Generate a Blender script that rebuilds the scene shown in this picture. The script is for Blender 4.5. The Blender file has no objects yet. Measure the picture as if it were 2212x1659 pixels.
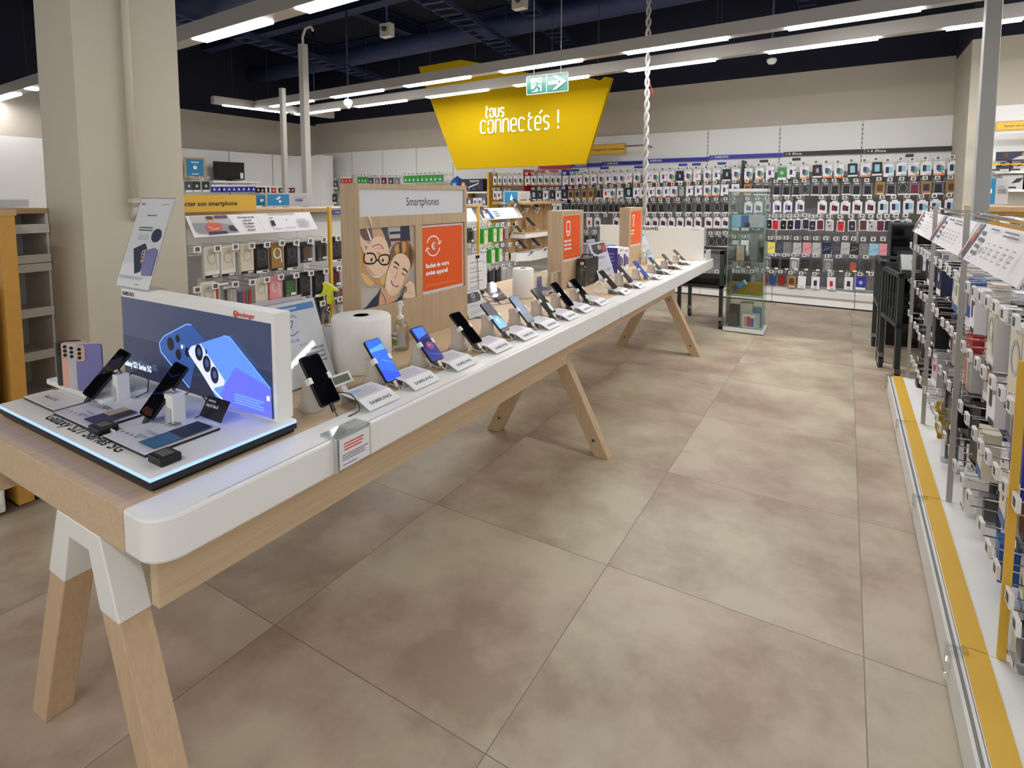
import bpy, math, random
from mathutils import Vector, Matrix
random.seed(7)
PI = math.pi
scene = bpy.context.scene
col = scene.collection

# ---------------------------------------------------------------- camera, world, exposure
W_, H_ = 2212.0, 1659.0
FOC, CX, CY, YAW, PITCH, EYE = 1208.96, 1105.6, 516.96, 0.5379, -0.0793, 1.42
FWD = Vector((-math.sin(YAW) * math.cos(PITCH), math.cos(YAW) * math.cos(PITCH), math.sin(PITCH)))
RGT = Vector((math.cos(YAW), math.sin(YAW), 0.0))
UPV = RGT.cross(FWD)
cam_data = bpy.data.cameras.new('camera')
cam = bpy.data.objects.new('camera', cam_data)
col.objects.link(cam)
cam.matrix_world = Matrix(((RGT.x, UPV.x, -FWD.x, 0), (RGT.y, UPV.y, -FWD.y, 0), (RGT.z, UPV.z, -FWD.z, EYE), (0, 0, 0, 1)))
cam_data.sensor_fit = 'HORIZONTAL'
cam_data.sensor_width = 36.0
cam_data.lens = FOC / W_ * 36.0
cam_data.shift_x = (W_ / 2 - CX) / W_
cam_data.shift_y = (CY - H_ / 2) / W_
cam_data.clip_start = 0.02
cam_data.clip_end = 200
scene.camera = cam

world = bpy.data.worlds.new('store_fill')  # even ambient fill standing in for the lit rest of the store
scene.world = world
world.use_nodes = True
world.node_tree.nodes['Background'].inputs[0].default_value = (1.0, 0.98, 0.95, 1)
world.node_tree.nodes['Background'].inputs[1].default_value = 0.52
scene.view_settings.view_transform = 'Standard'
scene.view_settings.look = 'None'
scene.view_settings.gamma = 1.0
scene.view_settings.exposure = 0.8
scene.view_settings.use_curve_mapping = False
LED = 14.0                                    # radiance of the ceiling diffusers

def at(px, py, x=None, y=None, z=None, wall=None):
    """The point where the sight line of a photo pixel meets a plane of the shop (x, y or z held, or the back wall less an offset)."""
    d = FWD + RGT * ((px - CX) / FOC) - UPV * ((py - CY) / FOC)
    if x is not None: t = x / d.x
    elif y is not None: t = y / d.y
    elif z is not None: t = (z - EYE) / d.z
    else: t = (WALL_Y - wall) / (d.y - WALL_S * d.x)
    return Vector((0, 0, EYE)) + d * t

WALL_Y, WALL_S = 7.9895, -0.0441              # back wall: y = WALL_Y + WALL_S * x
def wally(x): return WALL_Y + WALL_S * x

# ---------------------------------------------------------------- materials
def lin(c):
    c = c / 255.0
    return c / 12.92 if c <= 0.04045 else ((c + 0.055) / 1.055) ** 2.4
def L3(rgb): return tuple(lin(v) for v in rgb) + (1.0,)
_mats = {}
def mat(name, rgb, rough=0.5, metal=0.0, emit=0.0, vary=0.0, scale=20.0):
    if name in _mats: return _mats[name]
    m = bpy.data.materials.new(name); m.use_nodes = True
    nt = m.node_tree; b = nt.nodes['Principled BSDF']
    b.inputs['Base Color'].default_value = L3(rgb)
    b.inputs['Roughness'].default_value = rough
    b.inputs['Metallic'].default_value = metal
    if emit:
        b.inputs['Emission Color'].default_value = L3(rgb)
        b.inputs['Emission Strength'].default_value = emit
    if vary:
        tc = nt.nodes.new('ShaderNodeTexCoord'); nz = nt.nodes.new('ShaderNodeTexNoise')
        nz.inputs['Scale'].default_value = scale; nz.inputs['Detail'].default_value = 4
        nt.links.new(tc.outputs['Object'], nz.inputs['Vector'])
        rp = nt.nodes.new('ShaderNodeValToRGB')
        c = L3(rgb)
        rp.color_ramp.elements[0].position = 0.3; rp.color_ramp.elements[1].position = 0.7
        rp.color_ramp.elements[0].color = tuple(v * (1 - vary) for v in c[:3]) + (1,)
        rp.color_ramp.elements[1].color = tuple(min(1, v * (1 + vary)) for v in c[:3]) + (1,)
        nt.links.new(nz.outputs['Fac'], rp.inputs['Fac'])
        nt.links.new(rp.outputs['Color'], b.inputs['Base Color'])
    _mats[name] = m
    return m
def clear(name, tint=(255, 255, 255), gloss=0.10, rough=0.03, density=1.0):
    """Thin clear plastic or glass: mostly transparent with a fixed share of gloss."""
    if name in _mats: return _mats[name]
    m = bpy.data.materials.new(name); m.use_nodes = True
    nt = m.node_tree; nt.nodes.clear()
    out = nt.nodes.new('ShaderNodeOutputMaterial'); mx = nt.nodes.new('ShaderNodeMixShader')
    tr = nt.nodes.new('ShaderNodeBsdfTransparent'); gl = nt.nodes.new('ShaderNodeBsdfGlossy')
    tr.inputs[0].default_value = L3(tint); gl.inputs['Roughness'].default_value = rough
    fr = nt.nodes.new('ShaderNodeLayerWeight'); fr.inputs['Blend'].default_value = 0.25
    ma = nt.nodes.new('ShaderNodeMath'); ma.operation = 'MULTIPLY_ADD'
    ma.inputs[1].default_value = 0.45; ma.inputs[2].default_value = gloss * 0.5
    nt.links.new(fr.outputs['Fresnel'], ma.inputs[0]); nt.links.new(ma.outputs[0], mx.inputs[0])
    nt.links.new(tr.outputs[0], mx.inputs[1]); nt.links.new(gl.outputs[0], mx.inputs[2])
    nt.links.new(mx.outputs[0], out.inputs[0])
    _mats[name] = m
    return m
def milky(name, rgb, fac=0.5):
    """Frosted plastic: part see-through, part white."""
    if name in _mats: return _mats[name]
    m = bpy.data.materials.new(name); m.use_nodes = True
    nt = m.node_tree; b = nt.nodes['Principled BSDF']
    b.inputs['Base Color'].default_value = L3(rgb); b.inputs['Roughness'].default_value = 0.25
    b.inputs['Alpha'].default_value = fac
    _mats[name] = m
    return m
def wood(name, rgb, axis='x', amount=0.12, rough=0.5):
    if name in _mats: return _mats[name]
    m = bpy.data.materials.new(name); m.use_nodes = True
    nt = m.node_tree; b = nt.nodes['Principled BSDF']; b.inputs['Roughness'].default_value = rough
    tc = nt.nodes.new('ShaderNodeTexCoord'); mp = nt.nodes.new('ShaderNodeMapping')
    sc = {'x': (1.6, 38, 38), 'y': (38, 1.6, 38), 'z': (38, 38, 1.6)}[axis]
    mp.inputs['Scale'].default_value = sc
    nz = nt.nodes.new('ShaderNodeTexNoise'); nz.inputs['Scale'].default_value = 2.2; nz.inputs['Detail'].default_value = 6
    nz.inputs['Distortion'].default_value = 0.6
    rp = nt.nodes.new('ShaderNodeValToRGB'); c = L3(rgb)
    rp.color_ramp.elements[0].position = 0.28; rp.color_ramp.elements[1].position = 0.72
    rp.color_ramp.elements[0].color = tuple(v * (1 - 1.6 * amount) for v in c[:3]) + (1,)
    rp.color_ramp.elements[1].color = tuple(min(1, v * (1 + amount)) for v in c[:3]) + (1,)
    nt.links.new(tc.outputs['Object'], mp.inputs['Vector']); nt.links.new(mp.outputs['Vector'], nz.inputs['Vector'])
    nt.links.new(nz.outputs['Fac'], rp.inputs['Fac']); nt.links.new(rp.outputs['Color'], b.inputs['Base Color'])
    _mats[name] = m
    return m

WHITE = mat('white_plastic', (240, 240, 238), 0.35)
WHITEM = mat('white_metal', (226, 227, 224), 0.45)
LACQ = mat('white_lacquer', (240, 241, 239), 0.28)
PAPER = mat('white_paper', (236, 236, 240), 0.7)
CREAM = mat('cream_card', (226, 218, 198), 0.7)
BLACK = mat('black_plastic', (14, 14, 16), 0.35)
GLOSSK = mat('black_glass', (6, 6, 9), 0.06)
DARK = mat('dark_grey', (46, 47, 49), 0.5)
GREY = mat('mid_grey', (128, 128, 128), 0.5)
LGREY = mat('light_grey', (188, 189, 190), 0.5)
PEG = mat('grey_back_panel', (146, 147, 149), 0.6)
SHELFM = mat('shelf_white', (243, 244, 242), 0.5)
CHROME = mat('chrome', (200, 200, 202), 0.2, 1.0)
STEEL = mat('brushed_steel', (170, 168, 165), 0.35, 1.0)
ALU = mat('aluminium_profile', (176, 173, 168), 0.4, 0.3)
INK = mat('dark_ink', (38, 38, 44), 0.7)
INKG = mat('grey_ink', (120, 121, 128), 0.7)
INKL = mat('pale_ink', (175, 176, 184), 0.7)
INKW = mat('white_ink', (245, 245, 245), 0.7)
RED = mat('red', (205, 38, 36), 0.45)
BRED = mat('shop_red', (214, 66, 50), 0.5)
ORANGE = mat('poster_orange', (236, 92, 16), 0.5)
ORANGEL = mat('orange_ink', (246, 150, 96), 0.5)
YELLOW = mat('sign_yellow', (226, 186, 70), 0.5)
SUN = mat('bright_yellow', (158, 130, 3), 0.85)
SUN.node_tree.nodes['Principled BSDF'].inputs['Specular IOR Level'].default_value = 0.08
STRIPE = mat('stripe_yellow', (226, 182, 64), 0.5)
CYAN = mat('card_blue', (38, 134, 186), 0.5)
BLUE = mat('royal_blue', (48, 52, 168), 0.45)
MIDB = mat('mid_blue', (42, 98, 178), 0.4)
NAVY = mat('navy', (30, 36, 72), 0.4)
PINK = mat('pink', (232, 152, 160), 0.5)
LBLUE = mat('light_blue', (150, 200, 226), 0.5)
VIOLET = mat('violet', (120, 118, 172), 0.3)
PURPLE = mat('purple_print', (92, 58, 120), 0.5)
GREEN = mat('green', (58, 150, 72), 0.5)
BGREEN = mat('bright_green', (60, 178, 58), 0.45)
TEAL = mat('teal_print', (104, 170, 148), 0.5)
KRAFT = mat('kraft_brown', (164, 124, 66), 0.7)
BROWN = mat('brown_leather', (96, 58, 38), 0.5)
MAROON = mat('maroon', (112, 30, 48), 0.45)
LEMON = mat('lemon', (240, 228, 110), 0.5)
GREYB = mat('slate_blue_grey', (70, 74, 88), 0.5)
TAUPE = mat('taupe_paint', (204, 195, 183), 0.75, vary=0.02, scale=3)
CREAMP = mat('cream_paint', (204, 198, 182), 0.7, vary=0.02, scale=3)
TABLEWOOD = wood('pale_oak_long', (208, 183, 150), 'y', 0.07)
LEGWOOD = wood('pale_oak_leg', (204, 176, 142), 'z', 0.07)
CROSSWOOD = wood('pale_oak_cross', (206, 174, 136), 'x', 0.07)
BOARDWOOD = wood('board_oak', (190, 166, 136), 'z', 0.10)
SHOPWOOD = wood('shop_oak', (190, 158, 112), 'y', 0.08)
HONEY = mat('honey_panel', (196, 146, 66), 0.5, vary=0.05, scale=30)
ACRYL = clear('clear_acrylic', (248, 250, 250), 0.12)
GLASS = clear('showcase_glass', (246, 251, 249), 0.12)
GLEDGE = mat('glass_edge', (110, 150, 140), 0.2)
BLIST = clear('clear_blister', (240, 240, 240), 0.2, 0.12)
LIQ = clear('clear_bottle', (246, 248, 247), 0.2, 0.05)
FROST = milky('frosted_stand', (224, 218, 208), 0.72)
LEDM = mat('led_diffuser', (255, 252, 250), 0.5, emit=LED)
LEDB = mat('led_diffuser_strong', (255, 252, 250), 0.5, emit=LED * 2.4)
WIREM = mat('wire_dark', (40, 42, 50), 0.5)
EDGELED = mat('edge_light', (110, 140, 255), 0.5, emit=1.5)
NEON = mat('neon_white', (190, 222, 255), 0.5, emit=1.1)
SKIN = mat('print_skin', (238, 206, 176), 0.6)
SKIND = mat('print_skin_shade', (214, 168, 136), 0.6)
BLOND = mat('print_blond', (206, 152, 88), 0.6)
HAIR = mat('print_hair', (136, 96, 56), 0.6)
HAIRD = mat('print_hair_dark', (92, 64, 42), 0.6)
PGREY = mat('print_grey', (176, 170, 160), 0.6)
PNAVY = mat('print_navy', (44, 50, 76), 0.6)
LIP = mat('print_lip', (186, 84, 76), 0.6)
TANGL = mat('print_tan', (196, 168, 150), 0.6)

# ---------------------------------------------------------------- mesh builder
_txt = {}
def text_geo(s, bold=0.0, res=2):
    k = (s, bold, res)
    if k not in _txt:
        c = bpy.data.curves.new('lettering', 'FONT'); c.body = s; c.size = 1.0; c.resolution_u = res; c.offset = bold
        o = bpy.data.objects.new('lettering', c)
        me = bpy.data.meshes.new_from_object(o)
        vs = [(v.co.x, v.co.y) for v in me.vertices]; fs = [tuple(p.vertices) for p in me.polygons]
        bpy.data.objects.remove(o); bpy.data.curves.remove(c); bpy.data.meshes.remove(me)
        _txt[k] = (vs, fs)
    return _txt[k]

class MB:
    def __init__(s): s.v = []; s.f = []; s.fm = []; s.fs = []; s.mats = []
    def mi(s, m):
        if m not in s.mats: s.mats.append(m)
        return s.mats.index(m)
    def add(s, vs, fs, m, smooth=False):
        o = len(s.v); i = s.mi(m)
        s.v += [tuple(v) for v in vs]
        for f in fs:
            s.f.append(tuple(o + k for k in f)); s.fm.append(i); s.fs.append(smooth)
        return s
    def box(s, x0, x1, y0, y1, z0, z1, m, M=None):
        vs = [Vector((x, y, z)) for z in (z0, z1) for y in (y0, y1) for x in (x0, x1)]
        if M is not None: vs = [M @ v for v in vs]
        return s.add(vs, [(0, 2, 3, 1), (4, 5, 7, 6), (0, 1, 5, 4), (2, 6, 7, 3), (0, 4, 6, 2), (1, 3, 7, 5)], m)
    def prism(s, poly, a, b, plane, m, M=None, smooth=False):
        """Extrude a 2-D outline between a and b along the axis that the plane leaves out."""
        def p3(u, v, w): return Vector({'xy': (u, v, w), 'xz': (u, w, v), 'yz': (w, u, v)}[plane])
        n = len(poly)
        vs = [p3(u, v, a) for u, v in poly] + [p3(u, v, b) for u, v in poly]
        if M is not None: vs = [M @ v for v in vs]
        s.add(vs, [tuple(range(n))[::-1], tuple(range(n, 2 * n))], m)
        o = len(s.v) - 2 * n; i = s.mi(m)
        for k in range(n):
            s.f.append((o + k, o + (k + 1) % n, o + n + (k + 1) % n, o + n + k)); s.fm.append(i); s.fs.append(smooth)
        return s
    def cyl(s, p0, p1, r0, r1, m, n=14, smooth=True):
        p0, p1 = Vector(p0), Vector(p1); d = (p1 - p0).normalized()
        a = Vector((0, 0, 1)) if abs(d.z) < 0.9 else Vector((1, 0, 0))
        u = d.cross(a).normalized(); w = d.cross(u)
        vs = []
        for p, r in ((p0, r0), (p1, r1)):
            for k in range(n):
                t = 2 * PI * k / n
                vs.append(p + u * (r * math.cos(t)) + w * (r * math.sin(t)))
        o = len(s.v)
        s.add(vs, [tuple(range(n)), tuple(range(2 * n - 1, n - 1, -1))], m)
        i = s.mi(m)
        for k in range(n):
            s.f.append((o + k, o + n + k, o + n + (k + 1) % n, o + (k + 1) % n)); s.fm.append(i); s.fs.append(smooth)
        return s
    def tube(s, pts, r, m, n=7):
        pts = [Vector(p) for p in pts]
        vs = []; fs = []; prev = None
        for k, p in enumerate(pts):
            d = (pts[min(k + 1, len(pts) - 1)] - pts[max(k - 1, 0)]).normalized()
            if prev is None:
                a = Vector((0, 0, 1)) if abs(d.z) < 0.9 else Vector((1, 0, 0)); prev = d.cross(a).normalized()
            u = (prev - d * prev.dot(d)).normalized(); w = d.cross(u); prev = u
            for j in range(n):
                t = 2 * PI * j / n
                vs.append(p + u * (r * math.cos(t)) + w * (r * math.sin(t)))
        for k in range(len(pts) - 1):
            for j in range(n):
                fs.append((k * n + j, k * n + (j + 1) % n, (k + 1) * n + (j + 1) % n, (k + 1) * n + j))
        fs.append(tuple(range(n))[::-1]); fs.append(tuple(range((len(pts) - 1) * n, len(pts) * n)))
        return s.add(vs, fs, m, True)
    def lathe(s, prof, m, c=(0, 0, 0), n=28, sy=1.0):
        vs = []; fs = []
        for r, z in prof:
            for j in range(n):
                t = 2 * PI * j / n
                vs.append((c[0] + r * math.cos(t), c[1] + sy * r * math.sin(t), c[2] + z))
        for k in range(len(prof) - 1):
            for j in range(n):
                fs.append((k * n + j, k * n + (j + 1) % n, (k + 1) * n + (j + 1) % n, (k + 1) * n + j))
        if prof[0][0] > 1e-5: fs.append(tuple(range(n))[::-1])
        if prof[-1][0] > 1e-5: fs.append(tuple(range((len(prof) - 1) * n, len(prof) * n)))
        return s.add(vs, fs, m, True)
    def quad(s, a, b, c, d, m): return s.add([a, b, c, d], [(0, 1, 2, 3)], m)
    def build(s, name, parent=None, loc=None, rot=None, bevel=0.0, world=True):
        """Link as ONE mesh object. With world=True the vertices were given in shop coordinates and are moved into the parent's."""
        me = bpy.data.meshes.new(name)
        off = Vector((0, 0, 0)); p = parent
        if world and loc is None:
            if p is not None:
                while p is not None: off += p.location; p = p.parent
            else:
                zs = [v[2] for v in s.v]
                off = Vector((sum(v[0] for v in s.v) / len(s.v), sum(v[1] for v in s.v) / len(s.v), min(zs)))
        me.from_pydata([tuple(Vector(v) - off) for v in s.v], [], s.f)
        for m in s.mats: me.materials.append(m)
        me.polygons.foreach_set('material_index', s.fm); me.polygons.foreach_set('use_smooth', s.fs)
        me.update()
        o = bpy.data.objects.new(name, me); col.objects.link(o)
        o.parent = parent
        if loc is not None: o.location = loc
        elif parent is None: o.location = off
        if rot is not None: o.rotation_euler = rot
        if bevel:
            b = o.modifiers.new('soft_edges', 'BEVEL'); b.width = bevel; b.segments = 2; b.limit_method = 'ANGLE'; b.angle_limit = 0.6
        return o

def rrect(w, h, r, n=5, cx=0.0, cy=0.0):
    """Rounded rectangle outline, counter-clockwise, centred at (cx, cy)."""
    out = []
    for qx, qy, a0 in ((1, 1, 0), (-1, 1, 90), (-1, -1, 180), (1, -1, 270)):
        for k in range(n + 1):
            t = math.radians(a0 + 90 * k / n)
            out.append((cx + qx * (w / 2 - r) + r * math.cos(t), cy + qy * (h / 2 - r) + r * math.sin(t)))
    return out
def ellipse(cx, cy, rx, ry, n=20, rot=0.0):
    return [(cx + rx * math.cos(t) * math.cos(rot) - ry * math.sin(t) * math.sin(rot), cy + rx * math.cos(t) * math.sin(rot) + ry * math.sin(t) * math.cos(rot)) for t in [2 * PI * k / n for k in range(n)]]

class Art:
    """Flat print on a surface: origin o, unit u (to the right), unit v (up), n (out of the surface). Later shapes lie on top."""
    def __init__(s, mb, o, u, v, eps=0.0004, start=1):
        s.mb = mb; s.o = Vector(o); s.u = Vector(u).normalized(); s.v = Vector(v).normalized(); s.n = s.u.cross(s.v).normalized(); s.k = start; s.eps = eps
    def P(s, a, b): return s.o + s.u * a + s.v * b + s.n * (s.eps * s.k)
    def poly(s, pts, m):
        s.mb.add([s.P(a, b) for a, b in pts], [tuple(range(len(pts)))], m); s.k += 1; return s
    def rect(s, a0, b0, a1, b1, m): return s.poly([(a0, b0), (a1, b0), (a1, b1), (a0, b1)], m)
    def ell(s, cx, cy, rx, ry, m, n=20, rot=0.0): return s.poly(ellipse(cx, cy, rx, ry, n, rot), m)
    def line(s, pts, w, m):
        for (a, b), (c, d) in zip(pts, pts[1:]):
            L = math.hypot(c - a, d - b) or 1; nx, ny = -(d - b) / L * w / 2, (c - a) / L * w / 2
            s.mb.add([s.P(a + nx, b + ny), s.P(a - nx, b - ny), s.P(c - nx, d - ny), s.P(c + nx, d + ny)], [(0, 1, 2, 3)], m)
        s.k += 1; return s
    def ring(s, cx, cy, rx, ry, w, m, a0=0, a1=360, n=24, rot=0.0):
        pts = []
        for k in range(n + 1):
            t = math.radians(a0 + (a1 - a0) * k / n)
            x, y = rx * math.cos(t), ry * math.sin(t)
            pts.append((cx + x * math.cos(rot) - y * math.sin(rot), cy + x * math.sin(rot) + y * math.cos(rot)))
        return s.line(pts, w, m)
    def text(s, t, a, b, h, m, align='L', bold=0.0, xs=1.0, res=2):
        vs, fs = text_geo(t, bold, res)
        x1 = max(p[0] for p in vs); x0 = min(p[0] for p in vs)
        k = h / 0.7                            # cap height of the face is about 0.7 of its size
        sh = {'L': -x0, 'C': -(x0 + x1) / 2, 'R': -x1}[align]
        s.mb.add([s.P(a + (x + sh) * k * xs, b + y * k) for x, y in vs], fs, m); s.k += 1; return s
    def lines(s, a0, a1, b, n, gap, h, m, ragged=0.25):
        """Rows of small print too fine to read."""
        rr = random.Random(int(abs(a0 * 1e4) + abs(b * 1e4) + n))
        for k in range(n):
            e = a1 - (a1 - a0) * ragged * rr.random()
            s.mb.add([s.P(a0, b - k * gap), s.P(e, b - k * gap), s.P(e, b - k * gap + h), s.P(a0, b - k * gap + h)], [(0, 1, 2, 3)], m)
        s.k += 1; return s

def tag(o, label=None, cat=None, group=None, kind=None):
    if label: o['label'] = label
    if cat: o['category'] = cat
    if group: o['group'] = group
    if kind: o['kind'] = kind
    return o
def thing(name, label, cat, loc=(0, 0, 0), rotz=0.0, group=None):
    o = bpy.data.objects.new(name, None); col.objects.link(o)
    o.empty_display_size = 0.1
    o.location = loc; o.rotation_euler = (0, 0, rotz)
    return tag(o, label, cat, group)
def struct(o): return tag(o, kind='structure')
def instance(src, loc, rot=(0, 0, 0), scale=(1, 1, 1), name=None):
    o = src.copy(); col.objects.link(o); o.location = loc; o.rotation_euler = rot; o.scale = scale
    return o
def nth(k):
    return str(k) + ('th' if 10 <= k % 100 <= 20 else {1: 'st', 2: 'nd', 3: 'rd'}.get(k % 10, 'th'))

# ================================================================ THE ROOM
def floor_material():
    m = bpy.data.materials.new('stone_tiles'); m.use_nodes = True
    nt = m.node_tree; b = nt.nodes['Principled BSDF']
    N = nt.nodes.new; Lk = nt.links.new
    tc = N('ShaderNodeTexCoord'); sp = N('ShaderNodeSeparateXYZ'); Lk(tc.outputs['Object'], sp.inputs[0])
    def axis(out, off, size):
        a = N('ShaderNodeMath'); a.operation = 'SUBTRACT'; a.inputs[1].default_value = off; Lk(out, a.inputs[0])
        d = N('ShaderNodeMath'); d.operation = 'DIVIDE'; d.inputs[1].default_value = size; Lk(a.outputs[0], d.inputs[0])
        fl = N('ShaderNodeMath'); fl.operation = 'FLOOR'; Lk(d.outputs[0], fl.inputs[0])
        pp = N('ShaderNodeMath'); pp.operation = 'PINGPONG'; pp.inputs[1].default_value = 0.5; Lk(d.outputs[0], pp.inputs[0])
        return fl.outputs[0], pp.outputs[0]
    fx, px = axis(sp.outputs[0], -0.733, 0.836); fy, py = axis(sp.outputs[1], 1.945, 0.848)
    mn = N('ShaderNodeMath'); mn.operation = 'MINIMUM'; Lk(px, mn.inputs[0]); Lk(py, mn.inputs[1])
    joint = N('ShaderNodeMath'); joint.operation = 'LESS_THAN'; joint.inputs[1].default_value = 0.0017; Lk(mn.outputs[0], joint.inputs[0])
    cb = N('ShaderNodeCombineXYZ'); Lk(fx, cb.inputs[0]); Lk(fy, cb.inputs[1])
    wn = N('ShaderNodeTexWhiteNoise'); wn.noise_dimensions = '3D'; Lk(cb.outputs[0], wn.inputs['Vector'])
    ad = N('ShaderNodeVectorMath'); ad.operation = 'MULTIPLY_ADD'; Lk(wn.outputs['Color'], ad.inputs[0])
    ad.inputs[1].default_value = (9, 9, 9); Lk(tc.outputs['Object'], ad.inputs[2])
    n1 = N('ShaderNodeTexNoise'); n1.inputs['Scale'].default_value = 2.6; n1.inputs['Detail'].default_value = 5; n1.inputs['Roughness'].default_value = 0.62
    Lk(ad.outputs[0], n1.inputs['Vector'])
    n2 = N('ShaderNodeTexNoise'); n2.inputs['Scale'].default_value = 1.3; n2.inputs['Detail'].default_value = 3; Lk(ad.outputs[0], n2.inputs['Vector'])
    r1 = N('ShaderNodeValToRGB'); r1.color_ramp.elements[0].position = 0.36; r1.color_ramp.elements[1].position = 0.62
    r1.color_ramp.elements[0].color = L3((168, 157, 143)); r1.color_ramp.elements[1].color = L3((206, 198, 187))
    Lk(n1.outputs['Fac'], r1.inputs['Fac'])
    mx = N('ShaderNodeMixRGB'); mx.blend_type = 'MULTIPLY'; mx.inputs[0].default_value = 0.8
    r2 = N('ShaderNodeValToRGB'); r2.color_ramp.elements[0].position = 0.35; r2.color_ramp.elements[1].position = 0.65
    r2.color_ramp.elements[0].color = L3((246, 226, 214)); r2.color_ramp.elements[1].color = L3((240, 238, 214))
    Lk(n2.outputs['Fac'], r2.inputs['Fac']); Lk(r1.outputs['Color'], mx.inputs[1]); Lk(r2.outputs['Color'], mx.inputs[2])
    mj = N('ShaderNodeMixRGB'); Lk(joint.outputs[0], mj.inputs[0]); Lk(mx.outputs[0], mj.inputs[1]); mj.inputs[2].default_value = L3((122, 110, 96))
    Lk(mj.outputs[0], b.inputs['Base Color'])
    rr = N('ShaderNodeMapRange'); rr.inputs[3].default_value = 0.34; rr.inputs[4].default_value = 0.52; Lk(n1.outputs['Fac'], rr.inputs[0]); Lk(rr.outputs[0], b.inputs['Roughness'])
    return m
mb = MB(); mb.box(-30, 6, -7, 13, -0.1, 0, floor_material())
struct(mb.build('floor', loc=(0, 0, 0)))
NIGHT = mat('ceiling_navy', (22, 26, 46), 0.85)
BEAMM = mat('ceiling_steel_navy', (40, 50, 88), 0.6)
mb = MB(); mb.box(-30, 6, -7, 13, 4.5, 4.6, NIGHT); struct(mb.build('ceiling', loc=(0, 0, 0)))

ROT_W = math.atan(WALL_S)
PANEL = -0.30                                  # the panels stand 30 cm behind the plinth line
def wp(x, off, z): return Vector((x, wally(x) - off, z))
def wallbox(mb, x0, x1, o0, o1, z0, z1, m):
    """A box that follows the slightly turned back wall; o = distance in front of the plinth line."""
    vs = [wp(x, o, z) for z in (z0, z1) for o in (o1, o0) for x in (x0, x1)]
    mb.add(vs, [(0, 2, 3, 1), (4, 5, 7, 6), (0, 1, 5, 4), (2, 6, 7, 3), (0, 4, 6, 2), (1, 3, 7, 5)], m)
mb = MB(); wallbox(mb, -10.5, 1.4, PANEL - 0.24, PANEL - 0.04, 0, 3.02, TAUPE); wallbox(mb, -10.5, 1.4, PANEL - 0.24, PANEL - 0.04, 3.02, 4.5, NIGHT)
struct(mb.build('wall_back'))
mb = MB(); mb.box(-10.75, -10.45, 2.6, 9.0, 0, 2.98, TAUPE); mb.box(-10.75, -10.45, 2.6, 9.0, 2.98, 4.5, NIGHT); struct(mb.build('wall_left'))
mb = MB(); mb.box(-24.2, -24.0, -7, 13, 0, 2.98, TAUPE); mb.box(-24.2, -24.0, -7, 13, 2.98, 4.5, NIGHT); struct(mb.build('wall_far_left'))
mb = MB(); mb.box(-24, -10.75, 8.9, 9.1, 0, 2.98, TAUPE); mb.box(-24, -10.75, 8.9, 9.1, 2.98, 4.5, NIGHT); struct(mb.build('wall_far_back'))
XP = at(2091, 250, y=7.3).x
mb = MB(); mb.box(XP, 4.6, 7.3, 8.35, 0, 2.97, CREAMP); mb.box(XP, 4.6, 7.3, 8.35, 2.97, 4.5, NIGHT); struct(mb.build('wall_right'))

# ceiling services: steel beams, cable trays and a duct, all painted night blue
def beam(x0, y0, x1, y1, z, w, h, label, name='ceiling_beam'):
    d = Vector((x1 - x0, y1 - y0, 0)); L = d.length; a = math.atan2(d.y, d.x)
    mb = MB(); M = Matrix.Translation((x0, y0, z)) @ Matrix.Rotation(a, 4, 'Z')
    if name == 'cable_tray':
        mb.box(0, L, -w / 2, -w / 2 + 0.012, 0, h, BEAMM, M); mb.box(0, L, w / 2 - 0.012, w / 2, 0, h, BEAMM, M)
        for k in range(int(L / 0.22)): mb.box(k * 0.22, k * 0.22 + 0.04, -w / 2, w / 2, 0, 0.012, BEAMM, M)
    elif name == 'air_duct':
        mb.cyl((x0, y0, z), (x1, y1, z), h / 2, h / 2, BEAMM, 20)
    else:
        mb.box(0, L, -w / 2, w / 2, 0, 0.015, BEAMM, M); mb.box(0, L, -w / 2, w / 2, h - 0.015, h, BEAMM, M); mb.box(0, L, -0.008, 0.008, 0.015, h - 0.015, BEAMM, M)
    o = mb.build(name); struct(o)
for k, y in enumerate((1.2, 3.5, 5.9, 8.0)): beam(-14, y + 0.6, 4, y - 0.4, 4.1, 0.2, 0.38, '')
for k, x in enumerate((-9.2, -6.6, -4.0, -1.6, 0.9)): beam(x, -2, x - 0.2, 8.4, 4.25, 0.16, 0.24, '')
beam(-3.3, 0.5, -4.6, 8.4, 3.55, 0.3, 0.07, '', 'cable_tray'); beam(-2.6, 0.5, -3.9, 8.4, 3.75, 0.25, 0.07, '', 'cable_tray')
beam(-6.8, 1, -7.8, 8.2, 3.6, 0.3, 0.07, '', 'cable_tray'); beam(-0.6, 1, -0.5, 8.2, 3.7, 0.2, 0.07, '', 'cable_tray')
beam(0.7, 1, 0.9, 8.2, 3.6, 0.12, 0.07, '', 'cable_tray')
beam(-12, 4.6, 3, 4.0, 3.9, 0.4, 0.4, '', 'air_duct'); beam(-12, 7.3, 3, 6.6, 3.8, 0.3, 0.3, '', 'air_duct')

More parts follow.
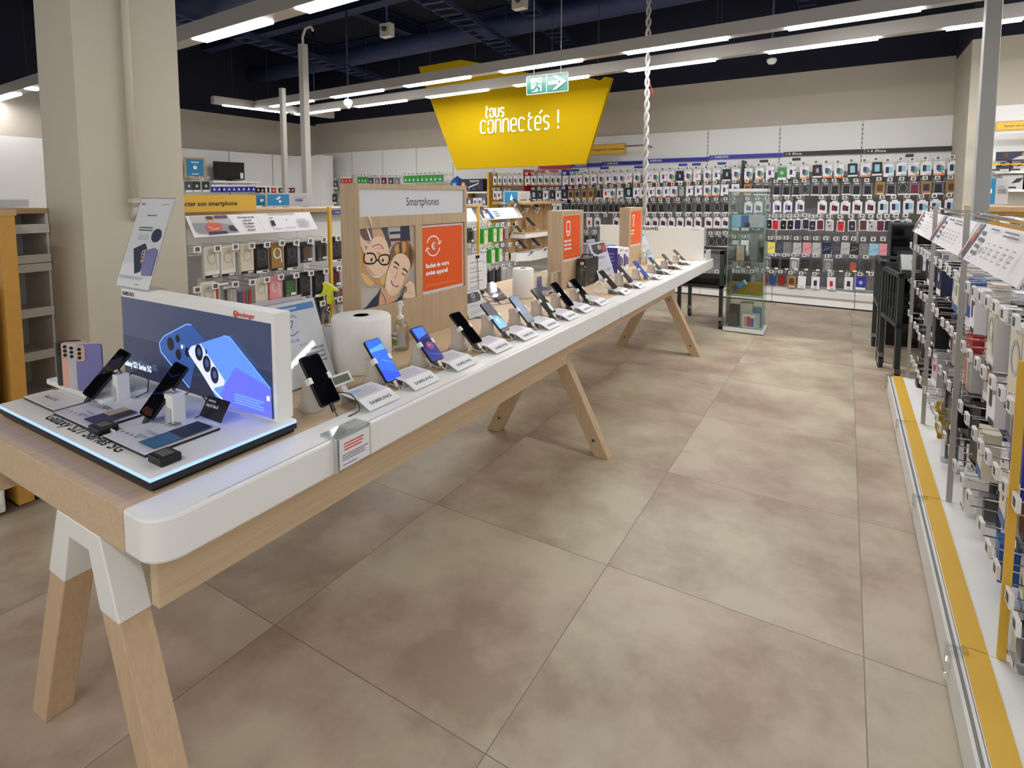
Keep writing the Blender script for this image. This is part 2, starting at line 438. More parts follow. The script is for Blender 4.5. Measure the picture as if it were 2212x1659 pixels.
# ---------------------------------------------------------------- ceiling lights: long profiles with LED fields
def light_track(p0, p1, z, fields, label, w=0.10, h=0.11, hang=True, led=None):
    """fields: pairs of positions (metres from p0) where a diffuser is lit."""
    p0 = Vector((p0[0], p0[1], z)); p1 = Vector((p1[0], p1[1], z)); L = (p1 - p0).length
    t = thing('ceiling_light_track', label, 'ceiling light', p0, math.atan2(p1.y - p0.y, p1.x - p0.x), 'hanging light tracks')
    mb = MB(); mb.box(0, L, -w / 2, w / 2, 0, h, ALU); mb.build('housing', t, loc=(0, 0, 0))
    for a, b in fields:
        mb = MB(); mb.box(a, b, -w / 2 + 0.006, w / 2 - 0.006, -0.012, -0.001, led or LEDM); mb.build('diffuser', t, loc=(0, 0, 0))
    if hang:
        for k in range(int(L / 2.2) + 1):
            mb = MB(); x = min(L - 0.1, 0.3 + k * 2.2); mb.cyl((x, 0, h), (x, 0, 4.5 - z), 0.002, 0.002, WIREM, 6); mb.build('suspension_wire', t, loc=(0, 0, 0))
    return t
def px_track(z, y0, slope, pairs, x0, x1, label, **kw):
    """A track along the shop's width; pairs of photo columns give where the lit fields begin and end."""
    p0 = (x0, y0 + slope * x0); p1 = (x1, y0 + slope * x1)
    c = math.hypot(1, slope); f = []
    for a, b in pairs:
        if isinstance(a, tuple): xa, xb = at(*a, z=z).x, at(*b, z=z).x
        else: xa, xb = a, b
        f.append(((xa - x0) * c, (xb - x0) * c))
    return light_track(p0, p1, z, f, label, **kw)
ZT = 2.75
px_track(ZT, 5.06, -0.06, [(-7.5, -6.55), ((720, 210), (828, 195)), ((885, 188), (1020, 168)), ((1093, 158), (1260, 132)), ((1357, 117), (1572, 83)), ((1704, 66), (1990, 17)), (0.95, 2.0), (2.5, 3.5)], -7.9, 3.8, 'pale light track before the yellow hanging sign, upper of the pair', led=LEDB)
px_track(ZT, 5.78, -0.062, [((640, 247), (732, 236)), ((775, 231), (878, 217)), ((933, 212), (1055, 194)), ((1120, 187), (1270, 165)), ((1357, 153), (1543, 127)), ((1657, 110), (1897, 81)), ((2043, 64), (2212, 37)), (1.6, 2.6)], -8.0, 3.8, 'pale light track nearest the back wall, lower of the pair before the yellow sign', led=LEDB)
px_track(ZT, 2.62, -0.05, [(-10.5, -9.45), (-8.9, -8.75), ((415, 82), (578, 45)), ((650, 20), (800, -14)), (-2.2, -1.1), (-0.6, 0.5), (1.0, 2.1)], -11.5, 3.8, 'wide light track at top left beside the square column', w=0.14, h=0.13)
light_track((-8.02, 4.9), (-7.75, 6.9), ZT, [(0.16, 1.15)], 'short light track turned lengthwise at the far left end of the long pair')
px_track(ZT, -0.7, -0.05, [(x, x + 1.1) for x in (-2.6, -1.0, 0.6)], -3.2, 3.8, 'unseen light track added just behind the viewpoint', w=0.14, h=0.13)  # out of view; added for overhead light, placed and shortened to balance it
px_track(ZT, -3.2, -0.05, [(x, x + 1.1) for x in (-2.6, -1.0, 0.6)], -3.2, 3.8, 'unseen light track added farther behind the viewpoint', w=0.14, h=0.13)  # second out-of-view track, added for more overhead light
for k, (y, xs) in enumerate(((4.6, (-19.4, -17.6, -15.6)), (6.4, (-20.2, -18.0, -15.9)))):
    light_track((-22, y), (-12, y), ZT, [(x + 22, x + 23.2) for x in xs], ('light track in the far hall, left of the column, nearer one', 'light track in the far hall, left of the column, farther one')[k])

# ---------------------------------------------------------------- the square column with its pipe
mb = MB(); mb.box(-3.43, -3.05, 1.214, 1.683, 0, 4.5, CREAMP); struct(mb.build('column'))
PIPEY = at(292, 430, x=-3.02).y
t = thing('riser_pipe', 'cream painted pipe running down the face of the square column', 'pipe', (-3.02, 1.43, 1.30))
mb = MB(); mb.tube([(-3.022, PIPEY, z) for z in (1.36, 2.2, 3.2, 4.48)], 0.0165, CREAMP, 12); mb.tube([(-3.022, PIPEY, 1.36), (-3.022, PIPEY, 1.335), (-3.052, PIPEY, 1.30)], 0.015, CREAMP, 10); mb.build('pipe_run', t)
for z in (1.38, 2.62):
    mb = MB(); mb.box(-3.05, -3.0, PIPEY - 0.02, PIPEY + 0.02, z, z + 0.02, CREAMP); mb.build('clip', t)

# ================================================================ BACK WALL SHELVING
X_R = at(2068, 300, wall=PANEL).x; STEP = (X_R - at(1530, 285, wall=PANEL).x) / 3
Z_TOP = at(2065, 248, wall=PANEL).z
NB = 13
for k in range(NB):
    x1 = X_R - k * STEP; x0 = x1 - STEP
    where = 'against the grey pegboard wall' if k else 'next to the right-hand pillar'
    ZS = at(1700, 372, wall=PANEL).z
    t = thing('wall_shelving_bay', 'white and grey hook-panel bay of the back wall, ' + (nth(k + 1) + ' from the right pillar'), 'wall shelving', wp((x0 + x1) / 2, 0, 0), 0, 'back wall shelving bays')
    mb = MB(); wallbox(mb, x0 + 0.003, x1 - 0.003, PANEL - 0.03, PANEL, ZS, Z_TOP, SHELFM); mb.build('top_panel', t)
    mb = MB(); wallbox(mb, x0 + 0.003, x1 - 0.003, PANEL - 0.03, PANEL, 0.2, ZS, PEG if k < 7 else SHELFM); mb.build('back_panel', t)
    mb = MB(); wallbox(mb, x0 + 0.003, x1 - 0.003, PANEL, -0.0, 0.17, 0.225, SHELFM); wallbox(mb, x0 + 0.003, x1 - 0.003, -0.012, 0.012, 0.13, 0.21, WHITEM); mb.build('base_deck', t)
    mb = MB(); wallbox(mb, x0 + 0.003, x1 - 0.003, PANEL, -0.02, 0.02, 0.165, SHELFM); wallbox(mb, x0 + 0.003, x1 - 0.003, PANEL, -0.03, 0, 0.02, DARK); mb.build('kick_plate', t)
    mb = MB(); wallbox(mb, x1 - 0.012, x1 + 0.012, PANEL - 0.005, PANEL + 0.006, 0.22, Z_TOP, WHITEM)
    a = Art(mb, wp(x1, PANEL + 0.0062, 0), (1, WALL_S, 0), (0, 0, 1))
    z = 1.5
    while z < Z_TOP - 0.06: a.rect(-0.004, z, 0.004, z + 0.03, DARK); z += 0.055
    mb.build('slotted_upright', t)

WU = Vector((1, WALL_S, 0)).normalized()
def wall_strip(pxa, pya, pxb, pyb, h, m, label, cat, text=None, tx=0.1, name='header_strip', off=PANEL + 0.05, tm=INKW, th=0.55, bold=0.02, depth=0.02, apple=False):
    A = at(pxa, pya, wall=off); B = at(pxb, pyb, wall=off); L = math.hypot(B.x - A.x, B.y - A.y); z = (A.z + B.z) / 2
    mb = MB(); M = Matrix.Translation((A.x, A.y, z)) @ Matrix.Rotation(ROT_W, 4, 'Z')
    mb.box(0, L, 0, depth, -h / 2, h / 2, m, M)
    if text:
        a = Art(mb, (A.x, A.y, z), WU, (0, 0, 1)); a.text(text, tx * L, -h * th / 2, h * th, tm, bold=bold)
    if apple:
        q = Art(mb, (A.x, A.y, z), WU, (0, 0, 1), start=3); q.ell(0.075, -0.002, 0.010, 0.012, INKW, 14); q.ell(0.085, 0.0, 0.004, 0.004, m, 10); q.ell(0.077, 0.014, 0.002, 0.004, INKW, 8, -0.6)
    return tag(mb.build(name), label, cat)
hs = 0.052
wall_strip(1692, 333, 1866, 326.5, hs, DARK, 'black header strip with phone lettering, left of the two at the right', 'header', '>     iPhone', 0.03, apple=True)
wall_strip(1868, 326.5, 2066, 320, hs, DARK, 'black header strip with phone lettering, beside the right pillar', 'header', '>     iPhone', 0.03, apple=True)
wall_strip(1532, 341, 1690, 333, hs, BLUE, 'blue header strip under white panel, touching the black strips', 'header', '>  SAMSUNG', 0.03)
wall_strip(1393, 349.5, 1531, 341, hs, BLUE, 'blue header strip behind the twisted white cable', 'header', '>  SAMSUNG', 0.03)
wall_strip(1300, 355, 1392, 349.5, hs, BLUE, 'blue header strip below the small yellow sign', 'header', '>  SAMSUNG', 0.06)
wall_strip(1234, 358.5, 1299, 355, hs, BLUE, 'short blue header strip at the foot of the yellow hanging sign', 'header', '> SAMSUNG', 0.1)
wall_strip(1165, 364, 1233, 358.5, hs, RED, 'red header strip just under the yellow hanging sign', 'header')
for i, (x, y, m) in enumerate(((1241, 368, BLUE), (1305, 363, BLUE), (1379, 361, BLUE), (1475, 356, BLUE), (1504, 355, BLUE), (1559, 353, BLUE), (1650, 348, DARK), (1720, 344, DARK), (1965, 336, DARK), (1142, 371.5, RED), (1168, 371, RED), (1196, 370.5, RED))):
    c = {BLUE: 'blue', DARK: 'black', RED: 'red'}[m]
    place = {0: 'first', 1: 'second', 2: 'third', 3: 'fourth', 4: 'fifth', 5: 'sixth', 6: 'first', 7: 'second', 8: 'third', 9: 'first', 10: 'second', 11: 'third'}[i]
    wall_strip(x - 9, y, x + 9, y, 0.034, m, f'small {c} shelf label over the top hooks, {place} {c} one from left', 'shelf label', None, name='shelf_label', off=0.02)
# coloured dividers standing out between the brand sections
for x, y0, y1, m, lab, d in ((1131, 366, 418, RED, 'thin red divider blade between packages under yellow sign', 0.02), (1214, 366, 500, BLUE, 'thin blue divider blade left of the blue-headed packages', 0.02), (1604, 346, 470, DARK, 'thin black divider blade before the black-headed packages', 0.02)):
    A = at(x, y0, wall=d); B = at(x, y1, wall=d)
    mb = MB(); wallbox(mb, A.x - 0.01, A.x + 0.01, PANEL, d, B.z, A.z, m); tag(mb.build('section_divider'), lab, 'divider')
# the small yellow direction sign on its rail
t = thing('aisle_sign', 'small yellow sign on a grey rail above blue headers', 'sign', at(1310, 323, wall=0.1))
A = at(1273, 325, wall=0.1); B = at(1349, 320, wall=0.1); L = B.x - A.x; M = Matrix.Translation((A.x, A.y, A.z)) @ Matrix.Rotation(ROT_W, 4, 'Z')
mb = MB(); mb.box(-0.01, L + 0.01, 0.002, 0.05, -0.075, 0.085, SHOPWOOD, M); mb.box(0, L, -0.004, 0.002, -0.062, 0.072, YELLOW, M)
Art(mb, M @ Vector((0, -0.0042, 0)), WU, (0, 0, 1)).text('Protéger son smartphone', 0.03, -0.012, 0.036, INK, bold=0.015)
mb.build('panel', t)
mb = MB(); C = at(1392, 315, wall=0.1); mb.tube([(B.x, B.y + 0.03, C.z + 0.01), (C.x, C.y, C.z + 0.01), (C.x, C.y + 0.36, C.z + 0.01)], 0.012, GREY); mb.build('rail', t)

# ---------------------------------------------------------------- packages and hooks: one mesh per kind, copied
PK = {}
def pack(kind):
    if kind in PK: return PK[kind]
    mb = MB(); w, h, d = 0.100, 0.160, 0.022
    def art(y): return Art(mb, (0, y, 0), (1, 0, 0), (0, 0, 1), eps=0.0005)
    def body(m, w=w, h=h, d=d, tab=None):
        mb.box(-w / 2, w / 2, -d / 2, d / 2, -h, -0.018 if tab else 0, m)
        if tab: mb.prism([(-w * .3, -0.018), (w * .3, -0.018), (w * .25, 0), (-w * .25, 0)], -0.002, 0.002, 'xz', tab)
        return art(-d / 2)
    def phone(a, cx, cz, pw, ph, m, edge=None):
        if edge: a.poly(rrect(pw + 0.006, ph + 0.006, pw * .2, 4, cx, cz), edge)
        a.poly(rrect(pw, ph, pw * .16, 4, cx, cz), m)
    k, arg = (kind.split(':') + [''])[:2]
    MM = {'black': BLACK, 'red': RED, 'navy': NAVY, 'maroon': MAROON, 'brown': BROWN, 'grey': GREY, 'slate': GREYB, 'pale': LGREY, 'pink': PINK, 'lemon': LEMON, 'sky': LBLUE, 'dark': DARK, 'blue': MIDB, 'clear': BLIST, 'white': WHITE, 'green': GREEN, 'orange': ORANGE, 'kraft': KRAFT, 'bright': BGREEN, 'cream': CREAM, 'violet': VIOLET, 'yellow': SUN, 'royal': BLUE}
    if k == 'ring':                                  # white box, green circle, orange foot
        a = body(PAPER); a.ell(0.012, -0.085, 0.034, 0.042, TEAL); phone(a, -0.006, -0.072, 0.036, 0.062, MM.get(arg, PURPLE)); a.rect(-w / 2, -h, w / 2, -h + 0.018, ORANGEL); a.ell(0.034, -h + 0.02, 0.012, 0.012, ORANGE, 12)
        a.lines(-0.044, 0.01, -0.02, 2, 0.008, 0.003, INKL)
    elif k == 'photo':                               # white box, small picture, black dot
        a = body(PAPER); phone(a, -0.004, -0.075, 0.032, 0.062, MM.get(arg, PURPLE)); a.ell(0.038, -0.05, 0.009, 0.009, DARK, 10); a.rect(-0.01, -h + 0.002, w / 2 - 0.002, -h + 0.02, DARK); a.lines(-0.044, 0.0, -0.02, 2, 0.008, 0.003, INKL)
    elif k == 'night':                               # black box with a lit phone
        a = body(BLACK); a.poly(rrect(0.05, 0.085, 0.008, 3, 0, -0.07), MM.get(arg, MIDB)); a.poly(rrect(0.024, 0.05, 0.004, 3, 0.004, -0.07), LBLUE); a.rect(-w / 2, -h, w / 2, -h + 0.02, PAPER)
    elif k == 'case':                                # clear pack with a dark folio
        mb.box(-w / 2, w / 2, -d / 2, d / 2, -h, 0, BLIST); mb.prism(rrect(0.086, 0.118, 0.012, 4, 0, -0.075), -d / 2 - 0.004, d / 2, 'xz', MM.get(arg, BLACK)); a = art(-d / 2 - 0.004)
        a.ring(0, -0.075, 0.036, 0.05, 0.003, LGREY, n=4 * 6, a0=0, a1=360) if arg == 'dark' else a.line([(-0.038, -0.125), (-0.038, -0.03), (0.038, -0.03), (0.038, -0.125)], 0.004, LGREY)
        a.rect(-w / 2, -h + 0.004, w / 2, -h + 0.02, PAPER); a.rect(-0.02, -0.012, 0.02, -0.002, PAPER)
    elif k == 'gold':                                # kraft box with a window
        a = body(KRAFT); phone(a, 0, -0.075, 0.058, 0.08, MM.get(arg, BROWN)); a.rect(-0.03, -h + 0.008, 0.04, -h + 0.022, CREAM)
    elif k == 'pair':                                # white card, two phones
        a = body(PAPER, tab=PAPER); phone(a, -0.012, -0.085, 0.034, 0.066, MM.get(arg, PURPLE)); phone(a, 0.018, -0.092, 0.028, 0.06, NAVY); a.rect(-0.02, -h + 0.004, w / 2 - 0.004, -h + 0.018, GREYB if arg != 'maroon' else CREAM); a.lines(-0.04, 0.0, -0.034, 2, 0.009, 0.003, INKL)
    elif k == 'duo':                                 # white box, blue picture
        a = body(PAPER, tab=PAPER); a.rect(-0.014, -0.115, 0.04, -0.045, LBLUE); phone(a, -0.014, -0.08, 0.032, 0.072, NAVY); a.rect(0.0, -h + 0.004, w / 2 - 0.004, -h + 0.018, LGREY)
    elif k == 'frame':                               # narrow white frame round a coloured case
        w2 = 0.084; mb.box(-w2 / 2, w2 / 2, -0.008, 0.008, -0.15, -0.014, PAPER); mb.prism([(-0.02, -0.014), (0.02, -0.014), (0.015, 0.0), (-0.015, 0.0)], -0.002, 0.002, 'xz', PAPER)
        mb.prism(rrect(0.066, 0.118, 0.012, 4, 0, -0.082), -0.013, 0.0, 'xz', MM.get(arg, BLACK)); a = art(-0.013); a.poly(rrect(0.02, 0.022, 0.005, 3, -0.018, -0.042), DARK); a.ell(0.002, -0.09, 0.010, 0.010, LGREY if arg in ('black', 'dark') else DARK, 12)
    elif k == 'sleeve':                              # soft pouch, swoosh print
        a = body(MM.get(arg, GREY), w=0.094, d=0.016, tab=BLIST); a.line([(-0.034, -0.12), (-0.01, -0.095), (0.012, -0.1), (0.036, -0.07)], 0.006, INKG if arg not in ('dark', 'navy') else INKL); a.lines(-0.02, 0.02, -0.07, 1, 0.01, 0.004, INKL)
    elif k == 'hard':                                # blister with a rugged case on a card
        mb.box(-w / 2, w / 2, -0.002, 0.002, -h, 0, MM.get(arg, GREY) if arg in ('pale', 'white') else GREYB); mb.box(-0.045, 0.045, -0.024, -0.002, -h + 0.01, -0.02, BLIST); mb.prism(rrect(0.062, 0.095, 0.014, 4, 0, -0.085), -0.018, -0.003, 'xz', MM.get(arg, BLACK)); a = art(-0.0245); a.rect(0.0, -h + 0.014, 0.042, -h + 0.034, PAPER); a.rect(-0.04, -h + 0.014, -0.012, -h + 0.026, SUN if arg == 'black' else GREY)
    elif k == 'slim':                                # slim coloured case in clear box
        mb.box(-0.042, 0.042, -0.012, 0.012, -0.15, 0, BLIST); mb.prism(rrect(0.068, 0.125, 0.012, 4, 0, -0.08), -0.008, 0.004, 'xz', MM.get(arg, RED)); a = art(-0.0085); a.ell(-0.016, -0.035, 0.01, 0.01, DARK, 12)
    elif k == 'small':                               # white box with one small phone
        a = body(PAPER, w=0.09); phone(a, 0, -0.085, 0.036, 0.07, MM.get(arg, DARK)); a.rect(-0.01, -h + 0.01, 0.02, -h + 0.022, INKL)
    elif k == 'cable':                               # tall window box with a coiled cable
        h = 0.2; body(MM.get(arg, CREAM), w=0.095, h=0.2, d=0.03); a = art(-0.015); fg = {'white': LGREY, 'cream': LGREY, 'black': GREYB, 'pink': CREAM, 'kraft': WHITE}.get(arg, LGREY)
        a.rect(-0.04, -0.155, 0.04, -0.012, {'black': DARK, 'kraft': KRAFT, 'pink': PINK}.get(arg, CREAM)); a.ring(0.0, -0.075, 0.028, 0.036, 0.010, fg); a.line([(0.026, -0.08), (0.034, -0.145)], 0.008, fg); a.rect(-0.0475, -0.2, 0.0475, -0.182, INK if arg != 'black' else PAPER); a.rect(0.0, -0.196, 0.04, -0.186, PAPER if arg != 'black' else INK)
    elif k == 'flag':                                # green side, white front, hanging tools
        h = 0.17; mb.box(-0.045, 0.045, -0.03, 0.03, -h, 0, BGREEN); a = art(-0.03); a.rect(-0.02, -h, 0.045, -0.02, CREAM); a.line([(0.0, -0.06), (0.03, -0.1)], 0.004, DARK); a.line([(0.004, -0.09), (0.028, -0.06)], 0.004, DARK); a.text('V' if arg == 'x' else 'R', 0.004, -0.04, 0.014, GREEN)
    elif k == 'memory':
        mb.box(-0.05, 0.05, -0.012, 0.012, -0.17, 0, BLIST); mb.box(-0.032, 0.032, -0.014, -0.012, -0.16, -0.06, CREAM); a = art(-0.0142); a.text('32', 0, -0.105, 0.026, INK, 'C', 0.02); a.text('GB', 0, -0.14, 0.018, INK, 'C', 0.02)
    elif k == 'card':                                # plain hanging box with one colour block
        a = body(MM.get(arg, GREY)); a.rect(-w / 2, -h, w / 2, -h + 0.03, PAPER if arg not in ('white', 'cream') else MIDB); a.ell(0, -0.07, 0.02, 0.024, LGREY if arg not in ('pale', 'white') else RED, 14)
    elif k == 'bag':
        mb.box(-w / 2, w / 2, -0.014, 0.014, -h, -0.02, BLIST)
        for q in range(4): mb.box(-0.04 + q * 0.021, -0.024 + q * 0.021, -0.01, 0.01, -h + 0.01, -0.03, [MM.get(arg, WHITE), WHITE, LGREY, WHITE][q] if arg else WHITE)
        a = art(-0.0142); a.rect(-w / 2, -0.02, w / 2, -0.004, PAPER)
    elif k == 'mixed':
        mb.box(-w / 2, w / 2, -0.014, 0.014, -h, -0.02, BLIST)
        for q, m in enumerate((MIDB, ORANGE, VIOLET, RED)): mb.box(-0.042 + q * 0.022, -0.024 + q * 0.022, -0.012, 0.012, -h + 0.008, -0.034, m)
    elif k == 'ink':                                 # printer cartridge style box
        a = body(MM.get(arg, BLUE), w=0.09, h=0.12); a.rect(-0.045, -0.03, 0.045, 0, PAPER if arg != 'green' else GREEN); a.poly([(-0.02, -0.09), (0.02, -0.09), (0, -0.045)], PAPER)
    o = mb.build('packaged_item', loc=(0, 0, 0)); me = o.data; bpy.data.objects.remove(o)
    PK[kind] = me
    return me
LOOK = {'ring': 'white case box with green circle', 'photo': 'white box with small phone picture', 'night': 'black box with lit phone picture', 'case': 'dark folio case in clear pack', 'gold': 'kraft case box with window', 'pair': 'white card showing two phones', 'duo': 'white box with blue phone picture',
        'frame': 'case in narrow white frame', 'sleeve': 'soft sleeve pouch', 'hard': 'rugged case in blister', 'slim': 'slim case in clear box', 'small': 'white box with single phone', 'cable': 'boxed charging cable', 'flag': 'green and white tool pack', 'memory': 'clear memory card pack', 'card': 'hanging box', 'bag': 'clear bag of cables', 'mixed': 'clear pack of bright cables', 'ink': 'small hanging box'}
NAMEK = {'cable': 'boxed_cable', 'flag': 'tool_pack', 'memory': 'memory_card_pack', 'card': 'hanging_box', 'bag': 'cable_bag', 'mixed': 'cable_bag', 'ink': 'hanging_box', 'sleeve': 'phone_sleeve'}
def hang_pack(kind, loc, rz, label, group, scale=(1, 1, 1), tilt=0.0):
    k = kind.split(':')[0]
    o = bpy.data.objects.new(NAMEK.get(k, 'phone_case_pack'), pack(kind)); col.objects.link(o)
    o.location = loc; o.rotation_euler = (0, tilt, rz); o.scale = scale
    return tag(o, label, 'packaging', group)
HK = {}
def hook_mesh(L):
    if L in HK: return HK[L]
    mb = MB(); mb.tube([(0, 0, 0), (0, -L, 0), (0, -L - 0.004, 0.012)], 0.0028, CHROME, 6); mb.tube([(0, 0, 0.035), (0, -L + 0.01, 0.035)], 0.002, CHROME, 6)
    mb.box(-0.024, 0.024, -L - 0.010, -L, 0.012, 0.052, WHITE); Art(mb, (0, -L - 0.010, 0.032), (1, 0, 0), (0, 0, 1), 0.0006).rect(-0.013, -0.012, 0.013, 0.012, DARK).lines(-0.009, 0.009, 0.003, 2, 0.008, 0.003, INKL)
    mb.box(-0.03, 0.03, -0.004, 0.0, -0.02, 0.045, WHITEM)
    o = mb.build('price_hook', loc=(0, 0, 0)); HK[L] = o.data; bpy.data.objects.remove(o)
    return HK[L]
def hang_hook(L, loc, rz, label, group):
    o = bpy.data.objects.new('price_hook', hook_mesh(L)); col.objects.link(o); o.location = loc; o.rotation_euler = (0, 0, rz)
    return tag(o, label, 'price hook', group)

def z1(a, b): return (1060 + a / 3.687, 240 + b / 3.687)
def z2(a, b): return (1580 + a / 3.77, 240 + b / 3.77)
ROWS = []
# top row
r = [z1(x, 555) + ('ring:dark',) for x in (35, 75, 115, 155, 200, 240)] + [z1(295, 555) + ('photo:dark',)] + [z1(x, 553) + ('ring:dark',) for x in (345, 398, 447, 495, 540)]
for i, x in enumerate((597, 652, 705, 763, 820, 880, 935, 992, 1045, 1100, 1165, 1255, 1312, 1378, 1437, 1505, 1573, 1645, 1725, 1800, 1880, 1955)):
    k = 'night:navy' if x in (1505, 1880) else ('photo:pink' if x in (597, 1100, 1645) else 'photo' if x in (705, 820, 935, 1255, 1378, 1800) else 'ring')
    r.append(z1(x, 553 - (x - 597) * 0.034) + (k,))
r += [z2(x, y) + (k,) for x, y, k in ((140, 515, 'ring'), (230, 510, 'ring'), (315, 505, 'photo'), (410, 510, 'card:green'), (490, 500, 'photo:dark'), (595, 500, 'ring'), (697, 490, 'night:maroon'), (780, 490, 'ring'), (875, 490, 'ring'), (985, 480, 'night:sky'), (1092, 480, 'ring'), (1185, 470, 'night:sky'), (1280, 480, 'duo'), (1385, 470, 'duo'), (1480, 475, 'ring'), (1585, 465, 'duo'), (1690, 465, 'ring'), (1805, 460, 'duo'))]
ROWS.append(('top', r, 0.158, 1.0))
r = [z1(x, 672) + (k,) for x, k in ((35, 'ring:dark'), (70, 'photo:dark'), (345, 'night:sky'), (395, 'night:navy'), (440, 'photo:dark'), (493, 'night:dark'), (540, 'photo:dark'))]
for x, k in ((590, 'night:dark'), (640, 'gold:navy'), (692, 'gold:navy'), (747, 'gold:navy'), (800, 'gold'), (862, 'case'), (920, 'photo:red'), (970, 'ring'), (1030, 'photo'), (1100, 'night:sky'), (1160, 'photo'), (1215, 'photo'), (1280, 'photo'), (1340, 'ring'), (1400, 'photo'), (1460, 'ring'), (1520, 'slim:pale'), (1585, 'photo'), (1655, 'photo'), (1725, 'ring'), (1795, 'ring'), (1865, 'photo'), (1950, 'ring')):
    r.append(z1(x, 668 - (x - 590) * 0.03) + (k,))
r += [z2(x, y) + (k,) for x, y, k in ((133, 640, 'gold'), (215, 640, 'case:dark'), (285, 640, 'case'), (370, 645, 'case'), (450, 645, 'case'), (530, 645, 'case'), (600, 640, 'case:dark'), (685, 640, 'case'), (765, 640, 'case'), (845, 640, 'case'), (935, 635, 'case'), (1020, 640, 'case'), (1110, 640, 'case'), (1210, 630, 'gold'), (1300, 635, 'case'), (1395, 630, 'case:dark'), (1490, 630, 'case:maroon'), (1585, 625, 'gold:navy'), (1685, 625, 'case'), (1790, 622, 'gold'))]
ROWS.append(('second', r, 0.155, 0.97))
r = [z1(x, 772) + (k,) for x, k in ((395, 'case'), (445, 'case'), (495, 'photo:dark'), (545, 'duo'))]
r += [z1(x, 772 - (x - 605) * 0.003) + ('case' if i % 5 else 'case:dark',) for i, x in enumerate((605, 660, 710, 757, 803, 852, 905, 958, 1005, 1055, 1110, 1170, 1250, 1300, 1360, 1420, 1500, 1580, 1660, 1730, 1805, 1880, 1940))]
r += [z2(x, y) + (k,) for x, y, k in ((140, 785, 'pair'), (220, 785, 'pair'), (300, 782, 'slim:pale'), (370, 780, 'pair:violet'), (460, 780, 'pair:violet'), (558, 775, 'pair:violet'), (740, 780, 'pair:maroon'), (840, 785, 'pair:maroon'), (930, 785, 'pair:maroon'), (1025, 780, 'pair:maroon'), (1130, 780, 'pair:maroon'), (1235, 780, 'duo'), (1330, 780, 'duo'), (1440, 775, 'duo'), (1555, 780, 'duo'), (1660, 775, 'duo'), (1780, 770, 'duo'))]
ROWS.append(('third', r, 0.165, 1.0))
r = [z1(x, 885) + (k,) for x, k in ((355, 'pair:royal'), (400, 'small:red'), (445, 'case:dark'), (785, 'small:red'), (850, 'pair:violet'), (925, 'slim:clear'), (1000, 'pair:maroon'))]
r += [z1(x, 888) + ('pair:maroon',) for x in (1250, 1310, 1375, 1440, 1510, 1580, 1650, 1735, 1805, 1870)]
r += [z2(x, y) + (k,) for x, y, k in ((35, 925, 'small:navy'), (110, 925, 'small:yellow'), (200, 925, 'frame:dark'), (305, 920, 'frame:black'), (360, 925, 'frame:red'), (425, 925, 'frame:black'), (482, 925, 'frame:black'), (540, 922, 'frame:navy'), (605, 920, 'frame:navy'), (660, 930, 'frame:dark'), (722, 925, 'frame:maroon'), (800, 930, 'frame:pale'), (892, 935, 'frame:red'), (980, 932, 'frame:dark'), (1072, 928, 'frame:brown'), (1142, 932, 'frame:pale'), (1212, 932, 'frame:maroon'), (1275, 932, 'frame:navy'), (1350, 930, 'frame:dark'), (1428, 928, 'frame:pale'))]
ROWS.append(('fourth', r, 0.155, 1.0))
r = [z1(x, y) + (k,) for x, y, k in ((765, 1020, 'case'), (825, 1020, 'case'), (1760, 1040, 'case:dark'), (1825, 1040, 'case:dark'), (1880, 1040, 'case:dark'))]
r += [z2(x, y) + (k,) for x, y, k in ((30, 1090, 'sleeve:pale'), (110, 1090, 'sleeve:white'), (205, 1095, 'sleeve:slate'), (325, 1105, 'sleeve:lemon'), (390, 1105, 'sleeve:slate'), (455, 1105, 'sleeve:grey'), (535, 1110, 'sleeve:pale'), (615, 1110, 'sleeve:pink'), (692, 1112, 'sleeve:pale'), (775, 1112, 'sleeve:navy'), (857, 1117, 'sleeve:slate'), (930, 1112, 'sleeve:pale'), (1002, 1117, 'sleeve:dark'), (1080, 1122, 'sleeve:grey'), (1162, 1122, 'sleeve:sky'), (1242, 1122, 'sleeve:pink'))]
ROWS.append(('fifth', r, 0.162, 1.0))
r = [z2(x, y) + (k,) for x, y, k in ((-60, 1230, 'hard:black'), (40, 1232, 'hard:pale'), (130, 1232, 'hard:dark'), (285, 1238, 'hard:pale'), (355, 1242, 'hard:black'), (437, 1247, 'hard:black'), (515, 1247, 'hard:white'), (600, 1250, 'hard:dark'), (690, 1255, 'hard:black'), (787, 1258, 'hard:pale'), (878, 1262, 'hard:black'), (990, 1262, 'hard:orange'), (1100, 1268, 'hard:black'))]
ROWS.append(('sixth', r, 0.17, 1.0))
r = [z2(x, y) + (k,) for x, y, k in ((-110, 1372, 'slim:pale'), (-30, 1375, 'small:dark'), (60, 1375, 'slim:pale'), (175, 1372, 'slim:pale'), (270, 1372, 'slim:red'), (335, 1375, 'slim:blue'), (408, 1378, 'slim:red'), (490, 1388, 'gold'), (575, 1392, 'small:white'), (685, 1397, 'small:dark'), (812, 1402, 'small:red'), (955, 1403, 'small:dark'), (1055, 1403, 'card:royal'), (1145, 1403, 'slim:grey'))]
ROWS.append(('lowest', r, 0.155, 1.0))
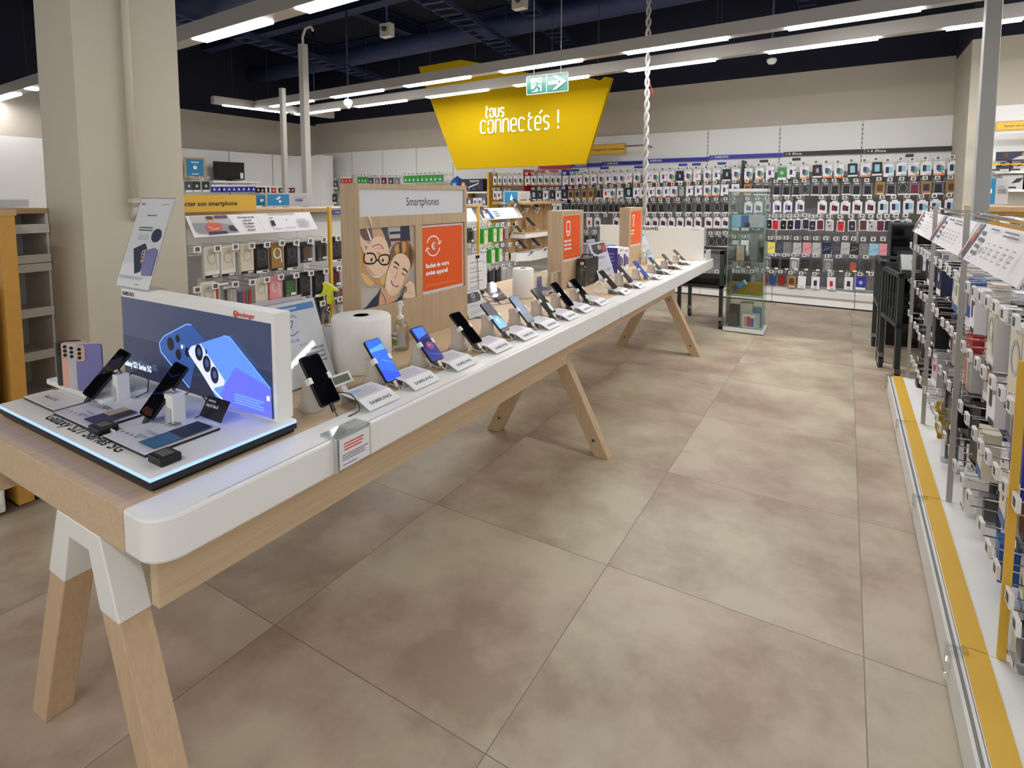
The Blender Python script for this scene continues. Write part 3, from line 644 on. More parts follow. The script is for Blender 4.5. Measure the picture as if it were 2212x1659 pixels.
for rowname, r, h, ws in ROWS:
    r.sort(key=lambda q: -q[0])
    for i, (px, py, kind) in enumerate(r):
        c = at(px, py, wall=0.03); kk, arg = (kind.split(':') + [''])[:2]
        colour = {'pale': 'pale ', 'clear': 'clear ', 'dark': '', '': ''}.get(arg, arg + ' ') if kk in ('frame', 'sleeve', 'slim', 'hard', 'card') else ''
        s = h / 0.16
        if i > 0 and abs(r[i - 1][0] - px) < 13: ws2 = max(0.7, abs(r[i - 1][0] - px) / 15.0)
        else: ws2 = 1.0
        top = c.z + h / 2
        hang_pack(kind, (c.x, c.y, top), ROT_W, f'{colour}{LOOK[kk]}, {nth(i + 1)} from right, {rowname} back wall row', f'packages in the {rowname} row of the back wall', (ws * ws2, 1, s), random.uniform(-0.03, 0.03))
        hang_hook(0.34, wp(c.x, PANEL, top + 0.004), ROT_W, f'hook with white price tag over {nth(i + 1)} pack from right, {rowname} back wall row', f'price hooks of the {rowname} back wall row')

# ================================================================ HANGING THINGS
SY = 6.6
def sp(px, py): v = at(px, py, y=SY); return (v.x, v.z)
t = thing('hanging_sign', 'big yellow trapezoid hanging sign with glowing white lettering', 'sign', (-3.9, SY, 1.78))
mb = MB(); outline = [sp(985, 366), sp(1265, 354), sp(1322, 168), sp(1306, 166), sp(1296, 174), sp(1280, 169), sp(1180, 166), sp(1075, 143), sp(995, 129), sp(904, 145)]
mb.prism(outline, SY, SY + 0.06, 'xz', SUN); mb.build('panel', t)
mb = MB(); A = at(1040, 289, y=SY); B = at(1186, 276, y=SY); a = Art(mb, (0, SY - 0.012, 0), (1, 0, 0), (0, 0, 1), eps=0.001)
def stroke(pts, w=0.019):
    mb.tube([(p[0], SY - 0.016, p[1]) for p in pts], w / 2, NEON, 6)
def arc(cx, cz, rx, rz, a0, a1, n=10): return [(cx + rx * math.cos(math.radians(a0 + (a1 - a0) * k / n)), cz + rz * math.sin(math.radians(a0 + (a1 - a0) * k / n))) for k in range(n + 1)]
def glyph(ch, x, z, h):
    """Single-line neon letters; h is the height of a small letter. Returns the advance."""
    w = 0.48 * h; r = w / 2
    if ch == 'c': stroke([(x + w, z + h - r * .7)] + arc(x + r, z + h - r, r, r, 40, 180, 6) + arc(x + r, z + r, r, r, 180, 320, 6))
    elif ch == 'o': stroke([(x, z + h * .62)] + arc(x + r, z + h - r, r, r, 150, 0, 6) + arc(x + r, z + r, r, r, 0, -180, 8) + [(x, z + h * .42)])
    elif ch == 'n': stroke([(x, z), (x, z + h)]); stroke(arc(x + r, z + h - r, r, r, 180, 0, 8) + [(x + w, z)])
    elif ch == 'e': stroke([(x, z + h * .5), (x + w, z + h * .5)] + arc(x + r, z + h - r, r, r, 0, 180, 8) + arc(x + r, z + r, r, r, 180, 310, 8))
    elif ch == 't': stroke([(x + r, z + h * 1.32), (x + r * .5, z + h * 1.05), (x + w, z + h * .95), (x + r * .6, z + h * .8)] + [(x + r * .6, z + r)] + arc(x + r * 1.4, z + r, r * .8, r, 180, 290, 6))
    elif ch == 'u': stroke([(x, z + h)] + arc(x + r, z + r, r, r, 180, 360, 8) + [(x + w, z + h)])
    elif ch == 's': stroke([(x + w, z + h - r * .5)] + arc(x + r, z + h * .75, r * .9, h * .25, 50, 250, 8) + arc(x + r, z + h * .25, r * .9, h * .25, 70, -130, 8))
    elif ch == "'": stroke([(x - w * .7, z + h * 1.2), (x - w * .2, z + h * 1.42)]); return 0
    elif ch == '!': stroke([(x + r, z + h * .42), (x + r, z + h * 1.35)]); stroke([(x + r, z - 0.0), (x + r, z + h * .18)])
    return w + 0.22 * h
hh = 0.176
x = A.x
for ch in "connectes!":
    if ch == '!': x += 0.05
    adv = glyph(ch, x, A.z, hh)
    if ch == 'e' and x > A.x + 0.6: glyph("'", x + adv, A.z, hh)
    x += adv
mb.build('lettering', t)
mb = MB(); x = A.x + 0.075
for ch in 'tous': x += glyph(ch, x, A.z + hh * 1.22, 0.118)
mb.build('lettering', t)
for px, py in ((926, 140), (1024, 136), (1190, 160), (1290, 172)):
    v = at(px, py, y=SY); mb = MB(); mb.cyl((v.x, SY + 0.03, v.z - 0.02), (v.x, SY + 0.03, 4.5), 0.005, 0.005, DARK, 6); mb.build('suspension_wire', t)

EY = 5.5
A = at(1137, 206, y=EY); B = at(1228, 196, y=EY); w = B.x - A.x; h = 0.205
t = thing('exit_sign', 'green exit sign with running figure and white arrow', 'exit sign', ((A.x + B.x) / 2, EY, A.z))
GRS = mat('exit_green', (10, 84, 72), 0.35)
mb = MB(); mb.box(A.x, B.x, EY, EY + 0.012, A.z, A.z + h, GRS)
a = Art(mb, (A.x, EY, A.z), (1, 0, 0), (0, 0, 1), eps=0.0008); s = w
a.line([(0.004, 0.004), (s - 0.004, 0.004), (s - 0.004, h - 0.004), (0.004, h - 0.004), (0.004, 0.004)], 0.006, LGREY); a.line([(s * .49, 0), (s * .49, h)], 0.006, LGREY)
a.rect(s * .12, h * .14, s * .37, h * .86, INKW)
a.ell(s * .32, h * .74, s * .035, s * .035, GRS, 14)
for pts, lw in (([(.30, .62), (.24, .40)], .075), ([(.30, .62), (.2, .6), (.15, .5)], .035), ([(.29, .58), (.37, .5), (.41, .54)], .035), ([(.24, .40), (.33, .3), (.3, .12)], .05), ([(.24, .40), (.2, .24), (.08, .22)], .05)):
    a.line([(s * q[0], h * q[1]) for q in pts], s * lw, GRS)
a.rect(s * .54, h * .42, s * .78, h * .6, INKW); a.poly([(s * .72, h * .88), (s * .96, h * .51), (s * .72, h * .14), (s * .64, h * .14), (s * .84, h * .51), (s * .64, h * .88)], INKW)
mb.build('sign_plate', t)
for f in (0.18, 0.82):
    mb = MB(); mb.cyl((A.x + w * f, EY + 0.006, A.z + h), (A.x + w * f, EY + 0.006, 4.5), 0.004, 0.004, LGREY, 6); mb.build('suspension_wire', t)

# twisted white cable that drops to the phone table
CXY = (at(1396, 300, y=5.45).x, 5.45)
t = thing('twisted_cable', 'twisted white cable hanging from the ceiling to the table boards', 'cable', (CXY[0], CXY[1], 1.35))
CZ0 = at(1392, 482, y=5.45).z
for ph in (0, PI):
    mb = MB(); n = 150
    mb.tube([(CXY[0] + 0.016 * math.cos(ph + k * 0.62 + 0.3 * math.sin(k * .21)), CXY[1] + 0.016 * math.sin(ph + k * 0.62), CZ0 + k * (4.5 - CZ0) / n) for k in range(n + 1)], 0.0125, mat('cable_white', (176, 174, 168), 0.5), 7)
    mb.build('strand', t)
mb = MB(); q = at(1402, 175, y=5.43); mb.tube([(q.x, 5.43, q.z), (q.x + 0.02, 5.43, q.z - 0.06), (q.x + 0.05, 5.42, q.z - 0.14)], 0.004, RED, 5); mb.build('red_tie', t)

# small ceiling fittings
def fitting(px, py, z, name, label, cat, kind):
    v = at(px, py, z=z); mb = MB()
    if kind == 'dome':
        mb.lathe([(0.0, -0.035), (0.03, -0.03), (0.045, -0.012), (0.05, 0.0), (0.05, 0.02), (0.03, 0.03)], WHITE, (v.x, v.y, v.z), 20); mb.cyl((v.x, v.y, v.z + 0.028), (v.x, v.y, 4.5), 0.012, 0.012, BEAMM, 8)
    elif kind == 'cone':
        mb.lathe([(0.0, -0.095), (0.02, -0.09), (0.052, -0.04), (0.06, 0.0), (0.04, 0.03), (0.0, 0.03)], WHITE, (v.x, v.y, v.z), 20); mb.cyl((v.x, v.y, v.z + 0.03), (v.x, v.y, 4.5), 0.012, 0.012, BEAMM, 8)
    else:
        mb.box(v.x - 0.07, v.x + 0.07, v.y - 0.04, v.y + 0.04, v.z - 0.07, v.z + 0.07, mat('fitting_white', (176, 174, 164), 0.5)); mb.cyl((v.x, v.y - 0.04, v.z + 0.01), (v.x, v.y - 0.075, v.z + 0.01), 0.03, 0.02, DARK, 14); mb.cyl((v.x, v.y, v.z + 0.07), (v.x, v.y, 4.5), 0.01, 0.01, BEAMM, 8)
    tag(mb.build(name), label, cat)
fitting(752, 220, 2.68, 'security_camera', 'white cone-shaped camera under the light track, left', 'camera', 'cone')
fitting(1667, 132, 2.85, 'smoke_detector', 'white disc detector under the ceiling, right of the twisted cable', 'detector', 'dome')
fitting(680, 247, 2.85, 'smoke_detector', 'small white disc detector above the back left corner', 'detector', 'dome')
fitting(836, 66, 3.2, 'ceiling_speaker', 'small pale box speaker hanging in the dark ceiling, left', 'speaker', 'box')
fitting(1123, 4, 3.3, 'ceiling_speaker', 'small pale box speaker at top centre over the exit sign', 'speaker', 'box')

# cable poles
def pole(name, label, x, y, z0, z1, w, m, crook=0.0):
    t = thing(name, label, 'pole', (x, y, z0)); mb = MB(); mb.box(x - w / 2, x + w / 2, y - w / 2, y + w / 2, z0, z1, m); mb.build('post', t, bevel=0.004)
    if crook:
        mb = MB(); mb.tube([(x, y, z1 - 0.05), (x, y, z1 + 0.08), (x + crook * .35, y, z1 + 0.16), (x + crook, y, z1 + 0.17), (x + crook * 1.2, y, z1 + 0.12)], 0.014, m); mb.build('cable_bend', t)
    mb = MB(); mb.box(x - w / 2 - 0.03, x + w / 2 + 0.03, y - w / 2 - 0.03, y + w / 2 + 0.03, z0, z0 + 0.015, m); mb.build('foot_plate', t)
PA = mat('pole_grey', (186, 184, 178), 0.45)
v = at(660, 300, x=-5.2); pole('cable_pole', 'pale grey cable pole with bent cable top, before the back left corner', -5.2, v.y, 0, at(656, 96, x=-5.2).z, 0.075, PA, 0.14)
v = at(613, 300, x=-5.2); pole('cable_pole', 'slim shiny pole left of the pole with the bent top', -5.2, v.y, 0, at(608, 190, x=-5.2).z, 0.05, ALU)
v = at(2127, 300, y=4.9); pole('cable_pole', 'grey square pole in front of the right-hand pillar', v.x, 4.9, 0, 4.5, 0.085, mat('pole_darker_grey', (164, 166, 164), 0.5))  # this pole's own grey, darker than the left pair

# ================================================================ RIGHT-HAND CORNER: recessed shelving and a low wooden-topped island
RY = 7.28
def rp(px, py): v = at(px, py, y=RY); return v
t = thing('wall_shelving_bay', 'white shelving on the wall right of the pillar, at picture edge', 'wall shelving', (2.6, RY, 0))
x0 = rp(2140, 300).x; x1 = 3.9; zt = rp(2180, 228).z
mb = MB(); mb.box(x0, x1, RY - 0.04, RY - 0.01, 0.2, zt, SHELFM); mb.build('back_panel', t)
mb = MB(); mb.box(x0, x1, RY - 0.32, RY - 0.01, 0.0, 0.2, SHELFM); mb.build('base_deck', t)
for zz in (rp(2180, 372).z, rp(2180, 410).z):
    mb = MB(); mb.box(x0, x1, RY - 0.30, RY - 0.04, zz - 0.02, zz, SHELFM); mb.build('shelf', t)
def flat_sign(px0, py0, px1, py1, y, m, name, label, cat, text=None, th=0.4, tm=INK, frame=None, bold=0.01):
    A = at(px0, py1, y=y); B = at(px1, py0, y=y); mb = MB(); x0, x1, z0, z1 = A.x, B.x, min(A.z, B.z), max(A.z, B.z)
    mb.box(x0, x1, y, y + 0.015, z0, z1, m)
    if frame: mb.box(x0 - 0.01, x1 + 0.01, y + 0.004, y + 0.03, z0 - 0.012, z1 + 0.012, frame)
    a = Art(mb, (x0, y, z0), (1, 0, 0), (0, 0, 1), 0.0006)
    if text: a.text(text, (x1 - x0) * 0.1, (z1 - z0) * (1 - th) / 2, (z1 - z0) * th, tm, bold=bold)
    return mb, a, x1 - x0, z1 - z0, name, label, cat
def fin(s): return tag(s[0].build(s[4]), s[5], s[6])
fin(flat_sign(2152, 256, 2330, 281, RY - 0.36, YELLOW, 'aisle_sign', 'yellow sign at right edge starting with Equiper', 'sign', 'Equiper son auto', 0.26, INK, SHOPWOOD))
s = flat_sign(2151, 323, 2330, 348, RY - 0.36, DARK, 'header_picture', 'dark picture of a car driver above yellow strip, right edge', 'picture'); a, w, h = s[1], s[2], s[3]
a.poly([(0.01, h * .5), (w * .2, h * .9), (w * .35, h * .6), (w * .25, 0.01), (0.01, 0.01)], PNAVY); a.ell(w * .13, h * .62, 0.018, 0.024, BROWN); a.ell(w * .36, h * .62, 0.022, 0.028, KRAFT); a.poly([(w * .2, 0.01), (w * .5, 0.01), (w * .4, h * .5), (w * .3, h * .5)], LGREY); a.poly([(w * .55, 0.01), (w * .9, 0.01), (w * .8, h * .7), (w * .6, h * .8)], GREYB); fin(s)
fin(flat_sign(2144, 350, 2330, 357, RY - 0.365, STRIPE, 'header_strip', 'narrow yellow strip under the dark car picture', 'header', 'Bien équiper sa voiture', 0.6))
fin(flat_sign(2152, 358, 2189, 365, RY - 0.35, DARK, 'shelf_label', 'small dark label under the narrow yellow strip, right edge', 'shelf label'))
# boxes on those shelves
for i, (px, py, w, h, m) in enumerate(((2160, 372, .16, .11, PAPER), (2204, 372, .16, .11, PAPER), (2240, 372, .16, .11, PAPER), (2195, 410, .2, .14, LGREY), (2240, 410, .2, .14, PAPER))):
    v = at(px, py, y=RY - 0.28); zz = (rp(2180, 372).z, rp(2180, 410).z)[i > 2]
    mb = MB(); mb.box(v.x - w / 2, v.x + w / 2, RY - 0.27, RY - 0.12, zz, zz + h, m); a = Art(mb, (v.x - w / 2, RY - 0.27, zz), (1, 0, 0), (0, 0, 1)); a.rect(w * .1, h * .08, w * .5, h * .2, DARK); a.poly([(w * .3, h * .4), (w * .6, h * .5), (w * .75, h * .8), (w * .5, h * .75)], DARK); a.rect(w * .8, h * .8, w, h, RED)
    tag(mb.build('accessory_box'), ['white box, left one on the upper shelf beside the grey pole', 'white box, second on the upper shelf beside the grey pole', 'white box, third on the upper shelf right of the grey pole', 'grey box with a webcam picture on the lower right shelf', 'white box with a webcam picture on the lower right shelf'][i], 'box', 'boxes on the right wall shelves')
# wooden-topped island
t = thing('display_island', 'wood-topped island behind the hook racks, right edge', 'display unit', (2.0, 5.9, 0))
zi = at(2160, 447, y=5.5).z; xi = at(2113, 447, y=5.5).x
mb = MB(); mb.box(xi, 3.2, 5.5, 6.1, zi - 0.035, zi, SHOPWOOD); mb.build('worktop', t)
mb = MB(); mb.box(xi + 0.02, 3.18, 5.52, 6.08, 0, zi - 0.035, HONEY); mb.build('body', t)
def card_stand(px0, px1, py0, py1, y, split, label, mark=True):
    A = at(px0, py1, y=y); B = at(px1, py0, y=y); mb = MB(); w, h = B.x - A.x, B.z - A.z; z0 = A.z
    mb.box(A.x, B.x, y, y + 0.012, z0, z0 + h, LGREY); a = Art(mb, (A.x, y, z0), (1, 0, 0), (0, 0, 1), 0.0006); a.rect(0, 0, w * split, h, CYAN)
    a.poly([(w * split * .4, h * .35), (w * split * .7, h * .45), (w * split * .65, h * .62), (w * split * .4, h * .5)], INKW)
    a.text('CONSEIL', w * (split + .1), h * .42, h * .16, INKG, bold=0.03, xs=min(1.0, w * (0.9 - split - 0.1) / (h * .16 * 5.2))); a.lines(w * (split + .12), w * .9, h * .68, 2, h * .09, h * .05, INKL)
    mb.box(A.x, B.x, y, y + 0.06, z0 - 0.004, z0 + 0.002, LGREY)
    return tag(mb.build('advice_card'), label, 'card')
v = at(2150, 445, y=5.6); card_stand(2125, 2180, 385, 441, 5.6, 0.46, 'blue and grey advice card on the wooden island, right edge')

# ================================================================ LEFT WALL: white panels, television, packages
LX = -10.22
for k in range(6):
    y1 = 8.42 - k * 0.95; y0 = y1 - 0.945
    t = thing('wall_shelving_bay', f'white hook-panel bay on the left wall, {nth(k + 1)} from the back corner', 'wall shelving', (LX, (y0 + y1) / 2, 0), 0, 'left wall shelving bays')
    mb = MB(); mb.box(LX - 0.03, LX, y0, y1, 0.2, 2.25, SHELFM); mb.build('back_panel', t)
    mb = MB(); mb.box(LX, LX + 0.35, y0, y1, 0, 0.2, SHELFM); mb.build('base_deck', t)
    mb = MB(); mb.box(LX, LX + 0.006, y0 - 0.004, y0 + 0.004, 0.2, 2.25, GREY); mb.build('slotted_upright', t)
# corner boxing
mb = MB(); mb.box(LX, LX + 0.75, 8.1, 8.4, 0, 2.25, SHELFM); struct(mb.build('trim_1'))
def lp(px, py): return at(px, py, x=LX + 0.3)
A = lp(464, 388); B = lp(528, 392); zT = lp(495, 350).z; y0, y1 = A.y, B.y; zB = (A.z + B.z) / 2 + 0.02
t = thing('television', 'black flat television on the white shelf, left wall', 'television', (LX + 0.3, (y0 + y1) / 2, zB - 0.03))
mb = MB(); mb.box(LX + 0.26, LX + 0.31, y0, y1, zB, zT, BLACK); mb.build('housing', t)
mb = MB(); mb.box(LX + 0.31, LX + 0.314, y0 + 0.02, y1 - 0.02, zB + 0.03, zT - 0.02, GLOSSK); mb.build('screen', t)
mb = MB(); mb.box(LX + 0.24, LX + 0.36, y0 + 0.1, y1 - 0.1, zB - 0.03, zB - 0.02, BLACK); mb.box(LX + 0.27, LX + 0.3, (y0 + y1) / 2 - 0.05, (y0 + y1) / 2 + 0.05, zB - 0.03, zB, BLACK); mb.build('foot', t)
mb = MB(); mb.box(LX + 0.314, LX + 0.318, y1 - 0.09, y1 - 0.03, zB + 0.02, zB + 0.13, PAPER); mb.build('price_sticker', t)
tag(MB().box(LX, LX + 0.42, y0 - 0.1, y1 + 0.28, zB - 0.06, zB - 0.03, SHELFM).build('wall_shelf'), 'white wall shelf carrying the television', 'shelf')
# blue poster by the column
A = lp(402, 380); B = lp(437, 345); mb = MB(); x = LX + 0.32
mb.box(x - 0.02, x - 0.002, A.y - 0.03, B.y + 0.03, A.z - 0.03, B.z + 0.03, SHOPWOOD); mb.box(x - 0.002, x, A.y, B.y, A.z, B.z, CYAN)
a = Art(mb, (x, A.y, A.z), (0, 1, 0), (0, 0, 1)); w, h = B.y - A.y, B.z - A.z
a.poly([(w * .4, h * .45), (w * .5, h * .38), (w * .62, h * .45), (w * .62, h * .58), (w * .5, h * .63), (w * .4, h * .58)], INKW); a.rect(w * .28, h * .8, w * .75, h * .86, INKW); a.rect(w * .3, h * .1, w * .72, h * .15, INKW); a.rect(w * .36, h * .72, w * .66, h * .75, LBLUE)
tag(mb.build('framed_poster'), 'small blue framed poster beside the square column', 'poster')
# hanging boxes along the left wall
items = [(407, 400, 'card:slate'), (424, 400, 'card:dark'), (444, 400, 'card:dark')] + [(462 + 10.6 * i, 407 - i * 0.0, 'ink:royal') for i in range(9)] + [(557, 409, 'ink:black'), (566, 409, 'ink:black'), (575, 409, 'ink:cream'), (582, 409, 'ink:cream'), (590, 410, 'ink:red'), (597, 410, 'ink:cream'), (606, 410, 'ink:maroon'), (613, 410, 'ink:maroon'), (624, 410, 'ink:maroon'), (631, 410, 'ink:maroon')]
for i, (px, py, kind) in enumerate(items):
    v = at(px, py - 8, x=LX + 0.33); c = kind.split(':')[1]
    hang_pack(kind, (v.x, v.y, v.z), PI / 2, f'{c} hanging box, {nth(i + 1)} from the column along the left wall row', 'hanging boxes on the left wall', (1.25, 1, 1.15))
for i, (px, py) in enumerate([(414, 387), (433, 387), (450, 388), (566, 420)]):
    v = at(px, py, x=LX + 0.34); hang_hook(0.34, (LX, v.y, v.z), PI / 2, f'hook with white tag on the left wall, {nth(i + 1)} from column', 'left wall price hooks')

# far hall seen left of the column
t = thing('wall_shelving_bay', 'far white shelving of the next hall, left of column', 'wall shelving', (-23.8, 6.0, 0))
mb = MB(); mb.box(-23.98, -23.9, 2.5, 9, 0.2, 2.2, SHELFM); mb.build('back_panel', t)
mb = MB(); mb.box(-23.9, -23.5, 2.5, 9, 0, 0.2, SHELFM); mb.build('base_deck', t)
cols = (LGREY, VIOLET, YELLOW, DARK, GREYB, CREAM, RED, DARK)
for i, px in enumerate((12, 20, 27, 34, 40, 46, 52, 58, 63)):
    for j, py in enumerate((412, 424)):
        v = at(px, py, x=-23.5); mb = MB(); mb.box(v.x - 0.05, v.x, v.y - 0.07, v.y + 0.07, v.z - 0.1, v.z + 0.1, cols[(i * 3 + j * 5) % 8])
        tag(mb.build('hanging_box'), f'tiny hanging box in the far hall, {nth(i + 1)} from left in {("upper", "lower")[j]} row', 'packaging', 'hanging boxes in the far hall')

# ---------------------------------------------------------------- small stock on the left part of the back wall
def z9(a, b): return (660 + a / 4.809, 340 + b / 4.809)
stock = [(x, y, k) for x, y, k in ((105, 290, 'card:slate'), (155, 290, 'card:orange'), (205, 288, 'card:grey'), (258, 280, 'card:royal'), (315, 275, 'card:slate'))]
stock += [(x, 238, 'ink:red') for x in (390, 427, 464)] + [(x, 238, 'ink:green') for x in (562, 594, 626)] + [(x, 247, 'card:' + c) for x, c in ((680, 'slate'), (745, 'grey'), (815, 'maroon'), (888, 'slate'), (952, 'grey'))]
stock += [(x, 230 - (x - 1045) * .03, 'ink:green') for x in (1045, 1085, 1128, 1172, 1215, 1260, 1308, 1352, 1402)]
for i, (a, b, k) in enumerate(stock):
    c = at(*z9(a, b), wall=0.03); hang_pack(k, (c.x, c.y, c.z + 0.07), ROT_W, f'{k.split(":")[1]} hanging box, {nth(i + 1)} from left in upper row, far left back wall', 'hanging boxes at the left of the back wall', (1.3, 1, 1.1))
    hang_hook(0.34, wp(c.x, PANEL, c.z + 0.075), ROT_W, f'hook with white tag over {nth(i + 1)} box from left, far left back wall', 'price hooks at the left of the back wall')
for i, (a, b) in enumerate(((105, 430), (160, 430), (210, 430), (258, 425), (305, 425))):
    c = at(*z9(a, b), wall=0.03); hang_pack('card:' + ('slate', 'grey', 'pale', 'slate', 'dark')[i], (c.x, c.y, c.z + 0.09), ROT_W, f'grey hanging box, {nth(i + 1)} from left in the lower row beside the bent pole', 'hanging boxes at the left of the back wall', (1.3, 1, 1.3))
    hang_hook(0.34, wp(c.x, PANEL, c.z + 0.095), ROT_W, f'hook with white tag, {nth(i + 1)} in lower row beside the bent pole', 'price hooks at the left of the back wall')
# shelf with a big violet box and a blue ball pack
A = at(985, 414, wall=0.05); B = at(1052, 414, wall=0.05)
mb = MB(); wallbox(mb, A.x, B.x, PANEL, 0.05, A.z - 0.03, A.z, SHELFM); tag(mb.build('wall_shelf'), 'white shelf under the violet telescope box', 'shelf')
A2 = at(985, 443, wall=0.05)
mb = MB(); wallbox(mb, A.x, B.x, PANEL, 0.05, A2.z - 0.03, A2.z, SHELFM); tag(mb.build('wall_shelf'), 'lower white shelf with small boxes left of the yellow post', 'shelf')
a0 = at(994, 412, wall=0); a1 = at(1043, 386, wall=0); mb = MB(); wallbox(mb, a0.x, a1.x, -0.2, 0.0, a0.z, a1.z, PNAVY)
a = Art(mb, wp(a0.x, 0, a0.z), WU, (0, 0, 1), 0.0008); w, h = a1.x - a0.x, a1.z - a0.z
a.ell(w * .14, h * .45, w * .09, h * .3, ORANGEL); a.ell(w * .14, h * .4, w * .06, h * .2, SKIN); a.poly([(w * .36, h * .2), (w * .8, h * .55), (w * .84, h * .68), (w * .38, h * .34)], PAPER); a.ell(w * .85, h * .35, w * .06, h * .14, GREYB); a.text('TELESCOPE', w * .42, h * .74, h * .14, INKW, bold=0.03); a.ell(w * .4, h * .1, w * .05, h * .08, VIOLET); a.ell(w * .62, h * .14, w * .05, h * .08, VIOLET)
tag(mb.build('telescope_box'), 'dark violet telescope box on the shelf under yellow sign', 'box')
v = at(981, 399, wall=0.0); mb = MB(); mb.lathe([(0.0, -0.13), (0.08, -0.11), (0.13, -0.03), (0.13, 0.04), (0.08, 0.11), (0.03, 0.14), (0.0, 0.17)], MIDB, (v.x, v.y + 0.1, v.z), 16); Art(mb, (v.x, v.y - 0.03, v.z), (1, 0, 0), (0, 0, 1)).ell(0.03, -0.02, 0.04, 0.05, LBLUE).ell(-0.05, 0.02, 0.025, 0.03, VIOLET)
tag(mb.build('ball_pack'), 'round bright blue pack left of the telescope box', 'toy')
for i, (px, m) in enumerate(((1006, SUN), (1003, NAVY), (1014, VIOLET), (1026, PAPER), (1036, PAPER), (1045, VIOLET))):
    v = at(px, 440, wall=0.0); mb = MB(); h = 0.26 if i == 0 else 0.13; y = -0.14 if i == 0 else 0; wallbox(mb, v.x - 0.045, v.x + 0.045, y - 0.1, y, A2.z, A2.z + h, m); Art(mb, wp(v.x, y, A2.z), WU, (0, 0, 1)).ell(0, 0.06, 0.03, 0.03, VIOLET if m is PAPER else PAPER)
    tag(mb.build('small_box'), f'small box on the lower white shelf, {("yellow one behind", "navy one at left end", "violet one second", "white one third", "white one fourth", "violet one at right end")[i]}', 'box')
v0 = at(1054, 372, wall=0.05); v1 = at(1054, 446, wall=0.05); tag(MB().box(v0.x - 0.018, v0.x + 0.018, v0.y, v0.y + 0.3, v1.z - 0.7, v0.z, STRIPE).build('yellow_post'), 'yellow upright blade right of the telescope box', 'divider')

# ================================================================ MIDDLE RACK: hook gondola behind the table
GX, GB = -3.44, -3.84
def g(px, py, x=GX): return at(px, py, x=x)
CAPZ = g(600, 455).z
bays = [(2.12, g(709, 455).y), (g(709, 455).y, 4.02), (4.02, g(1033, 455).y), (g(1033, 455).y, g(1104, 455).y - 0.14)]
PLACE = ('beside the square column', 'behind the yellow-headed spray bottle', 'behind the big wooden board', 'right of the big wooden board')
for i, (y0, y1) in enumerate(bays):
    t = thing('hook_gondola', 'white hook rack bay with wooden cap, ' + PLACE[i], 'shelving', (GB, (y0 + y1) / 2, 0))
    mb = MB(); mb.box(GB - 0.04, GB, y0, y1 - 0.004, 0.1, CAPZ - 0.03, LGREY); mb.build('back_panel', t)
    mb = MB(); mb.box(GB - 0.45, GB + 0.10, y0, y1 - 0.004, CAPZ - 0.03, CAPZ, SHOPWOOD); mb.build('cap', t)
    mb = MB(); mb.box(GB, GX + 0.06, y0, y1 - 0.004, 0.0, 0.12, SHELFM); mb.build('base_deck', t)
    mb = MB(); mb.box(GB, GB + 0.02, y0, y1 - 0.004, 1.0, CAPZ - 0.12, WHITEM); mb.build('header_panel', t)
for i, (px, y0, y1) in enumerate(((711, 447, 760), (1033, 446, 760))):
    A = g(px, y0); mb = MB(); mb.box(GX - 0.012, GX + 0.012, A.y - 0.012, A.y + 0.012, 0.12, A.z, STRIPE)
    tag(mb.build('yellow_post'), ('yellow upright blade of the middle rack, left of the big board', 'yellow upright blade of the middle rack, right of the big board')[i], 'divider')
# yellow direction sign on the cap
A = g(360, 455, -3.6); B = g(554, 450, -3.6); zt = g(480, 421, -3.6).z
mb = MB(); mb.box(-3.63, -3.6, A.y, B.y, CAPZ, zt, STRIPE); h = zt - CAPZ
S0 = g(400, 440, -3.6).y; Art(mb, (-3.6, S0, CAPZ), (0, 1, 0), (0, 0, 1), 0.0006).text('Connecter son smartphone', -0.115, h * .36, h * .27, INK, bold=0.025, xs=0.98)
tag(mb.build('aisle_sign'), 'wide yellow sign on the middle rack lettered in black, beside column', 'sign')
def xcard(px0, px1, py0, py1, x, label, parts, name='advice_card', cat='card', back=LGREY):
    A = g(px0, py1, x); B = g(px1, py0, x); mb = MB(); w, h = B.y - A.y, B.z - A.z
    mb.box(x - 0.012, x, A.y, B.y, A.z, B.z, back); mb.box(x - 0.05, x - 0.012, A.y, B.y, A.z, A.z + 0.01, back); a = Art(mb, (x, A.y, A.z), (0, 1, 0), (0, 0, 1), 0.0006); parts(a, w, h)
    return tag(mb.build(name), label, cat)
def advice(a, w, h):
    a.rect(0.01, 0.01, w * .49, h - 0.01, CYAN); a.poly([(w * .2, h * .55), (w * .28, h * .75), (w * .32, h * .7), (w * .25, h * .5)], INKW); a.ell(w * .29, h * .38, w * .03, h * .1, INKW, 12)
    a.text('CONSEIL', w * .62, h * .38, h * .16, BLUE, bold=0.03, xs=0.8); a.lines(w * .62, w * .9, h * .64, 1, .02, h * .06, INKL); a.lines(w * .68, w * .82, h * .14, 1, .02, h * .05, INKL)
xcard(575, 672, 417, 447, -3.75, 'blue and grey advice card on the middle rack, near the pole', advice)
xcard(554, 573, 421, 444, -3.85, 'small blue card half hidden beside the yellow aisle sign', lambda a, w, h: a.rect(0, 0, w, h, CYAN).poly([(w * .4, h * .3), (w * .8, h * .4), (w * .8, h * .6), (w * .4, h * .6)], INKW))
xcard(715, 738, 453, 463, -3.46, 'blue label at the top of the middle rack beside board', lambda a, w, h: a.rect(0, 0, w, h, BLUE).text('> Câbles', w * .2, h * .3, h * .4, INKW))
def conseil2(a, w, h):
    a.rect(0.01, 0.01, w * .5, h - 0.01, CYAN); a.poly([(w * .2, h * .35), (w * .27, h * .8), (w * .3, h * .5), (w * .36, h * .45), (w * .3, h * .25)], INKW); a.lines(w * .62, w * .86, h * .72, 3, h * .12, h * .05, INKL); a.rect(w * .6, h * .26, w * .86, h * .33, DARK)
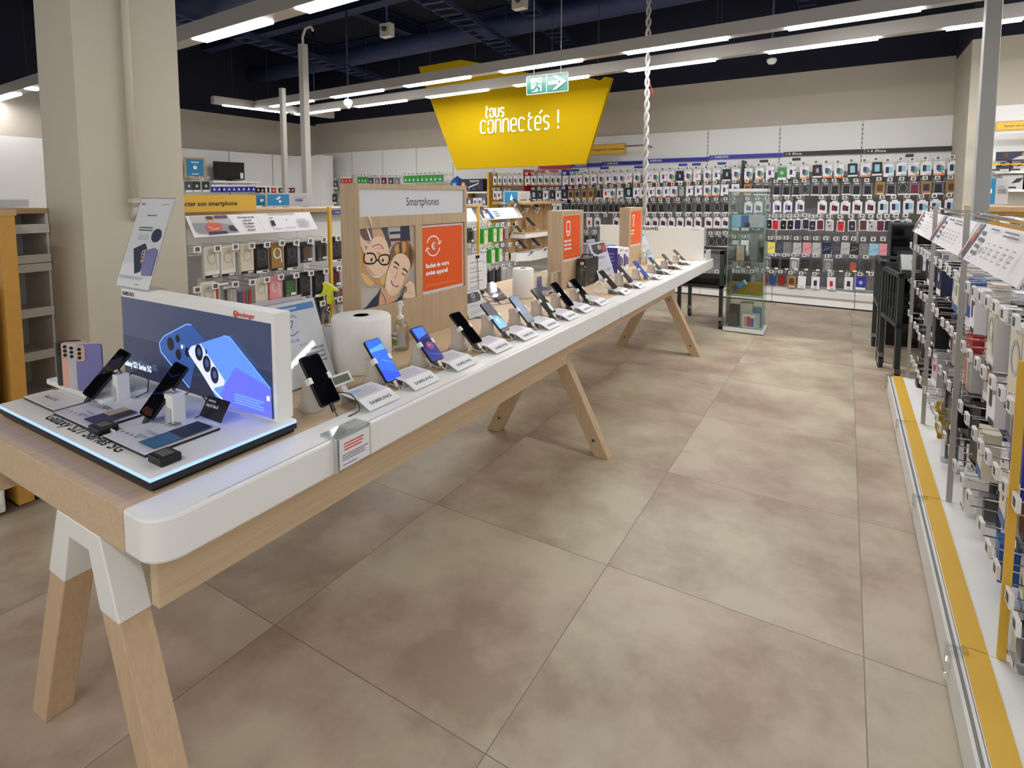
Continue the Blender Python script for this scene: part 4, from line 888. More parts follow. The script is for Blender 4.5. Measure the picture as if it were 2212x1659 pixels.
xcard(1089, 1145, 413, 441, -3.62, 'white advice card with blue left half over the wooden phone display', conseil2)
# slanted information boards
def slant_x(p_bl, p_br, p_tl, label, draw, x0=GX, dx=-0.09):
    A = g(*p_bl, x0); B = g(*p_br, x0); T = at(*p_tl, x=x0 + dx); mb = MB(); w = B.y - A.y
    V = Vector((dx, 0, T.z - A.z)); h = V.length; U = Vector((0, B.y - A.y, B.z - A.z)).normalized()
    zc = (A.z + B.z) / 2; o = Vector((x0, A.y, zc)); U = Vector((0, 1, 0)); n = U.cross(V.normalized())
    vs = [o, o + U * w, o + U * w + V, o + V]; mb.add(vs + [q - n * 0.006 for q in vs], [(0, 1, 2, 3), (7, 6, 5, 4), (0, 4, 5, 1), (1, 5, 6, 2), (2, 6, 7, 3), (3, 7, 4, 0)], PAPER)
    draw(Art(mb, o, U, V, 0.0006), w, h)
    return tag(mb.build('information_board'), label, 'sign')
def sofa(a, w, h):
    a.poly([(0.02, h * .25), (w * .03, h * .12), (w * .08, h * .08), (w * .33, h * .08), (w * .29, h * .97), (0.02, h * .97)], LGREY)
    a.poly([(w * .02, h * .3), (w * .05, h * .15), (w * .31, h * .1), (w * .29, h * .5), (w * .2, h * .62), (w * .02, h * .66)], VIOLET if False else mat('print_lilac', (150, 146, 156), 0.6))
    a.poly([(w * .26, h * .2), (w * .32, h * .15), (w * .3, h * .48), (w * .26, h * .42)], DARK)
    a.ell(w * .155, h * .76, w * .028, h * .17, SKIND, 16); a.ell(w * .153, h * .86, w * .028, h * .09, HAIRD, 16)
    a.poly([(w * .11, h * .16), (w * .2, h * .16), (w * .215, h * .5), (w * .18, h * .6), (w * .13, h * .6), (w * .1, h * .45)], mat('print_coral', (206, 96, 78), 0.6)); a.line([(w * .12, h * .45), (w * .15, h * .3), (w * .19, h * .36)], h * .07, SKIND); a.poly([(w * .1, h * .06), (w * .24, h * .08), (w * .23, h * .2), (w * .11, h * .2)], PNAVY)
    a.rect(w * .19, h * .82, w * .28, h * .96, PURPLE)
    for k, s in enumerate(('On vous en dit', 'plus sur', 'les câbles', 'Lightning', '(Apple)')): a.text(s, w * .42, h * (.78 - k * .16), h * .085, INK, 'C', 0.03)
    a.line([(w * .52, h * .05), (w * .5, h * .95)], 0.002, INKL); a.lines(w * .6, w * .86, h * .9, 1, 0.01, 0.008, INKL); a.rect(w * .6, h * .3, w * .63, h * .58, DARK); a.rect(w * .6, h * .68, w * .63, h * .73, INKG); a.poly([(w * .73, h * .6), (w * .745, h * .6), (w * .74, h * .5)], INKG); a.lines(w * .59, w * .68, h * .12, 1, 0.01, 0.006, INKL); a.lines(w * .7, w * .8, h * .14, 1, 0.01, 0.006, INKL); a.lines(w * .83, w * .94, h * .55, 6, h * .075, 0.006, INKL)
slant_x((420, 510), (687, 498), (418, 463), 'white slanted board with a person in red on a sofa, middle rack', sofa)
def street(a, w, h):
    a.poly([(0.01, h * .2), (w * .06, h * .05), (w * .28, h * .05), (w * .24, h * .95), (0.01, h * .95)], GREYB); a.ell(w * .12, h * .7, w * .03, h * .14, SKIND, 14); a.poly([(w * .06, h * .1), (w * .2, h * .1), (w * .18, h * .55), (w * .08, h * .55)], PAPER); a.poly([(w * .18, h * .1), (w * .26, h * .1), (w * .24, h * .7), (w * .19, h * .7)], MIDB); a.rect(0, h * .92, w * .16, h * 1.15, DARK)
    for k in range(3): a.lines(w * .32, w * .46, h * (.62 - k * .2), 1, .02, h * .1, INKG)
    for k in range(4): a.line([(w * (.56 + k * .11), h * .2), (w * (.57 + k * .11), h * .75)], 0.004, INKL if k != 1 else INKG); a.lines(w * (.53 + k * .11), w * (.6 + k * .11), h * .85, 1, .02, h * .05, INKL); a.lines(w * (.53 + k * .11), w * (.6 + k * .11), h * .1, 1, .02, h * .05, INKL)
slant_x((1044, 474), (1130, 471), (1036, 449), 'white slanted board with a street picture, left of wooden phone display', street)
slant_x((1009, 479), (1033, 477), (1009, 450), 'plain white slanted board peeping out right of the big board', lambda a, w, h: a.lines(w * .2, w * .8, h * .8, 2, h * .2, 0.006, INKL))
# hooks and products
def z4(a, b): return (380 + a / 4.365, 320 + b / 4.365)
def z3(a, b): return (1000 + a / 7.54, 400 + b / 7.54)
T1 = [z4(*p) for p in ((205, 955), (395, 945), (565, 930), (720, 920), (865, 910), (1005, 895), (1140, 890), (1270, 875), (1400, 865), (1535, 850))]
T2 = [z4(*p) for p in ((205, 1335), (375, 1300), (565, 1285), (725, 1265), (860, 1240), (995, 1215), (1140, 1200), (1280, 1180), (1420, 1160), (1545, 1135))]
T3 = [z4(*p) for p in ((1390, 1465), (1550, 1425))]
S1 = [z3(*p) for p in ((180, 690), (320, 680), (450, 660), (570, 650), (650, 645), (755, 635), (880, 620))]
S2 = [z3(*p) for p in ((190, 1050), (320, 1025), (445, 1010), (565, 990), (655, 975), (775, 970), (890, 950))]
S3 = [z3(*p) for p in ((460, 1355), (565, 1340), (660, 1315), (775, 1295), (870, 1270))]
HL = GX - GB - 0.012
for nm, L in (('upper left', T1), ('middle left', T2), ('lower left', T3), ('upper right', S1), ('middle right', S2), ('lower right', S3)):
    for i, p in enumerate(L):
        v = g(*p); hang_hook(HL, (GB, v.y, v.z - 0.032), PI / 2, f'hook with white price tag, {nth(i + 1)} in the {nm} row of the middle rack', f'price hooks on the {nm} row of the middle rack')
prods = [(z4(320, 930), 'cable:white', 'first white cable box in the upper row beside the column'), (z4(475, 920), 'cable:white', 'second white cable box in the upper row beside the column'), (z4(655, 905), 'cable:cream', 'white cable box with a round coil, third in the upper row'), (z4(795, 905), 'cable:black', 'black cable box right of the white ones, upper row'), (z4(940, 890), 'cable:kraft', 'brown cable box with a white cable, upper row'), (z4(1080, 890), 'cable:black', 'black cable box right of the brown one, upper row'), (z4(1220, 880), 'hard:brown', 'dark pack with a brown window, upper row'), (z4(1360, 870), 'hard:dark', 'dark pack with a silver label, upper row'), (z4(1500, 835), 'cable:black', 'black cable box behind the yellow blade, upper row'),
         (z4(290, 1260), 'cable:white', 'white cable box, first in the middle row beside the column'), (z4(415, 1265), 'bag:orange', 'orange and white cable bag, middle row'), (z4(500, 1290), 'bag', 'clear bag of white cables, middle row'), (z4(640, 1300), 'mixed', 'clear pack of blue and pink cables, middle row'), (z4(790, 1225), 'cable:cream', 'white cable box with a round coil, middle row'), (z4(925, 1205), 'cable:pink', 'pink cable box in the middle row'), (z4(1060, 1200), 'hard:green', 'dark pack with a green window, middle row'), (z4(1200, 1170), 'cable:black', 'black cable box behind the slanted paper sign, middle row'), (z4(1340, 1155), 'cable:black', 'black cable box left of the yellow blade, middle row'), (z4(1490, 1120), 'hard:maroon', 'dark red pack right of the yellow blade, middle row'),
         (z4(1500, 1400), 'bag:red', 'bag of red and white cables behind the spray bottle'), (z4(1380, 1440), 'cable:black', 'black cable box low behind the spray bottle'), (z4(1530, 1290), 'mixed', 'bright mixed pack low beside the big board'),
         (z3(110, 700), 'hard:black', 'tall black pack just right of the big board, upper row'), (z3(195, 715), 'bag', 'clear pack left of the second yellow blade, upper row'), (z3(330, 705), 'flag', 'green tool pack right of second yellow blade, upper row'), (z3(480, 680), 'flag:x', 'green tool pack with crossed tools, upper row'), (z3(580, 675), 'flag', 'green tool pack, third in the upper row'), (z3(690, 670), 'bag:red', 'clear pack with a red card beside the wooden phone display'), (z3(178, 1075), 'bag', 'clear pack just right of the big board, middle row'),
         (z3(340, 1050), 'bag', 'clear pack right of second yellow blade, middle row'), (z3(450, 1025), 'flag', 'green tool pack, first in the middle row'), (z3(570, 1005), 'flag:x', 'green tool pack, second in the middle row'), (z3(700, 1010), 'memory', 'clear memory card pack marked 32'), (z3(450, 1370), 'cable:black', 'black box, left one behind the wire stand sheet'), (z3(565, 1340), 'cable:black', 'black box, right one behind the wire stand sheet'), (z3(663, 1338), 'bag', 'clear pack low behind the second paper roll')]
for p, k, lab in prods:
    v = g(p[0], p[1], GX - 0.06); hang_pack(k, (v.x, v.y, v.z), PI / 2, lab, None, (1, 1, 1))
# a second layer hanging behind, as in a filled rack
for j, (z, k0) in enumerate(((0.86, 'hard:dark'), (0.62, 'cable:black'), (0.38, 'hard:black'))):
    for i in range(9):
        y = 2.3 + i * 0.13
        if j == 0: continue
        hang_pack(('cable:black', 'hard:dark', 'cable:white')[(i + j) % 3], (GX - 0.1, y, z), PI / 2, f'pack hanging low behind the table, {nth(i + 1)} from the column in the {("", "second lowest", "lowest")[j]} row', 'packs low on the middle rack')

# wooden phone display at the end of the middle rack
UB = -3.60; y0, y1 = at(1103, 500, x=UB + 0.02).y, at(1192, 500, x=UB + 0.02).y
t = thing('phone_display_unit', 'wooden stepped phone display at the end of the middle rack', 'display unit', (UB, (y0 + y1) / 2, 0))
zb = g(1150, 548).z; zs = g(1150, 503).z; zt = g(1150, 441).z
mb = MB(); mb.box(UB - 0.04, UB + 0.02, y0, y1, zb - 0.06, zt, SHOPWOOD); mb.build('back_panel', t)
mb = MB(); mb.box(UB - 0.25, UB + 0.22, y0, y1, zt, zt + 0.03, SHOPWOOD); mb.build('cap', t)
mb = MB(); mb.prism([(UB, y0), (GX - 0.05, y0 + 0.0), (GX + 0.08, y0 + 0.14), (GX + 0.08, y1), (UB, y1)], zb - 0.07, zb + 0.03, 'xy', SHELFM); mb.build('lower_shelf', t)
mb = MB(); mb.box(UB, UB + 0.24, y0, y1, zs - 0.05, zs, SHELFM); mb.box(UB, UB + 0.22, y0, y1, zs, zs + 0.015, SHOPWOOD); mb.build('upper_shelf', t)
mb = MB(); mb.box(UB - 0.3, UB, y0, y1, 0, zb - 0.06, LGREY); mb.build('body', t)
for k in range(4):
    y = y0 + 0.02 + k * (y1 - y0) / 4; mb = MB(); mb.box(UB + 0.02, UB + 0.035, y, y + 0.06, zb, zt, SHOPWOOD); mb.build('rib', t)
for i, (px, py, x) in enumerate(((1118, 492, UB + 0.14), (1146, 479, UB + 0.14), (1128, 528, GX - 0.04), (1157, 522, GX - 0.04), (1094, 441, UB - 0.1), (1118, 438, UB + 0.12), (1153, 438, UB + 0.12))):
    v = at(px, py, x=x); mb = MB(); M = Matrix.Translation(v) @ Matrix.Rotation(math.radians(42), 4, 'Y'); mb.prism(rrect(0.15, 0.07, 0.01, 4), -0.004, 0.004, 'xy', DARK, M @ Matrix.Rotation(PI, 4, 'Y')); mb.box(-0.01, 0.01, -0.012, 0.012, -0.06, -0.004, WHITE, M)
    tag(mb.build('display_phone'), 'dark display phone leaning ' + ('on the upper shelf of the wooden display, left', 'on the upper shelf of the wooden display, right', 'on the lower shelf of the wooden display, left', 'on the lower shelf of the wooden display, right', 'on the cap left of the blue advice card', 'on the cap before the blue advice card', 'on the cap right of the blue advice card')[i], 'phone')
for i, (px, py, x) in enumerate(((1125, 504, GX - 0.12), (1158, 501, GX - 0.12), (1110, 506, GX - 0.12), (1148, 546, GX + 0.09), (1177, 540, GX + 0.09), (1135, 456, GX - 0.12), (1160, 455, GX - 0.12))):
    v = at(px, py, x=x); mb = MB(); M = Matrix.Translation(v) @ Matrix.Rotation(math.radians(35), 4, 'Y'); mb.box(-0.003, 0.003, -0.055, 0.055, -0.05, 0.05, PAPER, M); a = Art(mb, M @ Vector((0.003, 0, 0)), M.to_3x3() @ Vector((0, 1, 0)), M.to_3x3() @ Vector((0, 0, 1))); a.rect(-0.04, 0.0, -0.005, 0.035, DARK); a.rect(0.0, -0.02, 0.035, 0.01, LBLUE)
    tag(mb.build('price_card'), 'white price card on the wooden phone display, ' + ('upper shelf middle', 'upper shelf right', 'upper shelf left end', 'lower shelf left', 'lower shelf right', 'top left', 'top right')[i], 'price card')

# ---------------------------------------------------------------- far-left white and honey cabinets behind the table end
Y0 = 1.06
t = thing('display_cabinet', 'tall honey-sided shelf cabinet with white trays, left picture edge', 'cabinet', (-3.5, Y0, 0))
mb = MB(); a0 = at(43, 1106, z=0); xa = a0.x; ya = a0.y
zc = at(20, 466, x=xa).z; xt = -3.41
mb.box(xt - 0.34, xa, ya, ya + 0.055, 0.03, zc, HONEY); mb.build('end_panel', t)
mb = MB(); mb.box(xt - 0.8, xa + 0.004, ya - 0.004, ya + 0.06, zc, zc + 0.025, SHOPWOOD); mb.box(xt - 0.8, xt + 0.0, ya + 0.06, 1.21, zc, zc + 0.025, SHOPWOOD); mb.build('cap', t)
mb = MB(); mb.box(xt - 0.34, xt - 0.30, ya + 0.05, 1.208, 0.03, zc, WHITEM); mb.build('back_panel', t)
mb = MB(); mb.box(xt - 0.33, xt - 0.002, 1.200, 1.209, 0.03, zc, WHITEM); mb.build('side_panel', t)
for k, py in enumerate((494, 560, 578, 676, 770, 860)):
    z = at(65, py, x=xt).z; mb = MB(); mb.box(xt - 0.3, xt, ya + 0.06, 1.208, z - 0.012, z, WHITEM); mb.box(xt, xt + 0.012, ya + 0.06, 1.208, z - 0.022, z + 0.022, WHITEM); mb.build('tray', t)
mb = MB(); mb.box(xt - 0.8, xt - 0.345, ya, 1.2, 0.05, zc, WHITEM); mb.build('body', t)
mb = MB(); mb.box(xt - 0.75, xa - 0.06, ya + 0.01, 1.2, 0.0, 0.05, DARK); mb.build('plinth', t)
b0 = at(37, 1110, z=0)
t = thing('drawer_unit', 'white drawer unit at the far left, in front of the honey panel', 'cabinet', (b0.x - 0.3, b0.y - 0.3, 0))
mb = MB(); mb.box(b0.x - 0.62, b0.x - 0.02, b0.y - 0.62, b0.y - 0.03, 0.02, 1.02, WHITEM); mb.build('body', t, bevel=0.006)
for k in range(3):
    mb = MB(); mb.box(b0.x - 0.02, b0.x - 0.008, b0.y - 0.61, b0.y - 0.04, 0.06 + k * 0.32, 0.36 + k * 0.32, WHITE); mb.build('drawer', t, bevel=0.003)
mb = MB(); v = at(30, 434, x=-5.4); mb.box(-5.45, -5.4, v.y - 1.4, at(62, 434, x=-5.4).y, at(40, 447, x=-5.4).z, at(40, 431, x=-5.4).z, LGREY); mb.box(-5.44, -5.41, v.y - 1.4, v.y - 1.3, 0, v.z, LGREY); mb.box(-5.44, -5.41, v.y - 0.1, v.y, 0, v.z, LGREY)
tag(mb.build('aisle_sign'), 'pale grey sign board above the honey cabinet, left edge', 'sign')

# ================================================================ RIGHT-HAND HOOK RACK
RB = 0.86                                      # back grid
seams = [0.98, 1.945, 2.875, 3.81, 4.74]
NM = ('nearest bay', 'second bay from the picture edge', 'third bay from the picture edge', 'farthest bay, beside the black trolleys')
for i in range(4):
    y0, y1 = seams[i], seams[i + 1]
    t = thing('hook_gondola', 'low white hook rack with yellow-striped base, ' + NM[i], 'shelving', (0.6, (y0 + y1) / 2, 0), 0, 'right-hand hook rack bays')
    mb = MB(); mb.box(0.332, RB, y0 + 0.002, y1 - 0.002, 0.10, 0.135, SHELFM); mb.build('base_deck', t)
    mb = MB(); mb.box(0.333, 0.392, y0 + 0.003, y1 - 0.003, 0.135, 0.138, STRIPE); mb.build('yellow_stripe', t)
    mb = MB(); mb.box(0.305, 0.330, y0 + 0.002, y1 - 0.002, 0.012, 0.128, WHITEM); mb.box(0.3135, 0.3215, y0 + 0.002, y1 - 0.002, 0.128, 0.1295, GREY); mb.build('price_rail', t)
    mb = MB(); mb.box(0.35, RB, y0 + 0.002, y1 - 0.002, 0.0, 0.10, DARK); mb.build('plinth', t)
    mb = MB(); mb.box(0.295, 0.345, y1 - 0.035, y1 - 0.01, 0.10, 0.142, ACRYL); mb.box(0.293, 0.298, y1 - 0.035, y1 - 0.01, 0.05, 0.142, ACRYL); mb.build('end_clip', t)
    mb = MB()
    for k in range(24): mb.box(RB, RB + 0.006, y0 + 0.01 + k * 0.0389, y0 + 0.014 + k * 0.0389, 0.14, 1.14, LGREY)
    for k in range(20): mb.box(RB + 0.006, RB + 0.012, y0 + 0.005, y1 - 0.005, 0.16 + k * 0.05, 0.166 + k * 0.05, LGREY)
    mb.box(RB + 0.02, RB + 0.03, y0 + 0.003, y1 - 0.003, 0.13, 1.14, PEG); mb.build('back_grid', t)
    mb = MB()
    for zz, dx in ((1.34, 0.0), (1.30, 0.12)): mb.tube([(0.47 + dx, y0, zz), (0.47 + dx, y1, zz)], 0.005, CHROME, 6)
    mb.tube([(RB, y0 + 0.02, 1.14), (RB, y0 + 0.02, 1.29), (0.47, y0 + 0.02, 1.34)], 0.006, CHROME, 6); mb.build('top_rail', t)
    mb = MB(); m = STRIPE if i == 0 else WHITEM if i < 2 else LGREY
    mb.box(0.410, 0.430, y1 - 0.004, y1 + 0.004, 0.138, 0.98 if i == 0 else 1.36 if i < 3 else 1.2, STRIPE if i == 0 else mat('upright_grey', (168, 166, 162), 0.45)); mb.build('upright', t)
# slanted boards
def rack_board(y0, y1, label, big):
    mb = MB(); U = Vector((0, -1, 0)); V = Vector((0.058, 0, 0.14)); o = Vector((0.398, y1, 1.172)); n = U.cross(V).normalized()
    w = y1 - y0; h = V.length; vs = [o, o + U * w, o + U * w + V, o + V]
    mb.add(vs + [q - n * 0.006 for q in vs], [(0, 1, 2, 3), (7, 6, 5, 4), (0, 4, 5, 1), (1, 5, 6, 2), (2, 6, 7, 3), (3, 7, 4, 0)], PAPER)
    a = Art(mb, o, U, V, 0.0006)
    a.poly([(0.0, 0.0), (w * .10, 0.0), (w * .16, h * .98), (w * .06, h * .98)], mat('print_lilac', (150, 146, 156), 0.6)); a.poly([(w * .03, h * .1), (w * .09, h * .05), (w * .1, h * .5), (w * .05, h * .5)], BROWN); a.poly([(w * .06, h * .45), (w * .12, h * .5), (w * .12, h * .7), (w * .07, h * .7)], mat('print_coral', (206, 96, 78), 0.6)); a.ell(w * .10, h * .8, w * .02, h * .1, SKIND, 12); a.poly([(w * .10, 0), (w * .115, 0), (w * .175, h * .98), (w * .16, h * .98)], PURPLE)
    for k in range(4): a.lines(w * .2, w * (.28 + .03 * (k % 2)), h * (.72 - k * .17), 1, .01, h * .09, INKG)
    for k in range(3): a.line([(w * (.3 + k * .035), h * .28), (w * (.32 + k * .035), h * .44)], 0.007, (INK, MIDB, BGREEN)[k] if big else INKG)
    a.lines(w * .34, w * .5, h * .88, 1, .01, h * .035, INKG); a.lines(w * .56, w * .8, h * .88, 2, h * .09, h * .035, INKG)
    for k in range(5): a.lines(w * (.42 + k * .1), w * (.47 + k * .1), h * .55, 4, h * .11, h * .03, INKL); a.line([(w * (.44 + k * .1), h * .3), (w * (.46 + k * .1), h * .46)], 0.004, INKG)
    a.lines(w * .25, w * .33, h * .12, 2, h * .05, h * .02, INKL)
    tag(mb.build('information_board'), label, 'sign')
rack_board(1.955, 2.865, 'largest slanted information board over the right hook rack, nearest', True)
rack_board(2.885, 3.80, 'middle slanted information board over the right hook rack', False)
rack_board(3.82, 4.73, 'farthest and smallest-looking slanted board over the right hook rack', False)
# hooks with tags, four rows
def a3(x, y): return (1860 + x / 4.148, 440 + y / 4.148)
def b3(x, y): return (1960 + x / 4.147, 700 + y / 4.147)
def c3(x, y): return (1960 + x / 3.317, 1000 + y / 3.317)
RA = [a3(*p) for p in ((455, 370), (490, 390), (520, 407), (550, 425), (580, 443), (605, 460), (635, 480), (675, 508), (720, 540), (775, 568), (800, 598), (855, 632), (910, 690), (970, 745), (1030, 790), (1095, 835), (1155, 880), (1225, 925), (1300, 990), (1410, 1060))]
RBs = [a3(*p) for p in ((435, 670), (460, 692), (490, 722), (515, 785), (545, 818), (580, 842), (615, 872), (655, 930), (690, 975), (740, 1060), (785, 1098), (820, 1140), (865, 1205), (930, 1280), (990, 1360), (1060, 1430))] + [b3(*p) for p in ((700, 430), (780, 520), (865, 620), (945, 730))]
RC = [a3(*p) for p in ((435, 980), (460, 1032), (490, 1088), (515, 1125), (530, 1190), (565, 1215), (595, 1265), (625, 1330), (675, 1400), (720, 1490), (760, 1555))] + [b3(*p) for p in ((345, 470), (385, 550), (435, 635), (490, 735), (550, 845), (620, 980), (675, 1095), (740, 1190), (815, 1320), (900, 1465), (1000, 1600))]
RD = [b3(*p) for p in ((45, 312), (65, 352), (85, 392), (105, 448), (125, 500), (165, 580), (195, 660), (235, 750), (275, 840), (300, 925), (345, 1010), (400, 1140), (440, 1270), (510, 1395), (570, 1550))] + [c3(*p) for p in ((545, 450), (595, 610), (655, 760), (750, 970), (800, 1160))]
HR = RB - 0.425
RZ = (1.068, 0.828, 0.588, 0.345)
ROWN = ('top', 'second', 'third', 'lowest')
kinds_r = {0: [('hard:dark', 1), ('cable:black', 1), ('hard:black', 1), ('card:slate', 1), ('hard:dark', 1), ('cable:black', 1), ('card:navy', 1), ('duo', 1), ('card:pale', 1), ('card:cream', 1), ('card:blue', 1.25), ('card:cream', 1), ('photo', 1), ('bag', 1), ('cable:black', 1.1), ('cable:white', 1), ('cable:black', 1.1), ('photo:dark', 1.2), ('cable:white', 1.2), ('cable:white', 1.2)],
           1: [('hard:dark', 1), ('cable:black', 1), ('hard:black', 1), ('card:pale', 1), ('cable:black', 1), ('hard:dark', 1), ('cable:black', 1), ('card:slate', 1), ('card:cream', 1), ('bag:red', 1), ('card:red', 0.8), ('card:cream', 1), ('bag:orange', 1.1), ('card:pale', 1), ('cable:white', 1), ('photo:dark', 1), ('bag', 1.1), ('card:blue', 1.4), ('card:royal', 1.5), ('card:blue', 1.4)],
           2: [('hard:dark', 1), ('cable:black', 1), ('card:pale', 1), ('hard:dark', 1), ('cable:black', 1), ('photo:dark', 1), ('card:pale', 1.1), ('bag:blue', 1), ('photo:dark', 0.9), ('hard:black', 1), ('cable:black', 1), ('photo:dark', 1), ('hard:black', 1), ('cable:black', 1.2), ('card:blue', 1.3), ('card:cream', 1.0), ('photo:dark', 1), ('card:red', 1), ('card:cream', 1), ('hard:black', 1.1), ('photo:red', 1), ('card:orange', 1.1)],
           3: [('cable:black', .8), ('hard:dark', .8), ('card:pale', .8), ('photo:dark', .8), ('photo:dark', .8), ('hard:dark', .8), ('card:yellow', 1.1), ('hard:black', .8), ('cable:black', .85), ('hard:dark', .85), ('photo:dark', .8), ('hard:maroon', .85), ('cable:white', .7), ('hard:black', .8), ('photo:royal', .8), ('card:blue', .8), ('card:cream', .8), ('flag', .9), ('hard:black', 1), ('photo:dark', 1)]}
for r, L in enumerate((RA, RBs, RC, RD)):
    pts = [at(p[0], p[1], x=0.425) for p in L]
    order = sorted(range(len(L)), key=lambda q: pts[q].y)
    for rank, q in enumerate(order):
        v = pts[q]
        hang_hook(HR, (RB, v.y, v.z - 0.032), -PI / 2, f'long white-tagged hook, {nth(rank + 1)} from near end in {ROWN[r]} row of right rack', f'price hooks on the {ROWN[r]} row of the right rack')
        k, s = kinds_r[r][q % len(kinds_r[r])]; kk, arg = (k.split(':') + [''])[:2]
        x = 0.49 + 0.04 * ((q * 7) % 3)
        nm = f'{arg} {LOOK[kk]}'.strip()
        hang_pack(k, (x, v.y + 0.004, v.z - 0.03), -PI / 2 + random.uniform(-0.12, 0.12), f'{nm}, front of {nth(rank + 1)} hook, {ROWN[r]} right rack row', f'packs on the {ROWN[r]} row of the right rack', (1.0 * min(s, 1.1), 2.4, s * 1.12 if r < 3 else s))
        k2 = ('cable:white', 'photo:dark', 'hard:dark', 'card:cream', 'cable:white', 'card:pale', 'photo:royal')[(q * 3 + r) % 7]; kk2, arg2 = (k2.split(':') + [''])[:2]
        hang_pack(k2, (x + 0.13, v.y - 0.002, v.z - 0.03), -PI / 2 + random.uniform(-0.1, 0.1), f'{(arg2 + " " + LOOK[kk2]).strip()}, behind on {nth(rank + 1)} hook, {ROWN[r]} right rack row', f'packs behind on the {ROWN[r]} row of the right rack', (0.95, 3.0, 1.05 if r < 3 else 0.8))

# ---------------------------------------------------------------- black trolleys, black cabinet, glass showcase
def trolley(name, label, x0, x1, y0, y1, h, rz=0.0, panels=True):
    cx, cy = (x0 + x1) / 2, (y0 + y1) / 2; lx, ly = (x1 - x0) / 2, (y1 - y0) / 2
    TB = mat('trolley_grey', (58, 64, 64), 0.45, 0.3)
    t = thing(name, label, 'trolley', (cx, cy, 0), rz)
    for sx in (-1, 1):
        for sy in (-1, 1):
            px, py = sx * (lx - 0.018), sy * (ly - 0.018)
            mb = MB(); mb.box(px - 0.018, px + 0.018, py - 0.018, py + 0.018, 0.13, h, TB); mb.build('post', t, loc=(0, 0, 0))
            wh = MB(); wh.cyl((px + 0.014, py + 0.02, 0.047), (px - 0.014, py + 0.02, 0.047), 0.047, 0.047, DARK, 18); wh.cyl((px + 0.016, py + 0.02, 0.047), (px - 0.016, py + 0.02, 0.047), 0.02, 0.02, STEEL, 12); mb = MB(); mb.box(px - 0.02, px + 0.02, py - 0.03, py + 0.03, 0.095, 0.132, STEEL); mb.box(px + 0.016, px + 0.02, py - 0.02, py + 0.02, 0.04, 0.1, STEEL); mb.box(px - 0.02, px - 0.016, py - 0.02, py + 0.02, 0.04, 0.1, STEEL); cs = mb.build('castor', t, loc=(0, 0, 0)); wh.build('wheel', cs, loc=(0, 0, 0))
    mb = MB()
    for z in (h - 0.03, h * 0.52):
        mb.box(-lx, lx, -ly, -ly + 0.03, z, z + 0.03, TB); mb.box(-lx, lx, ly - 0.03, ly, z, z + 0.03, TB); mb.box(-lx, -lx + 0.03, -ly, ly, z, z + 0.03, TB); mb.box(lx - 0.03, lx, -ly, ly, z, z + 0.03, TB)
    for s in (-1, 1):
        for k in range(5): mb.box(s * (lx - 0.01) - 0.004, s * (lx - 0.01) + 0.004, -ly + 0.1 + k * (2 * ly - 0.2) / 4 - 0.01, -ly + 0.1 + k * (2 * ly - 0.2) / 4 + 0.01, h * 0.52, h - 0.02, TB)
    mb.build('frame', t, loc=(0, 0, 0))
    mb = MB(); mb.box(-lx + 0.03, lx - 0.03, -ly + 0.03, ly - 0.03, h * 0.52, h * 0.52 + 0.015, TB)
    for k in range(4): mb.box(-lx + 0.03, lx - 0.03, -ly + 0.08 + k * 0.1, -ly + 0.12 + k * 0.1, h * 0.52 + 0.015, h * 0.52 + 0.10, BLACK)
    mb.build('basket_tray', t, loc=(0, 0, 0))
    return t
trolley('stock_trolley', 'dark grey stock trolley behind the far end of the phone table', -1.55, -1.08, 6.14, 6.66, 0.83)
trolley('stock_trolley', 'dark grey stock trolley at the end of the right hook rack, nearer one', 0.31, 0.78, 4.98, 5.50, 0.84, 0.16)
trolley('stock_trolley', 'dark grey stock trolley at the end of the right hook rack, farther one', 0.26, 0.74, 5.62, 6.2, 0.86, 0.03)
for i, (x, y, dz) in enumerate(((0.48, 5.2, 0), (0.56, 5.3, .03), (0.52, 5.85, 0))):
    mb = MB(); M = Matrix.Translation((x, y, 0.9 if i < 2 else 0.86)) @ Matrix.Rotation(0.5 - i * .4, 4, 'X'); mb.box(-0.12, 0.12, -0.12, 0.12, -0.01, 0.03, BLIST, M); mb.box(-0.1, 0.1, -0.1, 0.1, 0.0, 0.01, LGREY, M); tag(mb.build('clear_bag'), 'clear bag heaped on the trolley beside the black cabinet, ' + ('nearest', 'middle', 'farthest')[i], 'bag', 'clear bags on the trolleys')
t = thing('black_cabinet', 'tall plain black cabinet behind the trolleys and the right rack', 'cabinet', (0.66, 6.55, 0))
mb = MB(); mb.box(0.37, 0.95, 6.3, 6.75, 0.0, 1.15, BLACK); mb.build('body', t, bevel=0.006)
mb = MB(); mb.box(0.38, 0.94, 6.292, 6.3, 0.03, 1.13, GLOSSK); mb.build('front_panel', t)
# showcase
sx0, sx1, sy0, sy1 = -1.035, -0.685, 6.09, 6.37; zT = at(1612, 414, y=6.12).z
t = thing('glass_showcase', 'tall glass showcase on white base with phones and packs inside', 'showcase', ((sx0 + sx1) / 2, (sy0 + sy1) / 2, 0))
mb = MB(); mb.box(sx0 - 0.02, sx1 + 0.02, sy0 - 0.02, sy1 + 0.02, 0.01, 0.045, WHITEM); mb.build('base', t)
mb = MB(); mb.box(sx0 - 0.005, sx1 + 0.005, sy0 - 0.005, sy1 + 0.005, zT, zT + 0.03, LGREY); mb.build('top', t)
for nm, b in (('front', (sx0, sx1, sy0, sy0 + 0.005)), ('rear', (sx0, sx1, sy1 - 0.005, sy1)), ('side', (sx0, sx0 + 0.005, sy0 + 0.006, sy1 - 0.006)), ('side', (sx1 - 0.005, sx1, sy0 + 0.006, sy1 - 0.006))):
    mb = MB(); mb.box(*b, 0.045, zT, GLASS); mb.build(nm + '_pane', t)
